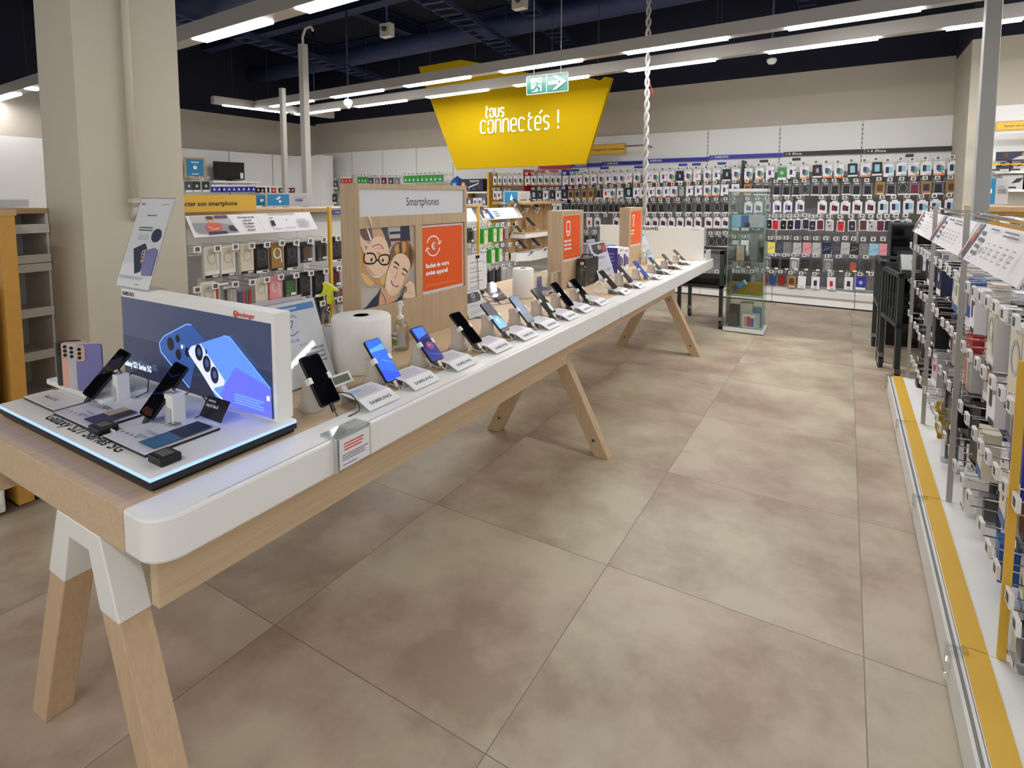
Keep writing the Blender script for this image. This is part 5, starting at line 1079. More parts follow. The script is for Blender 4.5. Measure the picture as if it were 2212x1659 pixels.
shz = [at(1610, 636, y=6.2).z, at(1610, 563, y=6.2).z, at(1610, 490, y=6.2).z]
for z in shz:
    mb = MB(); mb.box(sx0 + 0.008, sx1 - 0.008, sy0 + 0.008, sy1 - 0.008, z - 0.005, z, GLASS); mb.box(sx0 + 0.008, sx1 - 0.008, sy0 + 0.006, sy0 + 0.009, z - 0.006, z + 0.001, GLEDGE); mb.build('shelf', t)
for x in (sx0, sx1):
    mb = MB(); mb.box(x - 0.003, x + 0.003, sy0 - 0.001, sy0 + 0.003, 0.045, zT, GLEDGE); mb.build('edge_strip', t)
def boxed(name, label, cat, x0, x1, y0, y1, z0, z1, m, draw=None, rz=0.0):
    cx, cy = (x0 + x1) / 2, (y0 + y1) / 2; mb = MB(); w, d, h = x1 - x0, y1 - y0, z1 - z0
    mb.box(-w / 2, w / 2, -d / 2, d / 2, 0, h, m)
    if draw: draw(Art(mb, (-w / 2, -d / 2, 0), (1, 0, 0), (0, 0, 1), 0.0006), w, h)
    return tag(mb.build(name, loc=(cx, cy, z0), rot=(0, 0, rz)), label, cat)
boxed('phone_box', 'dark phone box in the glass showcase, left of the pink phone box', 'box', sx0 + 0.02, sx0 + 0.07, 6.14, 6.26, shz[1], shz[1] + 0.16, DARK)
boxed('phone_box', 'phone box with a pink phone picture in the glass showcase', 'box', sx0 + 0.075, sx0 + 0.16, 6.14, 6.2, shz[1], shz[1] + 0.16, DARK, lambda a, w, h: a.rect(.005, .005, w - .005, h - .005, TANGL).poly(rrect(.02, .024, .006, 3, w * .3, h * .84), SKIND))
boxed('phone_box', 'slim black phone box at the right of the glass showcase', 'box', sx1 - 0.06, sx1 - 0.02, 6.14, 6.28, shz[1], shz[1] + 0.15, BLACK)
boxed('grey_box', 'tall grey box in the middle of the glass showcase', 'box', sx0 + 0.2, sx0 + 0.27, 6.2, 6.28, shz[1], shz[1] + 0.3, GREY)
boxed('blue_pack', 'blue and grey pack on the upper shelf of the glass showcase', 'box', sx0 + 0.02, sx1 - 0.03, 6.16, 6.28, shz[2], shz[2] + 0.12, LBLUE, lambda a, w, h: a.rect(w * .3, 0, w * .55, h, MIDB).rect(w * .55, 0, w, h, LGREY).ell(w * .5, h * .2, .028, .028, BLACK))
def yl(a, w, h): a.poly([(0, 0), (w, 0), (w, h * .35), (w * .6, h), (0, h * .55)], SUN)
boxed('yellow_pack', 'yellow folded card pack low in the glass showcase', 'box', sx0 + 0.015, sx1 - 0.02, 6.18, 6.28, shz[0], shz[0] + 0.12, SUN)
boxed('black_box', 'flat black box behind the yellow pack in the showcase', 'box', sx0 + 0.02, sx0 + 0.2, 6.29, 6.35, shz[0], shz[0] + 0.20, BLACK)
v = at(1597, 614, y=6.13); mb = MB(); mb.box(-0.075, 0.075, -0.012, 0.012, -0.025, 0.025, CYAN); mb.box(0.06, 0.075, -0.013, 0.013, -0.025, 0.025, PAPER); mb.box(-0.075, -0.02, -0.013, 0.013, -0.025, 0.025, BLUE); tag(mb.build('blue_tube', loc=(v.x, 6.15, shz[0] + 0.10), rot=(0, -0.6, 0)), 'tilted blue tube box before the yellow pack in the showcase', 'box')
boxed('dark_box', 'dark grey box standing at the bottom left of the glass showcase', 'box', sx0 + 0.02, sx0 + 0.11, 6.14, 6.3, 0.046, 0.26, DARK)
boxed('white_box', 'white tablet box with colourful picture at the bottom of the showcase', 'box', sx0 + 0.15, sx1 - 0.03, 6.13, 6.2, 0.046, 0.20, LGREY, lambda a, w, h: a.rect(.01, .01, w * .75, h - .01, PAPER).rect(.02, .02, w * .3, h * .8, TANGL).rect(w * .3, .02, w * .5, h * .8, RED).rect(w * .5, .02, w * .7, h * .7, MIDB))
boxed('teal_box', 'teal box at the bottom right of the glass showcase', 'box', sx1 - 0.1, sx1 - 0.02, 6.22, 6.34, 0.046, 0.24, CYAN)
boxed('cream_box', 'wide pale box behind the tablet box in the showcase', 'box', sx0 + 0.12, sx1 - 0.11, 6.22, 6.34, 0.046, 0.29, CREAM)

# ================================================================ THE PHONE TABLE (two tables end to end)
TZ, FZ, TXF, TXW, TXB = 0.752, 0.654, -1.175, -1.300, -2.28
def table(y0, y1, label, rounded, beams):
    t = thing('display_table', label, 'table', ((TXF + TXB) / 2, (y0 + y1) / 2, 0), 0, 'long phone tables')
    mb = MB(); mb.box(TXB, TXW - 0.0008, y0, y1, FZ, TZ, TABLEWOOD)
    a = Art(mb, (0, 0, TZ), (0, 1, 0), (-1, 0, 0), 0.0005)
    for x in (1.455, 1.78, 2.03): a.rect(y0 + (0.45 if rounded else 0), x - 0.0012, y1, x + 0.0012, BROWN)
    mb.build('tabletop', t, bevel=0.002)
    r = 0.062; pl = [(TXW, y0)]
    pl += [(TXF - r + r * math.cos(math.radians(-90 + 4 * k)), y0 + r + r * math.sin(math.radians(-90 + 4 * k))) for k in range(23)] + [(TXF, y0 + r)] if rounded else [(TXF, y0)]
    pl += [(TXF, y1 - 0.004), (TXW, y1 - 0.004)]
    mb = MB(); mb.prism(pl, FZ, TZ + 0.0006, 'xy', LACQ, smooth=False)
    a = Art(mb, (0, 0, TZ + 0.0006), (0, 1, 0), (-1, 0, 0), 0.0005); a.rect(y0 + 0.12, 1.1868, y1 - 0.02, 1.1882, INKG)
    mb.build('front_trim', t, bevel=0.007)
    for bx, by0, by1, bz in beams:
        mb = MB(); mb.box(bx - 0.03, bx, by0, by1, bz, FZ, TABLEWOOD); mb.build('beam', t, bevel=0.002)
    return t
ta = table(0.556, 3.298, 'near white-edged wooden phone table with white bracket legs', True, [(-1.26, 0.60, 2.69, 0.512), (-1.285, 2.73, 3.298, 0.545), (-2.15, 0.6, 3.298, 0.53)])
tb = table(3.304, 6.11, 'far white-edged wooden phone table, farther from the lit screen', False, [(-1.285, 3.304, 5.0, 0.545), (-2.15, 3.304, 5.0, 0.53)])
def leg_pair(t, cx, y, d, top_z, foot=0.39, top=0.105, w=0.085, bolts=True):
    for s in (-1, 1):
        mb = MB(); fo, to = s * foot, s * top
        pts = [(cx + fo, 0.0), (cx + fo - s * w, 0.0), (cx + to - s * w, top_z), (cx + to, top_z)]
        if s > 0: pts = pts[::-1]
        mb.prism(pts, y, y + d, 'xz', LEGWOOD); leg = mb.build('leg', t, bevel=0.003)
        if bolts:
            for f in (0.16, 0.86):
                x = cx + fo + (to - fo) * f - s * w / 2; z = top_z * f
                mb = MB(); mb.cyl((x, y + 0.001, z), (x, y - 0.003, z), 0.011, 0.011, STEEL, 16); mb.cyl((x, y - 0.003, z), (x, y - 0.004, z), 0.006, 0.006, DARK, 10); mb.build('bolt', leg)
def foot_pads(t, cx, y, d):
    for s in (-1, 1):
        mb = MB(); mb.box(cx + s * 0.35 - 0.035, cx + s * 0.35 + 0.035, y + 0.01, y + d - 0.01, -0.0, 0.004, DARK); mb.build('foot_pad', t)
# near trestle: white inverted V bracket over wooden legs
CX0 = -1.52; Y0 = 0.5575; D0 = 0.066
def legx(z, s, off=0.0): return CX0 + s * (0.36 - 0.255 * z / FZ - off)
ZB = 0.472
for s in (-1, 1):
    mb = MB(); pts = [(legx(0, s), 0.0), (legx(0, s, .083), 0.0), (legx(ZB, s, .083), ZB), (legx(ZB, s), ZB)]
    if s > 0: pts = pts[::-1]
    mb.prism(pts, Y0, Y0 + D0, 'xz', LEGWOOD); mb.build('leg', ta, bevel=0.003)
zi = 0.602
poly = [(legx(ZB, -1, -.002), ZB), (legx(ZB, -1, .085), ZB), (legx(zi, -1, .075), zi), (legx(zi, 1, .075), zi), (legx(ZB, 1, .085), ZB), (legx(ZB, 1, -.002), ZB), (legx(FZ, 1, -.002), FZ), (legx(FZ, -1, -.002), FZ)]
mb = MB(); mb.prism(poly, Y0 - 0.002, Y0 + D0 + 0.002, 'xz', LACQ); mb.build('bracket', ta, bevel=0.003)
leg_pair(ta, -1.43, 2.755, 0.06, 0.56)
leg_pair(tb, -1.435, 4.98, 0.075, 0.56)
leg_pair(ta, -1.43, 3.20, 0.02, FZ, 0.02, 0.02, 0.02, False) if False else None

# ---------------------------------------------------------------- the lit podium with the big screen
PZ = 0.790
fl, fr, br = at(2, 872, z=PZ), at(312, 1035, z=PZ), at(632, 912, z=PZ)
px0, px1, py0, py1 = fl.x, (fr.x + br.x) / 2, (fl.y + fr.y) / 2, 1.005
t = thing('phone_podium', 'white podium with blue-lit rim at the near end of the table', 'display podium', ((px0 + px1) / 2, (py0 + py1) / 2, TZ))
mb = MB(); mb.box(px0 + 0.012, px1 - 0.012, py0 + 0.012, py1, TZ, PZ - 0.016, BLACK); mb.box(px0, px1, py0, py1, PZ - 0.026, PZ - 0.010, BLACK); mb.build('base', t)
mb = MB(); mb.box(px0, px1, py0, py0 + 0.006, PZ - 0.010, PZ - 0.003, EDGELED); mb.box(px1 - 0.006, px1, py0 + 0.006, py1, PZ - 0.010, PZ - 0.003, EDGELED); mb.build('light_strip', t)
mb = MB(); mb.box(px0 + 0.001, px1 - 0.001, py0 + 0.001, py1, PZ - 0.003, PZ, WHITE); mb.box(px0 + 0.007, px1 - 0.007, py0 + 0.007, py1, PZ - 0.010, PZ - 0.003, WHITE)
A = at(92, 903, z=PZ); B = at(236, 983, z=PZ)
vs, _ = text_geo('Galaxy S21 Series 5G', 0.0); hgt = 0.030; wn = (max(v[0] for v in vs) - min(v[0] for v in vs)) * hgt / 0.7
Art(mb, (A.x, py0 + 0.026, PZ), (1, 0, 0), (0, 1, 0), 0.0004).text('Galaxy S21 Series 5G', 0, 0, hgt, INK, bold=0.022, xs=(B.x - A.x) / wn)
mb.build('top_plate', t)
# the screen box
SYF = 0.964
q0, q1 = at(262, 629, y=SYF), at(592, 673, y=SYF)
bx0, bx1, bz1 = q0.x, q1.x, (q0.z + q1.z) / 2 + 0.002
t = thing('display_screen', 'wide white-framed lit screen showing two blue phones', 'screen', ((bx0 + bx1) / 2, SYF + 0.025, PZ))
mb = MB(); mb.box(bx0, bx1, SYF, SYF + 0.05, PZ, bz1, WHITE)
a = Art(mb, (bx0, SYF, PZ), (1, 0, 0), (0, 0, 1), 0.0005); W, Hh = bx1 - bx0, bz1 - PZ
a.text('SAMSUNG', 0.006, Hh - 0.022, 0.013, INK, bold=0.03, xs=0.95)
BRD = BRED; a.ring(W * .79, Hh - 0.0185, 0.0085, 0.0085, 0.004, BRD); a.line([(W * .79 - 0.003, Hh - 0.014), (W * .79 - 0.003, Hh - 0.022), (W * .79 + 0.003, Hh - 0.022), (W * .79 + 0.003, Hh - 0.018), (W * .79 - 0.003, Hh - 0.018)], 0.0022, BRD)
a.text('boulanger', W * .805, Hh - 0.0235, 0.0135, BRD, bold=0.02)
mb.build('housing', t, bevel=0.0)
def glow(name, rgb, e=1.0):
    m = mat(name, rgb, 0.25, emit=e); m.node_tree.nodes['Principled BSDF'].inputs['Base Color'].default_value = (0.01, 0.01, 0.012, 1); return m
sx0, sx1 = at(263, 641, y=SYF).x, at(585, 698, y=SYF).x; sz0, sz1 = PZ + 0.006, (at(263, 641, y=SYF).z + at(585, 698, y=SYF).z) / 2
mb = MB(); mb.box(sx0, sx1, SYF - 0.002, SYF, sz0, sz1, glow('screen_slate', (46, 54, 78), 0.9))
a = Art(mb, (sx0, SYF - 0.002, sz0), (1, 0, 0), (0, 0, 1), 0.0004); w, h = sx1 - sx0, sz1 - sz0
a.rect(0, 0, w, h * .22, glow('screen_low', (24, 28, 50), .9)); a.rect(0, h * .22, w, h * .5, glow('screen_midtone', (34, 40, 64), .9))
def S(px, py): v = at(px, py, y=SYF); return (v.x - sx0, v.z - sz0)
def zz(x, y): return S(x / 3.318, 400 + y / 3.318)
def z2b(x, y): return S(x / 2.765, 700 + y / 2.765)
dk = glow('screen_phone_navy', (40, 70, 128), .9); dkl = glow('screen_phone_edge', (96, 140, 214), 1.0); md = glow('screen_phone_blue', (74, 116, 220), 1.1); md2 = glow('screen_phone_violet', (84, 92, 206), 1.0); lv = glow('screen_lilac', (176, 178, 240), 1.1); ld = glow('screen_lens', (10, 14, 30), .6); hl = glow('screen_white', (230, 236, 255), 1.2)
a.poly([zz(1150, 1130), zz(1185, 1080), zz(1345, 995), zz(1380, 1000), zz(1470, 1100), zz(1420, 1180), zz(1370, 1450), zz(1340, 1400), zz(1160, 1190)], dk)
a.line([zz(1150, 1130), zz(1160, 1190), zz(1365, 1450)], 0.006, dkl); a.line([zz(1150, 1130), zz(1185, 1080), zz(1345, 995), zz(1380, 1000)], 0.004, dkl)
for c, r_ in ((zz(1232, 1135), .020), (zz(1283, 1098), .012), (zz(1355, 1195), .014), (zz(1292, 1210), .016)): a.ell(c[0], c[1], r_, r_ * 1.1, ld, 18)
a.ell(*zz(1317, 1155), .005, .007, hl, 10)
a.poly([zz(1365, 1185), zz(1385, 1150), zz(1620, 1075), zz(1665, 1085), zz(1955, 1450), z2b(1638, 560), z2b(1360, 480), zz(1560, 1510)], md)
a.poly([zz(1700, 1300), zz(1955, 1450), z2b(1638, 560), z2b(1380, 490), zz(1590, 1500)], md2)
a.poly([zz(1365, 1185), zz(1390, 1150), zz(1455, 1135), zz(1630, 1400), zz(1620, 1430), zz(1550, 1450), zz(1540, 1470)], lv)
a.line([zz(1372, 1200), zz(1560, 1480), zz(1640, 1560)], 0.004, hl); a.line([zz(1620, 1075), zz(1665, 1085), zz(1955, 1455)], 0.004, dkl)
for c in (zz(1445, 1195), zz(1503, 1275), zz(1560, 1355)): a.ell(c[0], c[1], .021, .026, ld, 20); a.ell(c[0] + .002, c[1] + .002, .010, .012, dk, 14)
a.ell(*zz(1503, 1187), .006, .009, dk, 12)
p = zz(918, 1295); p2 = zz(1152, 1370); a.text('Galaxy S21 Series 5G', p[0], 0.032, 0.020, glow('screen_text', (190, 215, 255), 1.4), bold=0.02, xs=0.72)
a.lines(w * .80, w * .985, h * .16, 4, .008, .004, dkl); a.rect(w * .985, h * .2, w, h * .25, hl)
mb.build('screen_panel', t)

# acrylic leaflet stand on top of the screen
def acrylic(name, label, bl, br, tl, base, draw, lean_axis, sheet=PAPER, foot=0.06, cat='leaflet stand'):
    """Leaning clear holder with a printed sheet: bottom corners and the lean vector are in shop coordinates."""
    U = (br - bl).normalized(); w = (br - bl).length; V = tl - bl; h = V.length; V = (V - U * V.dot(U)).normalized(); n = U.cross(V).normalized()
    t = thing(name, label, cat, bl + (br - bl) / 2)
    mb = MB(); vs = [bl, br, br + V * h, bl + V * h]; mb.add([q + n * 0.002 for q in vs] + [q - n * 0.002 for q in vs], [(0, 1, 2, 3), (7, 6, 5, 4), (0, 4, 5, 1), (1, 5, 6, 2), (2, 6, 7, 3), (3, 7, 4, 0)], ACRYL)
    f = Vector((n.x, n.y, 0)).normalized() * -foot
    lo = [bl, br, br + f, bl + f]; mb.add([q + Vector((0, 0, 0.003)) for q in lo] + lo, [(0, 1, 2, 3), (7, 6, 5, 4), (0, 4, 5, 1), (1, 5, 6, 2), (2, 6, 7, 3), (3, 7, 4, 0)], ACRYL)
    mb.build('holder', t)
    mb = MB(); e = 0.004; o = bl + U * e + V * e + n * 0.0005; a = Art(mb, o, U, V, 0.0004, 0); W, Hh = w - 2 * e, h - 2 * e
    vs = [o, o + U * W, o + U * W + V * Hh, o + V * Hh]; mb.add([q - n * 0.0004 for q in vs] + [q - n * 0.001 for q in vs], [(0, 1, 2, 3), (7, 6, 5, 4)], sheet)
    draw(a, W, Hh); mb.build('printed_sheet', t)
    return t
LY = 0.985
bl = at(249, 612, y=LY - 0.005); br = at(321, 634, y=LY - 0.005); zt_ = bz1 + 0.001
bl = Vector((bl.x, LY - 0.012, zt_)); br = Vector((br.x, LY - 0.012, zt_)); tl = at(315, 428, y=LY + 0.09)
bl.x = at(249, 625, y=LY - 0.012).x; br.x = at(321, 634, y=LY - 0.012).x
def leaf(a, w, h):
    a.text('SAMSUNG', w * .06, h * .93, h * .014, INK, bold=.03); a.lines(w * .7, w * .94, h * .93, 1, .01, h * .01, INKL); a.text('Galaxy S21 Series 5G', w * .5, h * .80, h * .018, INK, 'C', .02, .9)
    a.text('Un classique renouvelé', w * .42, h * .66, h * .016, INK, 'C', .03, .8) if False else a.lines(w * .22, w * .66, h * .66, 2, h * .03, h * .014, INKG, .1); a.lines(w * .25, w * .6, h * .575, 3, h * .022, h * .008, INKL, .2); a.ell(w * .80, h * .585, w * .14, h * .075, PNAVY, 24)
    a.poly([(w * .24, h * .42), (w * .54, h * .49), (w * .62, h * .44), (w * .62, h * .18), (w * .48, h * .15)], PNAVY); a.poly([(w * .52, h * .40), (w * .86, h * .45), (w * .97, h * .42), (w * .98, h * .15), (w * .70, h * .14)], VIOLET); a.poly([(w * .52, h * .40), (w * .62, h * .43), (w * .66, h * .30), (w * .58, h * .27)], TANGL)
    for k in range(3): a.ell(w * (.575 + k * .012), h * (.39 - k * .035), w * .022, h * .013, DARK, 12)
    a.lines(w * .06, w * .9, h * .115, 3, h * .012, h * .005, INKL); a.text('boulanger', w * .60, h * .035, h * .018, BRED, bold=.02, xs=.8)
acrylic('leaflet_stand', 'leaning clear stand with phone leaflet on top of the lit screen', bl, br, tl, None, leaf, 'y')

# podium goods
def podm(px, py, z=PZ): return at(px, py, z=z)
def z6p(a, b): return (a / 2.765, 700 + b / 2.765)
q = podm(*z6p(310, 372)); q2 = podm(*z6p(500, 458)); 
t = thing('phone_rack', 'low white block holding four upright dummy phones', 'rack', ((q.x + q2.x) / 2, q.y + 0.05, PZ))
RKX0, RKX1, RKY0, RKY1 = q.x - 0.04, q2.x + 0.10, q.y, q.y + 0.13
mb = MB(); mb.box(RKX0, RKX1, RKY0, RKY1, PZ + 0.001, PZ + 0.018, WHITE); mb.build('block', t, bevel=0.002)
RKA = math.radians(44)
RU = Vector((math.cos(RKA), math.sin(RKA), 0)); RN = Vector((math.sin(RKA), -math.cos(RKA), 0))
for i, (dx, m, nm, edge) in enumerate(((125, DARK, 'black', DARK), (137, mat('rose_phone', (222, 170, 152), 0.3), 'rose', TANGL), (151, LGREY, 'silver', LGREY), (168, VIOLET, 'violet', TANGL))):
    w = 0.071; h = 0.146; zb = PZ + 0.0185
    L = at(dx, 845 - (3 - i) * 3.5, z=zb)
    M = Matrix(((RU.x, RN.x, 0, L.x), (RU.y, RN.y, 0, L.y), (0, 0, 1, zb), (0, 0, 0, 1)))
    c = L + RU * (w / 2)
    t = thing('dummy_phone', f'{nm} dummy phone standing upright in the white block', 'phone', (c.x, c.y, zb))
    mb = MB(); mb.prism(rrect(w, h, 0.009, 5, w / 2, h / 2), -0.008, 0.0, 'xz', m, M); mb.build('body', t, bevel=0.0012)
    mb = MB(); mb.prism(rrect(0.025, 0.05, 0.006, 4, 0.0135, h - 0.026), 0.0002, 0.0018, 'xz', edge, M)
    blk = mb.build('camera_block', t)
    for k in range(3):
        mb = MB(); mb.cyl(M @ Vector((0.0115, 0.0018, h - 0.013 - k * 0.0135)), M @ Vector((0.0115, 0.003, h - 0.013 - k * 0.0135)), 0.0052, 0.0052, GLOSSK, 14); mb.build('lens', blk)
def plate(corners, th, m, name, label, cat, draw=None, z0=PZ + 0.0005):
    P = [podm(*z6p(*c), z=z0 + th) for c in corners]
    x0 = (P[0].x + P[3].x) / 2; x1 = (P[1].x + P[2].x) / 2; y1 = (P[0].y + P[1].y) / 2; y0 = (P[2].y + P[3].y) / 2
    x0, x1 = min(x0, x1), max(x0, x1); y0, y1 = min(y0, y1), max(y0, y1)
    mb = MB(); mb.box(x0, x1, y0, y1, z0, z0 + th - 0.0015, BLACK); mb.box(x0, x1, y0, y1, z0 + th - 0.0015, z0 + th, m)
    if draw: draw(Art(mb, (x0, y0, z0 + th), (1, 0, 0), (0, 1, 0), 0.0004), x1 - x0, y1 - y0)
    return tag(mb.build(name), label, cat), (x0, x1, y0, y1)
plate([(310, 388), (490, 465), (325, 518), (150, 435)], 0.008, WHITE, 'price_plate', 'white price plate in front of the four dummy phones', 'price plate', lambda a, w, h: a.text('Galaxy S21 5G', w * .42, h * .45, h * .16, INKG, 'C', .02, .8))
def spec(c1, c2, c3):
    def d(a, w, h):
        for k in range(5): a.rect(w * (.06 + k * .09), h * .62, w * (.10 + k * .09), h * .8, INKL)
        for k in range(4): a.ell(w * (.1 + k * .11), h * .2, w * .014, h * .03, INKG, 10)
        a.lines(w * .38, w * .6, h * .35, 2, h * .12, h * .05, INKL, .2); a.lines(w * .36, w * .58, h * .72, 2, h * .06, h * .03, INKG, .2)
        a.rect(w * .63, h * .12, w * .97, h * .5, c1); a.rect(w * .63, h * .5, w * .97, h * .92, c2)
        if c3: a.rect(w * .8, h * .5, w * .97, h * .92, c3)
    return d
LILAC = mat('lilac_print', (226, 226, 240), 0.3)
_, r2 = plate([(600, 440), (880, 540), (520, 620), (335, 528)], 0.008, LILAC, 'price_plate', 'specification plate before the left leaning phone, violet swatch', 'price plate', spec(mat('violet_swatch', (70, 66, 112), .5), TANGL, DARK))
_, r3 = plate([(1040, 520), (1310, 610), (870, 785), (625, 668)], 0.008, LILAC, 'price_plate', 'specification plate before the right leaning phone, blue swatches', 'price plate', spec(mat('steel_blue_swatch', (58, 108, 150), .5), mat('navy_swatch', (28, 36, 58), .5), None))
for i, (c, lab) in enumerate((((617, 600), 'black electronic price display beside the left specification plate'), ((983, 770), 'black electronic price display at the front corner of the podium'))):
    v = podm(*z6p(*c), z=PZ + 0.02); t = thing('price_display', lab, 'price display', (v.x, v.y, PZ))
    mb = MB(); mb.box(v.x - 0.030, v.x + 0.030, v.y - 0.024, v.y + 0.024, PZ + 0.0005, PZ + 0.021, BLACK); mb.build('housing', t, bevel=0.003)
    mb = MB(); mb.box(v.x - 0.019, v.x + 0.019, v.y - 0.013, v.y + 0.013, PZ + 0.0195, PZ + 0.0218, mat('dull_display', (98, 98, 86), .3)); mb.build('display', t)
v = podm(*z6p(665, 632), z=PZ + 0.01); mb = MB(); mb.box(v.x - 0.02, v.x + 0.022, v.y - 0.002, v.y, PZ + 0.001, PZ + 0.014, PAPER)
a = Art(mb, (v.x - 0.02, v.y - 0.002, PZ + 0.001), (1, 0, 0), (0, 0, 1), .0003)
for k in range(12): a.line([(0.004 + k * .003, 0.003), (0.004 + k * .003, 0.010)], 0.0012 + 0.0008 * (k % 3 == 0), INK)
tag(mb.build('barcode_label'), 'small white barcode label leaning on the left price display', 'label')
# leaning phones on security posts
def podium_phone(label, bot, top, wpx, lensy, back, post, plabel):
    yb = podm(*z6p(*bot)).y
    Pb = at(*z6p(*bot), z=PZ + 0.026); Pt = None
    Lp = 0.158
    best = None
    for k in range(400):
        yy = Pb.y + k * 0.0005; T = at(*z6p(*top), y=yy); L = (T - Pb).length
        if best is None or abs(L - Lp) < best[0]: best = (abs(L - Lp), T)
    T = best[1]; V = (T - Pb).normalized(); U = Vector((1, 0, 0)); U = (U - V * U.dot(V)).normalized(); N = U.cross(V)
    M = Matrix(((U.x, V.x, N.x, Pb.x), (U.y, V.y, N.y, Pb.y), (U.z, V.z, N.z, Pb.z), (0, 0, 0, 1)))
    t = thing('display_phone', label, 'phone', Pb)
    w = 0.072; mb = MB(); mb.prism(rrect(w, Lp, 0.009, 5, 0, Lp / 2), -0.008, 0.0, 'xy', BLACK, M); mb.build('body', t, bevel=0.001)
    mb = MB(); a = Art(mb, M @ Vector((0, 0, 0)), U, V, 0.0004); a.poly(rrect(w - 0.004, Lp - 0.004, 0.008, 5, 0, Lp / 2), GLOSSK); back(a, w, Lp); mb.build('screen', t)
    # post behind and bracket
    c = M @ Vector((0.0, Lp * 0.42, -0.008)); P = podm(*z6p(*post)); mb = MB()
    t2 = thing('security_post', plabel, 'phone stand', (P.x, P.y, PZ))
    mb.prism([(P.x - 0.02, P.y - 0.02), (P.x + 0.02, P.y - 0.02), (P.x + 0.02, P.y + 0.016), (P.x - 0.02, P.y + 0.016)], PZ + 0.004, PZ + 0.085, 'xy', WHITE); mb.box(P.x - 0.014, P.x + 0.014, P.y - 0.024, P.y - 0.02, PZ + 0.006, PZ + 0.05, LGREY); mb.build('post', t2, bevel=0.003)
    mb = MB(); mb.box(P.x - 0.03, P.x + 0.028, P.y - 0.03, P.y + 0.02, PZ, PZ + 0.004, WHITE); mb.build('base', t2, bevel=0.001)
    mb = MB(); mb.tube([(P.x, P.y, PZ + 0.08), (P.x, P.y - 0.005, PZ + 0.095), c], 0.007, STEEL, 8); mb.build('arm', t2)
    mb = MB(); mb.tube([(P.x, P.y + 0.016, PZ + 0.07), (P.x + 0.03, P.y + 0.04, PZ + 0.09), (P.x + 0.06, P.y + 0.05, PZ + 0.06), (P.x + 0.05, P.y + 0.05, PZ + 0.02), (P.x + 0.02, P.y + 0.03, PZ + 0.003)], 0.0018, DARK, 6); mb.build('wire', t2)
    mb = MB(); e = M @ Vector((0, 0.012, -0.010)); mb.tube([e, M @ Vector((0, -0.008, -0.012)), M @ Vector((0.0, -0.022, -0.016))], 0.008, DARK, 10); mb.build('plug', t)
def scrA(a, w, h): a.poly([(-.03, h * .62), (.012, h * .66), (.018, h * .58), (-.026, h * .55)], mat('camera_reflection', (70, 66, 44), .3)); a.ell(-.014, h * .6, .006, .006, BLACK, 12); a.ell(.004, h * .62, .006, .006, BLACK, 12)
def scrB(a, w, h):
    b = mat('deep_blue_curve', (28, 44, 110), .25); a.line([(-.03, h * .36), (0.0, h * .44), (.03, h * .62)], .003, b); a.line([(-.03, h * .78), (0.0, h * .74), (.03, h * .86)], .003, b); a.poly([(-.03, h * .06), (0, h * .03), (.03, h * .06), (.02, h * .16), (-.02, h * .16)], mat('ember_glow', (66, 22, 18), .3))
podium_phone('black leaning phone on the podium, left one near the dummy phones', (515, 432), (752, 152), 70, 0, scrA, (728, 455), 'white security post behind the left leaning phone')
podium_phone('black leaning phone on the podium before the screen, right one', (862, 553), (1112, 200), 90, 0, scrB, (1055, 590), 'white security post behind the right leaning phone')
# black folded price card
v = podm(*z6p(1190, 565)); w_ = podm(*z6p(1318, 610)); T = at(*z6p(1250, 482), y=v.y + 0.055)
mb = MB(); U = Vector((1, 0, 0)); o = Vector((v.x, v.y, PZ + 0.009)); V = Vector((0, 0.03, 0.05)); h = V.length; n = U.cross(V.normalized()); W = w_.x - v.x
vs = [o, o + U * W, o + U * W + V, o + V]; mb.add(vs + [q - n * 0.002 for q in vs], [(0, 1, 2, 3), (7, 6, 5, 4), (0, 4, 5, 1), (1, 5, 6, 2), (2, 6, 7, 3), (3, 7, 4, 0)], BLACK)
a = Art(mb, o, U, V, .0004); a.text('SAMSUNG', W * .1, h * .75, h * .09, INKW, bold=.02); a.text('Galaxy S21 Ultra 5G', W * .1, h * .52, h * .13, INKW, bold=.02, xs=.62)
tag(mb.build('name_card'), 'tilted black name card at the back of the right specification plate', 'card')

# ---------------------------------------------------------------- fifteen phones on frosted stands along the front
PT = [(667, 767), (802, 733), (898, 706), (979.5, 672.6), (1046.5, 653.6), (1107, 639.6), (1154, 622.8), (1195, 609.5), (1236, 602), (1298, 584), (1334, 572), (1369.5, 562.4), (1401, 553), (1429, 545), (1453.8, 536.6)]
PB = [(717, 872), (853, 821), (947.6, 778), (1033, 741), (1093.6, 714.4), (1148.5, 695), (1195, 675.5), (1235, 660.7), (1273.5, 649.5), (1330.7, 622), (1365, 608.7), (1399.6, 598.6), (1431.7, 586.8), (1458, 578), (1482.6, 565.8)]
PG = [(814, 861), (905, 820), (991.5, 782), (1079, 748), (1134.4, 722), (1184.6, 700), (1224, 681), (1263, 666.5), (1294.5, 651.5), (1352, 630), (1386, 616.6), (1420, 598.6), (1446, 588), (1474, 578), (1494.5, 569)]
ORD = ['nearest', '2nd', '3rd', '4th', '5th', '6th', '7th', '8th', '9th', '10th', '11th', '12th', '13th', '14th', 'farthest']
PLOOK = ['black phone with a black cable', 'phone with a bright blue lit screen', 'phone with a violet planet wallpaper', 'phone with a black screen', 'phone with a bright blue lower screen', 'phone with a deep blue screen', 'phone with a dull green screen', 'slim black phone', 'black phone with a painted white reflection', 'black phone', 'dark phone', 'royal blue phone', 'slate grey phone', 'slate dark phone', 'dark edge-on phone']
scr = lambda n, rgb, e=0.9: glow(n, rgb, e)
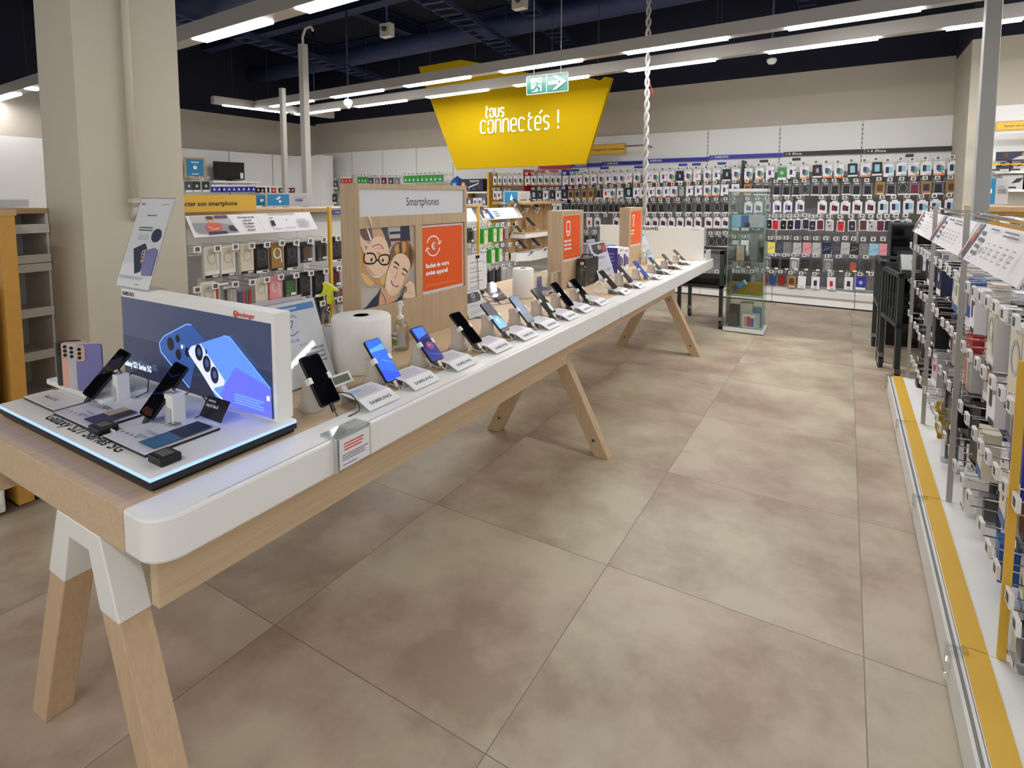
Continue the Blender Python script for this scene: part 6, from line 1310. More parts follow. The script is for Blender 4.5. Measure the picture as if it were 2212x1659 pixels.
def screen_art(i, a, w, h):
    if i == 1:
        a.poly(rrect(w, h, .008, 5, 0, h / 2), scr('wall_blue', (44, 92, 236), 1.0)); a.poly([(-w * .5, h * .72), (w * .5, h * .72), (w * .5, h * .86), (-w * .5, h * .8)], scr('wall_sky', (84, 146, 250), 1.0)); a.poly([(-w * .5, h * .3), (w * .5, h * .12), (w * .5, h * .02), (-w * .5, h * .02)], scr('wall_deep', (40, 70, 220), 1.0)); a.line([(-w * .1, h * .5), (w * .48, h * .36)], .003, scr('wall_sky', (84, 146, 250)))
    elif i == 2:
        a.poly(rrect(w, h, .008, 5, 0, h / 2), scr('space_navy', (34, 40, 112), .9)); a.poly([(-w * .4, h * .98), (w * .45, h * .98), (w * .45, h * .75), (-w * .4, h * .68)], scr('space_blue', (60, 104, 220), 1.0)); a.ell(0.002, h * .48, w * .4, h * .17, scr('planet_dark', (22, 18, 58), .8)); a.ell(0.006, h * .42, w * .3, h * .12, scr('planet_mauve', (112, 66, 108), .8)); a.ell(0.004, h * .44, w * .1, h * .03, scr('planet_pink', (186, 110, 130), .8)); a.line([(-w * .4, h * .24), (0, h * .17), (w * .42, h * .1)], .002, scr('space_blue', (60, 104, 220)))
    elif i == 4:
        a.poly(rrect(w, h, .008, 5, 0, h / 2), scr('aurora_dark', (28, 28, 48), .6)); a.poly([(-w * .46, h * .1), (w * .46, h * .1), (w * .46, h * .34), (-w * .46, h * .42)], scr('aurora_blue', (60, 140, 236), 1.0)); a.poly([(-w * .46, h * .42), (w * .46, h * .34), (w * .3, h * .5), (-w * .3, h * .56)], scr('aurora_teal', (64, 150, 170), .9)); a.ell(-w * .08, h * .38, w * .16, h * .06, scr('aurora_white', (190, 226, 255), 1.0)); a.line([(-w * .2, h * .28), (w * .1, h * .26)], .002, hl); a.rect(-w * .46, h * .03, w * .46, h * .1, BLACK)
    elif i == 5:
        a.poly(rrect(w, h, .008, 5, 0, h / 2), scr('ocean_blue', (24, 64, 112), .7)); a.poly([(-w * .46, h * .03), (w * .46, h * .03), (w * .46, h * .3), (-w * .46, h * .34)], scr('ocean_dark', (20, 32, 52), .6))
    elif i == 6:
        a.poly(rrect(w, h, .008, 5, 0, h / 2), mat('green_glass', (42, 50, 42), .1)); a.poly([(w * .46, h * .05), (w * .46, h * .34), (w * .1, h * .42), (-w * .02, h * .16), (w * .05, h * .04)], mat('mint_patch', (206, 226, 214), .3))  # pale patch in the lower corner of the green screen
    elif i == 8:
        a.poly(rrect(w, h, .008, 5, 0, h / 2), GLOSSK); a.poly([(w * .46, h * .06), (w * .46, h * .22), (0, h * .26), (-w * .3, h * .12), (-w * .1, h * .04)], mat('mint_patch', (206, 226, 214), .3))  # white reflection at the foot, painted onto the black screen
    else:
        a.poly(rrect(w, h, .008, 5, 0, h / 2), {11: mat('blue_film', (38, 78, 176), .3), 12: mat('slate_glass', (62, 68, 82), .2), 13: mat('slate_glass_dark', (50, 54, 62), .2), 14: mat('slate_glass_dark', (50, 54, 62), .2), 10: mat('charcoal_glass', (34, 35, 38), .2)}.get(i, GLOSSK))
XB = -1.317
WCAB = mat('white_cable', (236, 234, 228), 0.5)
for i in range(15):
    pb = at(*PB[i], x=XB); pt = at(*PT[i], y=pb.y); V = (pt - pb); L = min(V.length, 0.172); V.normalize(); U = Vector((0, 1, 0)); N = U.cross(V)
    if i >= 11: L = min(L, 0.165)
    M = Matrix(((U.x, V.x, N.x, pb.x), (U.y, V.y, N.y, pb.y), (U.z, V.z, N.z, pb.z), (0, 0, 0, 1)))
    w = 0.075
    bodym = {11: MIDB, 12: GREYB, 13: GREYB, 14: DARK, 10: DARK}.get(i, BLACK)
    t = thing('display_phone', f'{PLOOK[i]} on its stand, {ORD[i]} of the front row', 'phone', pb, 0, 'display phones in the front row')
    mb = MB(); mb.prism(rrect(w, L, 0.0095, 5, 0, L / 2), -0.0085, 0.0, 'xy', bodym, M); mb.box(-w / 2 - .0008, -w / 2, -0.0, 0.0, 0, 0, STEEL, M) if False else None; mb.build('body', t, bevel=0.0012)
    mb = MB(); a = Art(mb, pb, U, V, .0004); sw, sh = w - 0.005, L - 0.006; a.o = pb + V * 0.003; screen_art(i, a, sw, sh); a.ell(0, sh * .965, .0016, .0016, BLACK, 8); mb.build('screen', t)
    # plug and cable belong to the stand
    c = M @ Vector((0, L * .52, -.0085))
    sx, sy = c.x - 0.035, c.y
    t = thing('phone_stand', ('frosted ring-shaped stand lying behind the 10th phone of the front row' if i == 9 else f'frosted white phone stand under the {ORD[i]} phone of the front row'), 'phone stand', (sx, sy, TZ), 0, 'frosted phone stands')
    mb = MB(); hh = c.z - TZ
    if i == 9:
        mb.tube([(sx + 0.0 + 0.034 * math.cos(k * PI / 12), sy - 0.055 + 0.02 * math.sin(k * PI / 12) * 0, TZ + 0.044 + 0.038 * math.sin(k * PI / 12)) for k in range(25)], 0.006, WHITE, 8)
        mb.tube([(sx, sy - 0.055, TZ + 0.08), (sx + 0.01, sy - 0.02, TZ + 0.095), c], 0.011, FROST, 8)
    else:
        mb.lathe([(0.044, 0.0), (0.046, 0.004), (0.043, 0.012), (0.036, 0.022), (0.031, hh * .5), (0.030, hh * .75), (0.034, hh * .9), (0.030, hh * .98), (0.0, hh)], FROST, (sx, sy, TZ), 22, 0.82)
    mb.build('base', t)
    mb = MB(); mb.tube([(sx, sy, TZ + hh * .8), (sx + 0.012, sy, TZ + hh * .97), c - N * 0.004], 0.013, WHITE, 10)
    mb.box(-w / 2 - 0.004, w / 2 + 0.004, L * .52 - 0.010, L * .52 + 0.010, -0.014, -0.0088, WHITE, M)
    for s in (-1, 1): mb.box(s * (w / 2 + 0.001) - (0.0045 if s < 0 else 0), s * (w / 2 + 0.001) + (0.0045 if s > 0 else 0), L * .52 - 0.010, L * .52 + 0.010, -0.014, 0.002, WHITE, M); mb.box(s * w / 2 - (0.004 if s < 0 else 0.008), s * w / 2 + (0.008 if s < 0 else 0.004), L * .52 - 0.010, L * .52 + 0.010, 0.0012, 0.0036, WHITE, M)
    mb.build('clamp', t)
    cm = BLACK if i == 0 else WCAB
    mb = MB(); e0 = M @ Vector((0, -0.001, -.004)); e1 = M @ Vector((0, -0.026, -.004)); mb.box(-0.0055, 0.0055, -0.024, -0.0005, -0.0075, -0.0005, cm, M)
    g0 = 0.12 if i == 0 else 0.03
    pts = [e1, e1 + Vector((0.02, 0.004, -0.018)), Vector((e1.x + 0.045, e1.y + 0.025, TZ + 0.004)), Vector((e1.x + 0.04, e1.y + 0.062, TZ + 0.010)), Vector((e1.x + 0.0, e1.y + 0.066, TZ + 0.045)), Vector((e1.x - 0.05, e1.y + 0.04, TZ + 0.05)), Vector((sx + 0.02, sy + 0.01, TZ + 0.03))] if i == 0 else [e1, e1 + Vector((0.014, 0.004, -0.012)), Vector((e1.x + 0.006, e1.y + 0.012, TZ + 0.006)), Vector((e1.x - 0.03, e1.y + 0.012, TZ + 0.004)), Vector((e1.x - 0.06, e1.y + 0.004, TZ + 0.016)), Vector((sx + 0.02, sy, TZ + 0.04))]
    sm = []
    for k in range(len(pts) - 1):
        p0, p1, p2, p3 = pts[max(k - 1, 0)], pts[k], pts[k + 1], pts[min(k + 2, len(pts) - 1)]
        for q in range(5):
            f = q / 5; sm.append(0.5 * ((2 * p1) + (p2 - p0) * f + (2 * p0 - 5 * p1 + 4 * p2 - p3) * f * f + (3 * p1 - p0 - 3 * p2 + p3) * f ** 3))
    sm.append(pts[-1]); mb.tube(sm, 0.0017 if i == 0 else 0.0024, cm, 6); mb.build('cable', t)
    # white card holder with its lip
    gpt = at(*PG[i], z=TZ + 0.016); gy = gpt.y
    gx = -1.262
    t = thing('price_holder', f'white wedge price holder lettered on its lip, {ORD[i]} of the front row', 'price holder', (gx, gy, TZ), 0, 'white price holders')
    W = 0.135 if i < 11 else 0.12
    prof = [(gx + 0.030, TZ + 0.004), (gx + 0.030, TZ + 0.007), (gx - 0.016, TZ + 0.030), (gx - 0.10, TZ + 0.036), (gx - 0.10, TZ + 0.0335), (gx - 0.018, TZ + 0.026)]
    mb = MB(); vs = [Vector((x, y, z)) for y in (gy - W / 2, gy + W / 2) for x, z in prof]; n = len(prof)
    mb.add(vs, [tuple(range(n)), tuple(range(2 * n - 1, n - 1, -1))] + [(k, n + k, n + (k + 1) % n, (k + 1) % n) for k in range(n)], WHITE)
    mb.box(gx - 0.10, gx - 0.095, gy - W / 2 + 0.004, gy + W / 2 - 0.004, TZ, TZ + 0.034, LGREY); mb.box(gx - 0.03, gx - 0.026, gy - W / 2 + 0.004, gy + W / 2 - 0.004, TZ, TZ + 0.027, LGREY)
    mb.build('holder', t)
    mb = MB(); lv = Vector((-0.046, 0, 0.023)).normalized(); a = Art(mb, (gx + 0.030, gy - W / 2, TZ + 0.0072), (0, 1, 0), lv, .0004); hl_ = 0.051
    a.rect(0.004, 0.004, W - 0.004, hl_ - 0.004, PAPER)
    if i < 9: a.text('SAMSUNG', W * .5, hl_ * .34, 0.0125, INKG, 'C', .035, 1.15)
    else: a.lines(W * .3, W * .75, hl_ * .42, 1, .01, .011, INKG, 0)
    b = Art(mb, (gx - 0.018, gy - W / 2, TZ + 0.0302), (0, 1, 0), Vector((-0.084, 0, 0.006)).normalized(), .0004); b.rect(0.005, 0.004, W - 0.005, 0.076, LILAC); b.lines(0.014, W - 0.014, 0.064, 6, 0.010, 0.0035, INKL); 
    if i == 0: b.rect(0.02, 0.045, 0.06, 0.062, LBLUE)
    mb.build('paper_card', t)
# the small electronic tag standing behind the first holder
v = at(742, 826, z=TZ + 0.04); mb = MB(); M = Matrix.Translation((v.x - 0.01, v.y, TZ + 0.05)) @ Matrix.Rotation(math.radians(-38), 4, 'Y')
t = thing('price_display', 'white electronic price tag with green-grey display behind the nearest holder', 'price display', (v.x - 0.01, v.y, TZ))
mb.box(-0.006, 0.0, -0.044, 0.044, -0.02, 0.02, WHITE, M); mb.box(-0.02, -0.006, -0.01, 0.01, -0.045, 0.0, WHITE, M); mb.build('housing', t)
mb = MB(); mb.box(0.0, 0.0008, -0.034, 0.034, -0.013, 0.013, mat('lcd_green', (96, 104, 88), .3), M); mb.build('display', t)
# clear price clip over the front edge of the table
A, B = at(737, 992, x=TXF + 0.012), at(802, 965, x=TXF + 0.012)
t = thing('edge_card', 'clear clip with red-printed notice hanging over the white table edge', 'notice', (TXF, (A.y + B.y) / 2, 0.66))
mb = MB(); mb.box(TXF - 0.06, TXF + 0.006, A.y - 0.01, B.y + 0.006, TZ + 0.001, TZ + 0.004, ACRYL); mb.box(TXF + 0.001, TXF + 0.004, A.y - 0.01, B.y + 0.006, 0.655, TZ + 0.004, ACRYL); mb.box(TXF - 0.05, TXF + 0.012, A.y - 0.016, A.y - 0.012, 0.66, TZ + 0.004, LGREY); mb.build('clip', t)
mb = MB(); o = Vector((TXF + 0.006, A.y, 0.662)); V = Vector((-0.001, 0, 1)).normalized(); W = B.y - A.y; a = Art(mb, o, (0, 1, 0), V, .0004); hN = 0.085
mb.box(TXF + 0.0045, TXF + 0.006, A.y, A.y + W, 0.662, 0.662 + hN, PAPER); a.lines(W * .15, W * .85, hN * .78, 3, hN * .1, hN * .045, BRED, .2); a.lines(W * .08, W * .95, hN * .42, 3, hN * .08, hN * .03, INKG, .15); a.lines(W * .1, W * .6, hN * .1, 1, .01, hN * .03, VIOLET); mb.build('notice_sheet', t)

# ---------------------------------------------------------------- oak boards with posters
XF = -1.70
def board(px0, px1, pyt, label, back_px, picture):
    y0, y1 = at(px0, pyt, x=XF).y, at(px1, pyt, x=XF).y; zt = (at(px0, pyt, x=XF).z + at(px1, pyt, x=XF).z) / 2
    xb = at(back_px, pyt, y=y0).x
    t = thing('sign_board', label, 'sign board', ((XF + xb) / 2, (y0 + y1) / 2, TZ))
    mb = MB(); mb.box(xb, XF - 0.012, y0, y1, TZ + 0.001, zt, BOARDWOOD)
    return t, mb, y0, y1, zt
t, mb, y0, y1, zt = board(774, 1008, 399, 'big oak board with Smartphones header, a couple photo and an orange poster', 734, True)
t['label'] = 'biggest oak board, white header, couple photograph and orange poster'
FR = wood('board_oak_frame', (194, 170, 138), 'z', 0.10)
Wb = y1 - y0
def yz(px, py): v = at(px, py, x=XF); return v.y, v.z
hy0, hz1 = yz(776, 407.5); hy1, hz0 = yz(1003.5, 460); 
py0_, pz1 = yz(777, 493.5); py1_, pz0 = yz(900.0, 642)
oy0, oz1 = yz(912, 488.5); oy1, oz0 = yz(1003, 618)
hz1 = yz(890, 408.6)[1]; hz0 = yz(890, 464)[1]; pz1 = yz(840, 490.5)[1]; pz0 = yz(840, 656)[1]; oz1 = yz(957, 485)[1]; oz0 = yz(957, 628)[1]
# front frame: rails and stiles stand 12 mm proud so that the sheets sit in recesses
zl = min(pz0, oz0)
for a0, a1, b0, b1 in ((y0, y1, hz1, zt), (hy0, hy1, pz1, hz0), (y0, y1, TZ + 0.001, zl), (y0, hy0, zl, hz1), (hy1, y1, zl, hz1), (py1_, oy0, zl, pz1)):
    mb.box(XF - 0.012, XF, a0, a1, b0, b1, FR)
mb.build('panel', t)
mb = MB(); mb.box(XF - 0.012, XF - 0.008, hy0, hy1, hz0, hz1, mat('header_white', (214, 216, 222), .5)); a = Art(mb, (XF - 0.008, hy0, hz0), (0, 1, 0), (0, 0, 1), .0005); w, h = hy1 - hy0, hz1 - hz0
a.text('Smartphones', w * .56, h * .36, h * .33, mat('header_ink', (52, 54, 80), .6), 'C', 0.0, .82); mb.build('header', t)
def couple(a, w, h):
    """Printed photograph: a woman seen upside down with glasses, cheek to cheek with a laughing man on the phone."""
    def q(x, y): u = (x - 270) / 580.0; top = 590 - 40 * u; bot = 1420 - 125 * u; return (min(max(u, 0.002), 0.998) * w, min(max((bot - y) / (bot - top), 0.002), 0.998) * h)
    P = lambda pts: [q(*p) for p in pts]
    def spl(pts, n=5):
        out = []; N = len(pts)
        for k in range(N):
            p0, p1, p2, p3 = pts[k - 1], pts[k], pts[(k + 1) % N], pts[(k + 2) % N]
            for j in range(n):
                f = j / n; out.append(tuple(0.5 * (2 * p1[c] + (p2[c] - p0[c]) * f + (2 * p0[c] - 5 * p1[c] + 4 * p2[c] - p3[c]) * f * f + (3 * p1[c] - p0[c] - 3 * p2[c] + p3[c]) * f ** 3) for c in (0, 1)))
        return out
    B = lambda pts, m: a.poly(P(spl(pts)), m)
    cl = lambda p: a.poly(P(p[0]), p[1])
    a.rect(0, 0, w, h, PGREY)
    cl(([(272, 592), (840, 552), (842, 720), (560, 720), (272, 700)], mat('print_shirt', (120, 84, 84), .6)))
    cl(([(560, 572), (690, 562), (690, 720), (575, 720)], LGREY)); cl(([(575, 620), (690, 612), (690, 640), (576, 648)], PNAVY)); cl(([(575, 690), (690, 684), (690, 712), (577, 720)], MAROON)); cl(([(690, 562), (800, 556), (800, 700), (690, 715)], PNAVY)); cl(([(790, 556), (842, 552), (850, 900), (800, 700)], TANGL))
    for k in range(4): cl(([(345 + k * 34, 585), (360 + k * 34, 584), (395 + k * 24, 700), (380 + k * 24, 705)], (PAPER, INKG, PAPER, DARK)[k]))
    cl(([(480, 577), (530, 574), (590, 760), (560, 790)], GREYB)); cl(([(395, 580), (485, 577), (530, 690), (470, 720), (410, 700)], SKIND))
    B([(275, 760), (330, 800), (350, 900), (320, 1000), (360, 1080), (440, 1110), (520, 1060), (560, 960), (575, 1000), (530, 1120), (480, 1180), (430, 1160), (400, 1120), (380, 1180), (320, 1150), (272, 1010), (270, 900)], BLOND)
    B([(330, 1060), (380, 1110), (400, 1150), (370, 1178), (310, 1130), (285, 1040)], mat('print_blond_light', (228, 184, 122), .6)); B([(470, 1100), (520, 1060), (545, 1010), (540, 1110), (490, 1165)], mat('print_blond_light', (228, 184, 122), .6))
    B([(400, 690), (460, 668), (520, 690), (555, 760), (562, 860), (555, 960), (520, 1050), (440, 1095), (370, 1060), (325, 970), (322, 880), (345, 790)], SKIN)
    B([(325, 900), (345, 960), (420, 1070), (370, 1050), (330, 970)], SKIND)
    B([(400, 775), (430, 755), (470, 752), (505, 790), (470, 772), (430, 774)], PAPER); a.line(P([(396, 776), (425, 756), (470, 750), (508, 794)]), .005, LIP); a.line(P([(420, 790), (455, 780), (490, 796)]), .003, SKIND)
    B([(438, 828), (462, 822), (478, 832), (472, 856), (446, 860)], SKIND)
    for c in ((385, 905), (497, 912)): B([(c[0] - 26, c[1]), (c[0], c[1] - 14), (c[0] + 26, c[1] + 2), (c[0], c[1] + 14)], PAPER); a.ell(*q(*c), .0075, .0075, GREYB, 12); a.ell(*q(*c), .0035, .0035, BLACK, 10); a.line(P([(c[0] - 28, c[1] + 34), (c[0], c[1] + 44), (c[0] + 28, c[1] + 36)]), .004, BLOND)
    for pts in ([(318, 850), (350, 838), (400, 842), (424, 870), (430, 915), (400, 942), (350, 944), (316, 925)], [(458, 915), (460, 880), (490, 858), (540, 856), (562, 880), (556, 940), (520, 958), (480, 950)]): a.line(P(spl(pts) + [spl(pts)[0]]), .0065, BLACK)
    a.line(P([(428, 905), (445, 912), (460, 908)]), .007, BLACK)
    B([(275, 620), (300, 680), (365, 750), (345, 770), (318, 760), (340, 830), (320, 838), (290, 770), (276, 740)], SKIN); a.line(P([(290, 690), (330, 760)]), .002, SKIND); a.line(P([(280, 720), (310, 790)]), .002, SKIND)
    B([(575, 870), (600, 780), (650, 730), (720, 715), (790, 740), (835, 820), (838, 900), (810, 970), (780, 1020), (760, 1000), (770, 900), (700, 850), (620, 860), (585, 920)], HAIR)
    B([(620, 780), (660, 745), (680, 800), (640, 850)], BLOND); B([(700, 730), (740, 730), (745, 810), (705, 840)], BLOND); B([(780, 780), (815, 830), (800, 960), (775, 900)], HAIRD); B([(670, 745), (695, 735), (700, 830), (675, 840)], HAIRD)
    B([(610, 880), (660, 845), (720, 850), (775, 900), (790, 970), (770, 1060), (720, 1170), (650, 1250), (580, 1282), (540, 1250), (512, 1190), (525, 1090), (560, 980)], SKIN)
    B([(770, 1000), (785, 980), (770, 1070), (720, 1170), (655, 1245), (700, 1150)], SKIND); B([(540, 1080), (555, 1010), (575, 1120), (570, 1230), (530, 1200)], mat('print_skin_light', (246, 222, 196), .6))
    a.line(P([(612, 930), (640, 940), (664, 968)]), .009, HAIRD); a.line(P([(706, 1000), (735, 1012), (756, 1040)]), .009, HAIRD)
    a.line(P([(604, 972), (628, 990), (650, 996)]), .005, HAIRD); a.line(P([(692, 1044), (715, 1062), (732, 1070)]), .005, HAIRD)
    a.line(P([(655, 1000), (640, 1060), (612, 1086), (630, 1104)]), .004, SKIND); a.ell(*q(622, 1092), .006, .005, SKIND, 10)
    B([(572, 1118), (600, 1142), (640, 1166), (658, 1172), (640, 1192), (600, 1176), (578, 1150)], LIP); B([(582, 1128), (604, 1148), (646, 1172), (630, 1176), (598, 1160)], PAPER)
    cl(([(475, 1200), (515, 1190), (545, 1260), (585, 1285), (640, 1255), (620, 1330), (560, 1370), (440, 1390), (430, 1320)], SKIND)); B([(300, 1412), (360, 1330), (440, 1260), (470, 1200), (450, 1300), (430, 1386)], PNAVY); cl(([(560, 1362), (630, 1330), (690, 1270), (690, 1335), (560, 1366)], PNAVY))
    cl(([(275, 1190), (370, 1200), (460, 1200), (400, 1290), (320, 1390), (278, 1415)], mat('print_linen', (190, 184, 172), .6)))
    a.line(P([(470, 1240), (500, 1290), (515, 1330), (510, 1365)]), .0025, BLACK)
    B([(770, 1130), (800, 1135), (830, 1170), (842, 1240), (838, 1300), (760, 1312), (700, 1300), (720, 1250), (740, 1240), (745, 1190), (720, 1180)], SKIN); a.line(P([(730, 1190), (760, 1180), (770, 1200)]), .003, SKIND); a.line(P([(738, 1225), (770, 1215), (782, 1235)]), .003, SKIND); a.line(P([(745, 1255), (780, 1245), (790, 1262)]), .003, SKIND)
    a.line(P([(722, 1180), (680, 1290)]), .010, DARK); a.line(P([(716, 1182), (676, 1288)]), .003, LGREY)
mb = MB(); mb.box(XF - 0.012, XF - 0.008, py0_, py1_, pz0, pz1, PAPER); couple(Art(mb, (XF - 0.008, py0_, pz0), (0, 1, 0), (0, 0, 1), .00008), py1_ - py0_, pz1 - pz0); mb.build('photo_poster', t)
def orange(mbx, ya, yb, za, zb, lines, icon, sub=2):
    mbx.box(XF - 0.012, XF - 0.006, ya, yb, za, zb, mat('poster_white', (216, 214, 214), .5)); a = Art(mbx, (XF - 0.006, ya, za), (0, 1, 0), (0, 0, 1), .0005); w, h = yb - ya, zb - za
    a.rect(w * .015, h * .045, w * .975, h * .975, ORANGE); icon(a, w, h)
    for k, s in enumerate(lines[0]): a.text(s, w * .07, h * (lines[1] - lines[3] * k), h * lines[2], INKW, 'L', .05, lines[4])
    a.lines(w * .06, w * .85, h * .13, sub, h * .022, h * .008, ORANGEL, .25)
def euro(a, w, h):
    cx, cy, r = w * .26, h * .695, w * .15
    a.ring(cx, cy, r, r * .95, w * .02, INKW, 15, 160, 18); a.ring(cx, cy, r, r * .95, w * .02, INKW, 195, 345, 18)
    a.line([(cx + r * .62, cy + r * .25), (cx + r * .98, cy + r * .1), (cx + r * 1.2, cy + r * .45)], w * .018, INKW); a.line([(cx - r * .62, cy - r * .25), (cx - r * .98, cy - r * .1), (cx - r * 1.2, cy - r * .45)], w * .018, INKW)
    a.ring(cx + w * .008, cy, w * .042, w * .048, w * .02, INKW, 50, 310, 14); a.line([(cx - w * .055, cy + w * .014), (cx + w * .02, cy + w * .014)], w * .013, INKW); a.line([(cx - w * .055, cy - w * .014), (cx + w * .02, cy - w * .014)], w * .013, INKW)
mb = MB(); orange(mb, oy0, oy1, oz0, oz1, (('Rachat de votre', 'ancien appareil'), .385, .06, .105, 1.0), euro); mb.build('orange_poster', t)
mb = MB(); v0 = yz(797, 470); mb.tube([(XF + .002, v0[0] - .01, hz0 + .005), (XF + .008, v0[0], hz0 - .01), (XF + .004, v0[0] + .01, hz0 - .04)], .003, WCAB, 6); mb.build('tape_scrap', t)
def small_board(px0, px1, pyt, back, label, ptop, pbot, pl, pr, lines, icon):
    t, mb, y0, y1, zt = board(px0, px1, pyt, label, back, False)
    ya = at(pl, pyt, x=XF).y; yb = at(pr, pyt, x=XF).y; mx = (pl + pr) / 2; za = at(mx, pbot, x=XF).z; zb = at(mx, ptop, x=XF).z
    for a0, a1, b0, b1 in ((y0, y1, zb, zt), (y0, y1, TZ + .001, za), (y0, ya, za, zb), (yb, y1, za, zb)): mb.box(XF - 0.012, XF, a0, a1, b0, b1, FR)
    mb.build('panel', t); mb = MB(); orange(mb, ya, yb, za, zb, lines, icon); mb.build('orange_poster', t)
def ph_icon(a, w, h):
    a.line([(w * .2, h * .62), (w * .2, h * .82), (w * .24, h * .85), (w * .36, h * .85), (w * .4, h * .82), (w * .4, h * .6), (w * .36, h * .56), (w * .24, h * .56), (w * .22, h * .58), (w * .22, h * .64), (w * .34, h * .64), (w * .34, h * .60)], w * .035, INKW)
def tool_icon(a, w, h):
    a.ring(w * .28, h * .82, w * .09, h * .04, w * .035, INKW, -60, 250); a.line([(w * .24, h * .77), (w * .2, h * .58), (w * .26, h * .55), (w * .32, h * .58), (w * .34, h * .76)], w * .03, INKW)
small_board(1214.5, 1260.5, 454.5, 1183, 'oak board with orange insurance poster, behind the second paper roll', 463, 562, 1217.5, 1255.5, (('Assurance produits', 'mobiles : vol, casse,', 'oxydation ou panne'), .42, .05, .085, .62), ph_icon)
small_board(1360.5, 1388, 448, 1338.5, 'oak board with orange tool poster, farthest, at the twisted cable', 453.5, 530, 1363.5, 1387, (('Personnalisation', 'et réparation'), .42, .048, .085, .58), tool_icon)

# ---------------------------------------------------------------- other things on the table
def tp(px, py): return at(px, py, z=TZ)
# hand-gel notice
br = tp(727, 814); bl = Vector((br.x + 0.03, tp(630, 861).y - 0.03, TZ + 0.003)); br.z = TZ + 0.003; bl.x = br.x
yt = at(679, 640, x=br.x - 0.11)
tl = Vector((br.x - 0.11, bl.y, yt.z))
def gel(a, w, h):
    a.rect(w * .0, h * .88, w * .96, h * .96, mat('notice_blue', (92, 150, 214), .5)); a.lines(w * .1, w * .8, h * .91, 1, .01, h * .02, PAPER)
    hb = mat('hand_blue', (88, 132, 200), .5); a.line([(w * .3, h * .72), (w * .42, h * .78), (w * .55, h * .77), (w * .5, h * .7), (w * .36, h * .66), (w * .3, h * .72)], .003, hb); a.line([(w * .35, h * .63), (w * .5, h * .6), (w * .6, h * .64)], .003, hb); a.line([(w * .5, h * .8), (w * .56, h * .84), (w * .62, h * .8)], .003, hb)
    a.text('MERCI DE', w * .35, h * .52, h * .03, hb, bold=.02); a.text('de nous', w * .55, h * .46, h * .024, hb)
    for k, s in enumerate(("d'utiliser le gel", 'hydroalcoolique mis à', 'votre disposition', 'après chaque essai')): a.text(s, w * .93, h * (.385 - .055 * k), h * .026, mat('notice_ink', (66, 74, 110), .6), 'R', .02, .85)
acrylic('notice_stand', 'clear stand with a hand gel notice, right of the lit screen', bl, br, tl, None, gel, 'x')
bl2 = Vector((br.x - 0.10, bl.y + 0.02, TZ + 0.003)); br2 = Vector((br.x - 0.10, br.y + 0.03, TZ + 0.003)); t2 = at(666, 631, x=br.x - 0.22); tl2 = Vector((br.x - 0.22, bl.y + 0.02, t2.z))
acrylic('notice_stand', 'clear stand with pale pink sheet behind the hand gel notice', bl2, br2, tl2, None, lambda a, w, h: a.lines(w * .2, w * .8, h * .9, 2, .02, .006, INKL), 'x', mat('pink_sheet', (226, 208, 216), .6))
# paper rolls
def roll(name, label, pxl, pxr, pyb, r, h, core):
    c = Vector(((tp(*pxl).x + tp(*pxr).x) / 2, (tp(*pxl).y + tp(*pxr).y) / 2, TZ)); mb = MB(); n = 40
    t = thing(name, label, 'paper roll', c)
    pr = [(core, h), (core, 0.001), (r - .004, 0.001), (r, .006), (r, h - .008), (r - .006, h), (core, h)]
    mb.lathe(pr, mat('tissue', (236, 234, 230), .85, vary=.02, scale=60), tuple(c), 48); mb.build('paper', t)
    mb = MB(); mb.lathe([(core - .002, .002), (core, .002), (core, h + .0005), (core - .002, h + .0005), (core - .002, .002)], mat('cardboard', (150, 142, 132), .8), tuple(c), 32); mb.build('core', t)
    return t, c
t, c = roll('paper_roll', 'fat white paper roll before the big oak board, nearest of two', (717, 795), (848, 792), 0, .112, .206, .03)
mb = MB(); mb.quad(Vector((c.x - .1, c.y - .06, TZ + .05)), Vector((c.x - .135, c.y - .09, TZ + .05)), Vector((c.x - .125, c.y - .08, TZ + .16)), Vector((c.x - .1, c.y - .055, TZ + .16)), PAPER); mb.build('loose_sheet', t)
roll('paper_roll', 'slim white paper roll standing farther along the table, before the clear box', (1107, 642), (1153, 642), 0, .070, .192, .02)
# spray bottle
c = Vector((-1.80, 1.62, TZ)); d = at(715, 700, y=c.y); c.x = d.x
t = thing('spray_bottle', 'clear spray bottle with bright yellow trigger head', 'spray bottle', c)
ztop = at(705, 608, y=c.y).z; zn = at(712, 655, y=c.y).z
mb = MB(); H = zn - TZ; mb.lathe([(.034, 0), (.038, .006), (.038, H * .3), (.032, H * .38), (.036, H * .46), (.033, H * .54), (.037, H * .62), (.037, H * .78), (.028, H * .9), (.013, H * .98), (.013, H)], LIQ, tuple(c), 26); mb.build('bottle', t)
mb = MB(); mb.lathe([(.03, .004), (.034, H * .3), (.029, H * .38), (.032, H * .46), (.03, H * .52), (.0, H * .52)], clear('pale_liquid', (222, 226, 214), .06), tuple(c), 22); mb.build('liquid', t)
NEONY = mat('trigger_yellow', (222, 226, 38), .4); mb = MB(); k = (ztop - zn)
mb.lathe([(.016, 0), (.017, k * .32), (.013, k * .36)], NEONY, (c.x, c.y, zn), 18)
U = Vector((RGT.x, RGT.y, 0)).normalized()
prof = [(-.030, .96), (-.024, 1.0), (-.010, .97), (.022, .72), (.036, .62), (.034, .56), (.012, .60), (.012, .34), (-.012, .34), (-.010, .62), (-.024, .42), (-.044, .28), (-.046, .33), (-.030, .58), (-.026, .78)]
Mx = Matrix(((U.x, -U.y, 0, c.x), (U.y, U.x, 0, c.y), (0, 0, 1, zn), (0, 0, 0, 1)))
mb.prism([(u, v * k) for u, v in prof], -.009, .009, 'xz', NEONY, Mx); mb.build('trigger_head', t, bevel=.002)
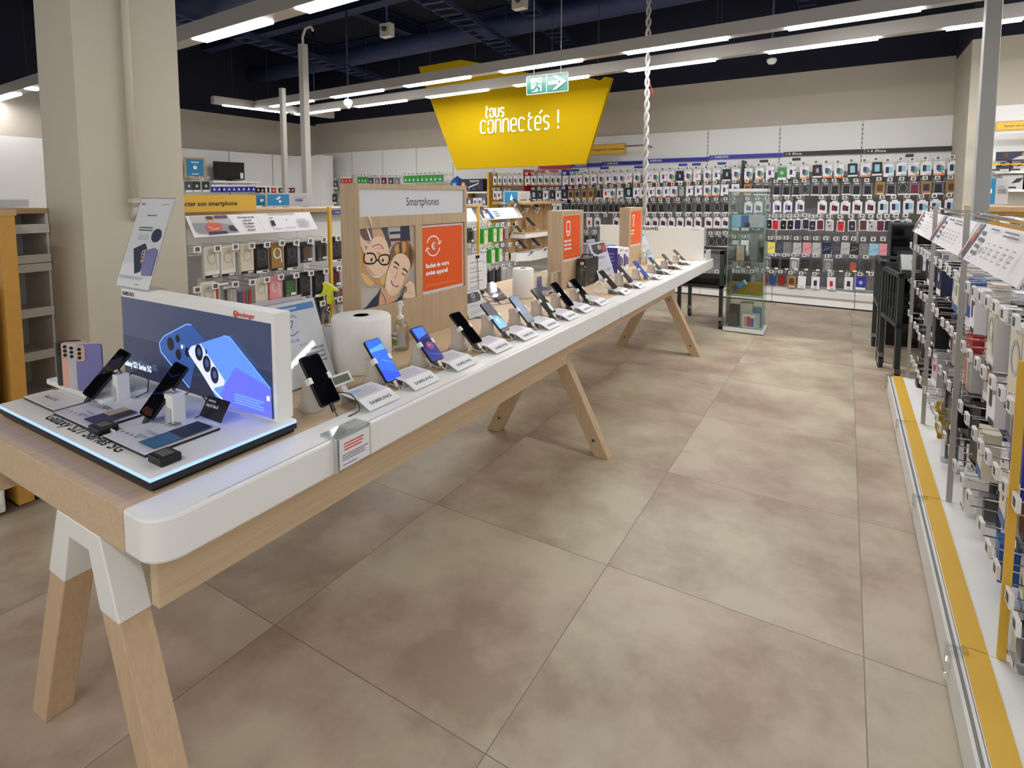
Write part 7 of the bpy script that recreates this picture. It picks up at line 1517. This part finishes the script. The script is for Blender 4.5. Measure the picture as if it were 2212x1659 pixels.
# pump bottles
def pump(label, base, h, r, scale=1.0, text=True):
    t = thing('gel_bottle', label, 'gel bottle', base); c = tuple(base); mb = MB(); H = h * .60
    mb.lathe([(r * .9, 0), (r, .005), (r, H * .72), (r * .9, H * .82), (r * .55, H * .94), (r * .36, H), (r * .36, H * 1.03)], LIQ, c, 26); mb.build('bottle', t)
    mb = MB(); mb.lathe([(r * .86, .004), (r * .95, .008), (r * .95, H * .5), (0, H * .5)], clear('gel_fill', (250, 251, 250), .05), c, 24); mb.build('gel', t)
    mb = MB(); mb.lathe([(r * .42, 0), (r * .42, h * .07), (r * .16, h * .08), (r * .14, h * .2), (r * .26, h * .22), (r * .26, h * .33), (r * .3, h * .345), (0, h * .37)], WHITE, (c[0], c[1], c[2] + H), 18)
    mb.tube([(c[0], c[1], c[2] + H + h * .33), (c[0] + .02, c[1] - .012, c[2] + H + h * .34), (c[0] + .034, c[1] - .02, c[2] + H + h * .31)], .0045 * scale, WHITE, 8); mb.build('pump', t)
    if text:
        mb = MB(); n = 16
        for side, a0, a1, m in ((0, -125, -72, PAPER), (1, -66, -20, LGREY)):
            vs = []; 
            for k in range(n + 1):
                f = math.radians(a0 + (a1 - a0) * k / n)
                for z in (H * .18, H * .62): vs.append((c[0] + (r + .0006) * math.cos(f), c[1] + (r + .0006) * math.sin(f), c[2] + z))
            mb.add(vs, [(2 * k, 2 * k + 2, 2 * k + 3, 2 * k + 1) for k in range(n)], m)
            if side == 0:
                vs2 = []
                for k in range(n + 1):
                    f = math.radians(a0 + (a1 - a0) * k / n)
                    for z in (H * .2, H * .40): vs2.append((c[0] + (r + .0010) * math.cos(f), c[1] + (r + .0010) * math.sin(f), c[2] + z))
                mb.add(vs2, [(2 * k, 2 * k + 2, 2 * k + 3, 2 * k + 1) for k in range(n)], mat('leaf_green', (126, 166, 66), .5))
        n_ = Vector((math.cos(math.radians(-98)), math.sin(math.radians(-98)), 0)); Art(mb, Vector(c) + n_ * (r + .0012) + Vector((0, 0, H * .47)), Vector((-n_.y, n_.x, 0)), (0, 0, 1), .0003).text('bactigel', 0, 0, H * .09, MIDB, 'C', .03, .75)
        mb.build('label_print', t)
pump('clear pump bottle of hand gel in front of the big oak board', tp(866, 755), .222, .036)
pump('clear pump bottle beside the farthest oak board', tp(1390, 571), .20, .036, 1.0, False)
# wire stand with a paper sheet, black clip and cord
A = tp(1013, 690); x = -1.84; y0 = at(1010, 600, x=x).y; y1 = at(1051, 600, x=x).y; z1 = at(1030, 549, x=x).z; z0 = at(1030, 628, x=x).z
t = thing('sheet_stand', 'white A4 sheet clipped to a thin black wire stand', 'notice', (x, (y0 + y1) / 2, TZ))
mb = MB(); mb.box(x - .002, x, y0, y1, z0, z1, PAPER); a = Art(mb, (x, y0, z0), (0, 1, 0), (0, 0, 1), .0004); w, h = y1 - y0, z1 - z0
for k in range(6): a.lines(w * .1, w * (.6 if k % 2 else .85), h * (.78 - k * .13), 2 if k % 2 else 1, h * .04, h * .015, INKG if k % 2 == 0 else INKL)
mb.build('sheet', t)
mb = MB(); ym = (y0 + y1) / 2; mb.box(x - .004, x + .006, ym - .016, ym + .016, z1 - .024, z1 - .008, BLACK); mb.tube([(x + .004, ym - .006, z1 - .02), (x + .006, ym, z1 - .1), (x + .006, ym + .006, z0 - .02)], .0015, BLACK, 6); mb.lathe([(0, -.016), (.018, -.008), (.02, 0), (.018, .012), (0, .016)], DARK, (x + .02, ym + .012, z0 - .01), 16); mb.build('clip', t)
mb = MB(); mb.tube([(x, y1 - .02, z1 - .05), (x - .02, y1 - .0, z0), (x + .05, y1 + .08, TZ + .004), (x - .05, y1 + .16, TZ + .004)], .002, BLACK, 6); mb.tube([(x, y0 + .02, z0), (x + .10, y1 + .14, TZ + .004), (x - .08, y0 + .05, TZ + .004)], .002, BLACK, 6); mb.build('wire_frame', t)
# leaflet with a dark badge
bl = tp(1014, 690); br = tp(1052, 682); bl.z = br.z = TZ + .002; yw = (bl.y + br.y) / 2; x = (bl.x + br.x) / 2
bl = Vector((x, min(at(1014, 690, x=x).y, yw), TZ + .002)); br = Vector((x, max(at(1053, 682, x=x).y, yw + .1), TZ + .002)); T = at(1045, 620, x=x - .06); tl = Vector((x - .06, bl.y, T.z))
acrylic('leaflet_stand', 'small white leaflet with a dark rounded badge, right of the big oak board', bl, br, tl, None, lambda a, w, h: a.poly(rrect(w * .85, h * .36, w * .15, 5, w * .5, h * .74), GREYB).ring(w * .55, h * .8, w * .09, h * .06, w * .03, INKW).lines(w * .42, w * .72, h * .66, 2, h * .05, h * .02, INKL).lines(w * .2, w * .8, h * .45, 2, h * .05, h * .015, INKL).lines(w * .15, w * .9, h * .22, 2, h * .06, h * .02, INKL), 'x', PAPER, .05)
# clear slanted holder (empty)
x = tp(1075, 652).x; bl = Vector((x, at(1070, 655, x=x).y, TZ + .002)); br = Vector((x, at(1095, 645, x=x).y + .02, TZ + .002)); T = at(1100, 600, x=x - .12)
acrylic('leaflet_stand', 'almost empty clear leaning holder left of the slim paper roll', bl, br, Vector((x - .12, bl.y, T.z)), None, lambda a, w, h: a.lines(w * .1, w * .9, h * .3, 2, h * .05, h * .02, INKL), 'x', clear('pale_sheet', (226, 222, 236), .1), .05)
# open clear box
cA = tp(1192, 632); x1 = cA.x; y0 = at(1192, 640, x=x1).y; y1 = at(1226, 628, x=x1).y; x0 = x1 - .30; zt = at(1190, 591, x=x1).z
t = thing('clear_box', 'open clear acrylic box on the table behind the eighth phone', 'acrylic box', ((x0 + x1) / 2, (y0 + y1) / 2, TZ))
mb = MB()
for b in ((x1 - .004, x1, y0, y1), (x0, x0 + .004, y0, y1), (x0 + .004, x1 - .004, y0, y0 + .004), (x0 + .004, x1 - .004, y1 - .004, y1)): mb.box(*b, TZ + .001, zt, ACRYL)
mb.build('walls', t); mb = MB(); GE = mat('acrylic_edge', (206, 200, 188), .2)
for b in ((x1 - .005, x1 + .001, y0, y1), (x0, x0 + .005, y0, y1), (x0, x1, y0 - .001, y0 + .005), (x0, x1, y1 - .005, y1 + .001)): mb.box(*b, zt, zt + .003, GE)
for xx in (x0, x1): 
    for yy in (y0, y1): mb.box(xx - .003, xx + .003, yy - .003, yy + .003, TZ + .001, zt, GE)
mb.build('rim', t)
# violet gadget and small silver gadget
v = tp(1172, 628); t = thing('handset_cradle', 'small violet game-like handset cradle right of the slim paper roll', 'gadget', v); LAV = mat('lavender_plastic', (128, 128, 196), .35)
mb = MB(); mb.prism(rrect(.085, .06, .02, 5, v.x, v.y), TZ + .001, TZ + .03, 'xy', LAV); mb.build('base', t, bevel=.004)
mb = MB(); mb.box(v.x - .035, v.x - .02, v.y - .025, v.y + .03, TZ + .03, TZ + .10, LAV); mb.build('upright', t, bevel=.005)
mb = MB(); mb.cyl((v.x + .02, v.y - .01, TZ + .03), (v.x + .02, v.y - .01, TZ + .036), .014, .014, WHITE, 16); mb.cyl((v.x + .0, v.y + .015, TZ + .03), (v.x + .0, v.y + .015, TZ + .036), .01, .01, WHITE, 16); mb.build('button', t)
v = tp(1182, 638); t = thing('small_speaker', 'little silver box with dark top in front of the clear box', 'gadget', v)
mb = MB(); mb.box(v.x - .024, v.x + .024, v.y - .022, v.y + .022, TZ + .001, TZ + .034, LGREY); mb.build('body', t, bevel=.004); mb = MB(); mb.box(v.x - .018, v.x + .018, v.y - .016, v.y + .016, TZ + .034, TZ + .0355, DARK); mb.box(v.x + .024, v.x + .025, v.y - .018, v.y + .018, TZ + .008, TZ + .026, DARK); mb.build('display', t)
v = tp(1203, 634); t = thing('small_speaker', 'small pale pebble-shaped gadget inside the clear box edge', 'gadget', v); mb = MB(); mb.lathe([(.02, 0), (.024, .008), (.022, .02), (.01, .026), (0, .027)], LGREY, (v.x - .03, v.y + .03, TZ + .001), 18); mb.build('body', t)
# red-print notice and clear dome bottle
x = tp(1232, 622).x; bl = Vector((x, at(1230, 624, x=x).y, TZ + .002)); br = Vector((x, bl.y + .085, TZ + .002)); T = at(1237, 582, x=x - .05)
acrylic('notice_stand', 'small white card with red print behind the ninth phone', bl, br, Vector((x - .05, bl.y, T.z)), None, lambda a, w, h: a.lines(w * .2, w * .85, h * .7, 4, h * .13, h * .05, BRED, .2), 'x', PAPER, .04)
v = tp(1257, 618); t = thing('clear_bottle', 'clear rounded plastic bottle beside the black speaker box', 'bottle', v); mb = MB(); mb.lathe([(.036, .001), (.038, .01), (.038, .12), (.034, .14), (.02, .155), (.0, .16)], LIQ, tuple(v), 24); mb.lathe([(.014, .0), (.014, .02), (0, .022)], LGREY, (v.x, v.y, TZ + .156), 14); mb.build('body', t)
# black boxed speaker
v = tp(1262, 622); w_ = tp(1289, 612); x1 = v.x - .02; y0 = at(1265, 600, x=x1).y; y1 = at(1292, 600, x=x1).y; zt = at(1278, 557, x=x1).z; xb = at(1246, 560, y=y0).x
t = thing('black_box', 'black product box with handle beside the clear bottle', 'box', ((x1 + xb) / 2, (y0 + y1) / 2, TZ))
BK2 = mat('box_black', (38, 38, 36), .45); mb = MB(); mb.box(xb, x1, y0, y1, TZ + .001, zt, BK2); a = Art(mb, (x1, y0, TZ), (0, 1, 0), (0, 0, 1), .0005); w, h = y1 - y0, zt - TZ; a.ring(w * .5, h * .55, w * .14, h * .1, .003, GREY); a.lines(w * .3, w * .7, h * .2, 2, h * .05, h * .02, GREY); a.line([(w * .05, h * .03), (w * .95, h * .03)], .002, GREY)
b = Art(mb, (xb, y0, TZ), (1, 0, 0), (0, 0, 1), .0005); b.rect(.02, h * .7, x1 - xb - .02, h * .85, MAROON); mb.build('carton', t)
mb = MB(); ym = (y0 + y1) / 2; xm = (x1 + xb) / 2; mb.tube([(xm - .05, ym, zt), (xm - .04, ym, zt + .022), (xm + .04, ym, zt + .022), (xm + .05, ym, zt)], .005, BLACK, 8); mb.build('handle', t)
# tent card with a photo
x = tp(1316, 604).x; bl = Vector((x, at(1296, 606, x=x).y, TZ + .002)); br = Vector((x, at(1330, 598, x=x).y, TZ + .002)); T = at(1296, 521, x=x - .10)
acrylic('leaflet_stand', 'tall tent leaflet with a picture on top, before the farthest oak board', bl, br, Vector((x - .10, bl.y, T.z)), None, lambda a, w, h: a.poly([(w * .1, h * .96), (w * .95, h * .96), (w * .95, h * .72), (w * .3, h * .68), (w * .12, h * .76)], GREYB).ell(w * .55, h * .86, w * .12, h * .07, SKIND).poly([(w * .65, h * .72), (w * .92, h * .74), (w * .92, h * .92), (w * .7, h * .9)], mat('print_coral', (206, 96, 78), .6)).lines(w * .2, w * .85, h * .6, 2, h * .04, h * .015, VIOLET).lines(w * .15, w * .85, h * .48, 4, h * .04, h * .012, INKL).rect(w * .15, h * .2, w * .35, h * .3, INKL).rect(w * .42, h * .2, w * .62, h * .3, INKL).rect(w * .69, h * .2, w * .88, h * .3, INKL).lines(w * .4, w * .8, h * .06, 1, .01, h * .025, BRED), 'x', mat('tent_paper', (232, 228, 240), .5), .05)
x = tp(1316, 604).x - .12; bl = Vector((x, at(1280, 606, x=x).y, TZ + .002)); br = Vector((x, bl.y + .18, TZ + .002)); T = at(1275, 516, x=x - .06)
acrylic('leaflet_stand', 'lilac sheet in a clear stand just behind the tent leaflet', bl, br, Vector((x - .06, bl.y, T.z)), None, lambda a, w, h: a.lines(w * .1, w * .9, h * .9, 2, h * .04, h * .015, INKL), 'x', mat('lilac_sheet', (206, 190, 214), .6), .04)
# boxed handsets
VB = mat('box_violet', (66, 56, 146), .4)
for i, (pa, pb_, lab) in enumerate(((1320, 1347, 'white and violet handset box, left one beside the farthest oak board'), (1347, 1359, 'white and violet handset box, right one against the farthest oak board'))):
    x1 = -1.66; y0 = at(pa + (14 if i == 0 else 0), 560, x=x1).y; y1 = at(pb_, 560, x=x1).y; zt = at((pa + pb_) / 2, 536, x=x1).z; mb = MB(); d = .12
    mb.box(x1 - d, x1, y0 + .002, y1 - .002, TZ + .001, zt, PAPER); b = Art(mb, (x1 - d, y0 + .002, TZ), (1, 0, 0), (0, 0, 1), .0005); b.rect(0, .001, d, zt - TZ, VB); b.lines(.02, .1, .16, 4, .03, .006, LBLUE)
    a = Art(mb, (x1, y0 + .002, TZ), (0, 1, 0), (0, 0, 1), .0005); w, h = y1 - y0 - .004, zt - TZ; a.rect(0, h * .2, w * .35, h * .75, VB); a.poly(rrect(w * .25, h * .4, w * .06, 3, w * .5, h * .45), GREYB); a.poly(rrect(w * .2, h * .34, w * .06, 3, w * .78, h * .4), VB); a.lines(w * .3, w * .9, h * .85, 1, .01, h * .05, VIOLET)
    tag(mb.build('handset_box'), lab, 'box', 'handset boxes beside the farthest oak board')
mb = MB(); v = at(1322, 530, x=-1.8); mb.box(v.x - .05, v.x, v.y - .08, v.y + .08, TZ + .001, v.z, CYAN); tag(mb.build('blue_box'), 'blue box half hidden behind the violet handset boxes', 'box')
# notice by the far end
x = tp(1412, 563).x; bl = Vector((x, at(1398, 568, x=x).y, TZ + .002)); br = Vector((x, at(1416, 560, x=x).y, TZ + .002)); T = at(1398, 503, x=x - .12)
acrylic('notice_stand', 'tall blue-headed notice sheet just right of the farthest oak board', bl, br, Vector((x - .12, bl.y, T.z)), None, lambda a, w, h: a.rect(w * .1, h * .93, w * .9, h * .97, MIDB).lines(w * .3, w * .8, h * .6, 2, h * .05, h * .02, INKL).lines(w * .25, w * .9, h * .38, 4, h * .05, h * .02, INKG), 'x', mat('notice_pale', (214, 222, 232), .6), .05)
# white end screen lettered HUAWEI
HY = 5.81
A = at(1296, 487, y=HY); B = at(1521, 490, y=HY); zt = (A.z + B.z) / 2
t = thing('end_screen', 'plain white upright panel at the far end of the phone table', 'panel', ((A.x + B.x) / 2, HY, TZ))
mb = MB(); mb.box(A.x, B.x, HY, HY + .03, TZ + .001, zt, mat('panel_white', (216, 216, 212), .4)); a = Art(mb, (A.x, HY, TZ), (1, 0, 0), (0, 0, 1), .0005); p = at(1384, 497, y=HY); p2 = at(1419, 489, y=HY)
a.text('HUAWEI', p.x - A.x, at(1402, 497, y=HY).z - TZ, .034, INK, bold=.03, xs=1.0); a.lines(B.x - A.x - .12, B.x - A.x - .04, zt - TZ - .03, 1, .01, .008, INKL); mb.build('panel', t, bevel=.002)
mb = MB()
for px, pz in ((A.x + .012, zt - .012), (B.x - .012, zt - .012), (B.x - .012, TZ + .03), ((A.x + B.x) / 2, zt - .012)): mb.cyl((px, HY - .004, pz), (px, HY, pz), .008, .008, WHITE, 12)
mb.build('screw_cap', t)
mb = MB(); mb.box(B.x + .01, TXF - .02, HY + .06, 6.06, TZ + .001, TZ + .10, mat('stone_white', (206, 204, 196), .6)); tag(mb.build('plinth_box'), 'low pale box at the far table corner behind the white panel', 'box')
# soft cable run behind the phones
mb = MB(); mb.tube([(-1.45, 2.2, TZ + .004), (-1.6, 2.5, TZ + .004), (-1.75, 2.45, TZ + .004), (-1.9, 2.9, TZ + .004), (-2.1, 3.1, TZ + .004)], .003, BLACK, 6); tag(mb.build('black_cable'), 'thin black cable lying on the table behind the fifth phone', 'cable')
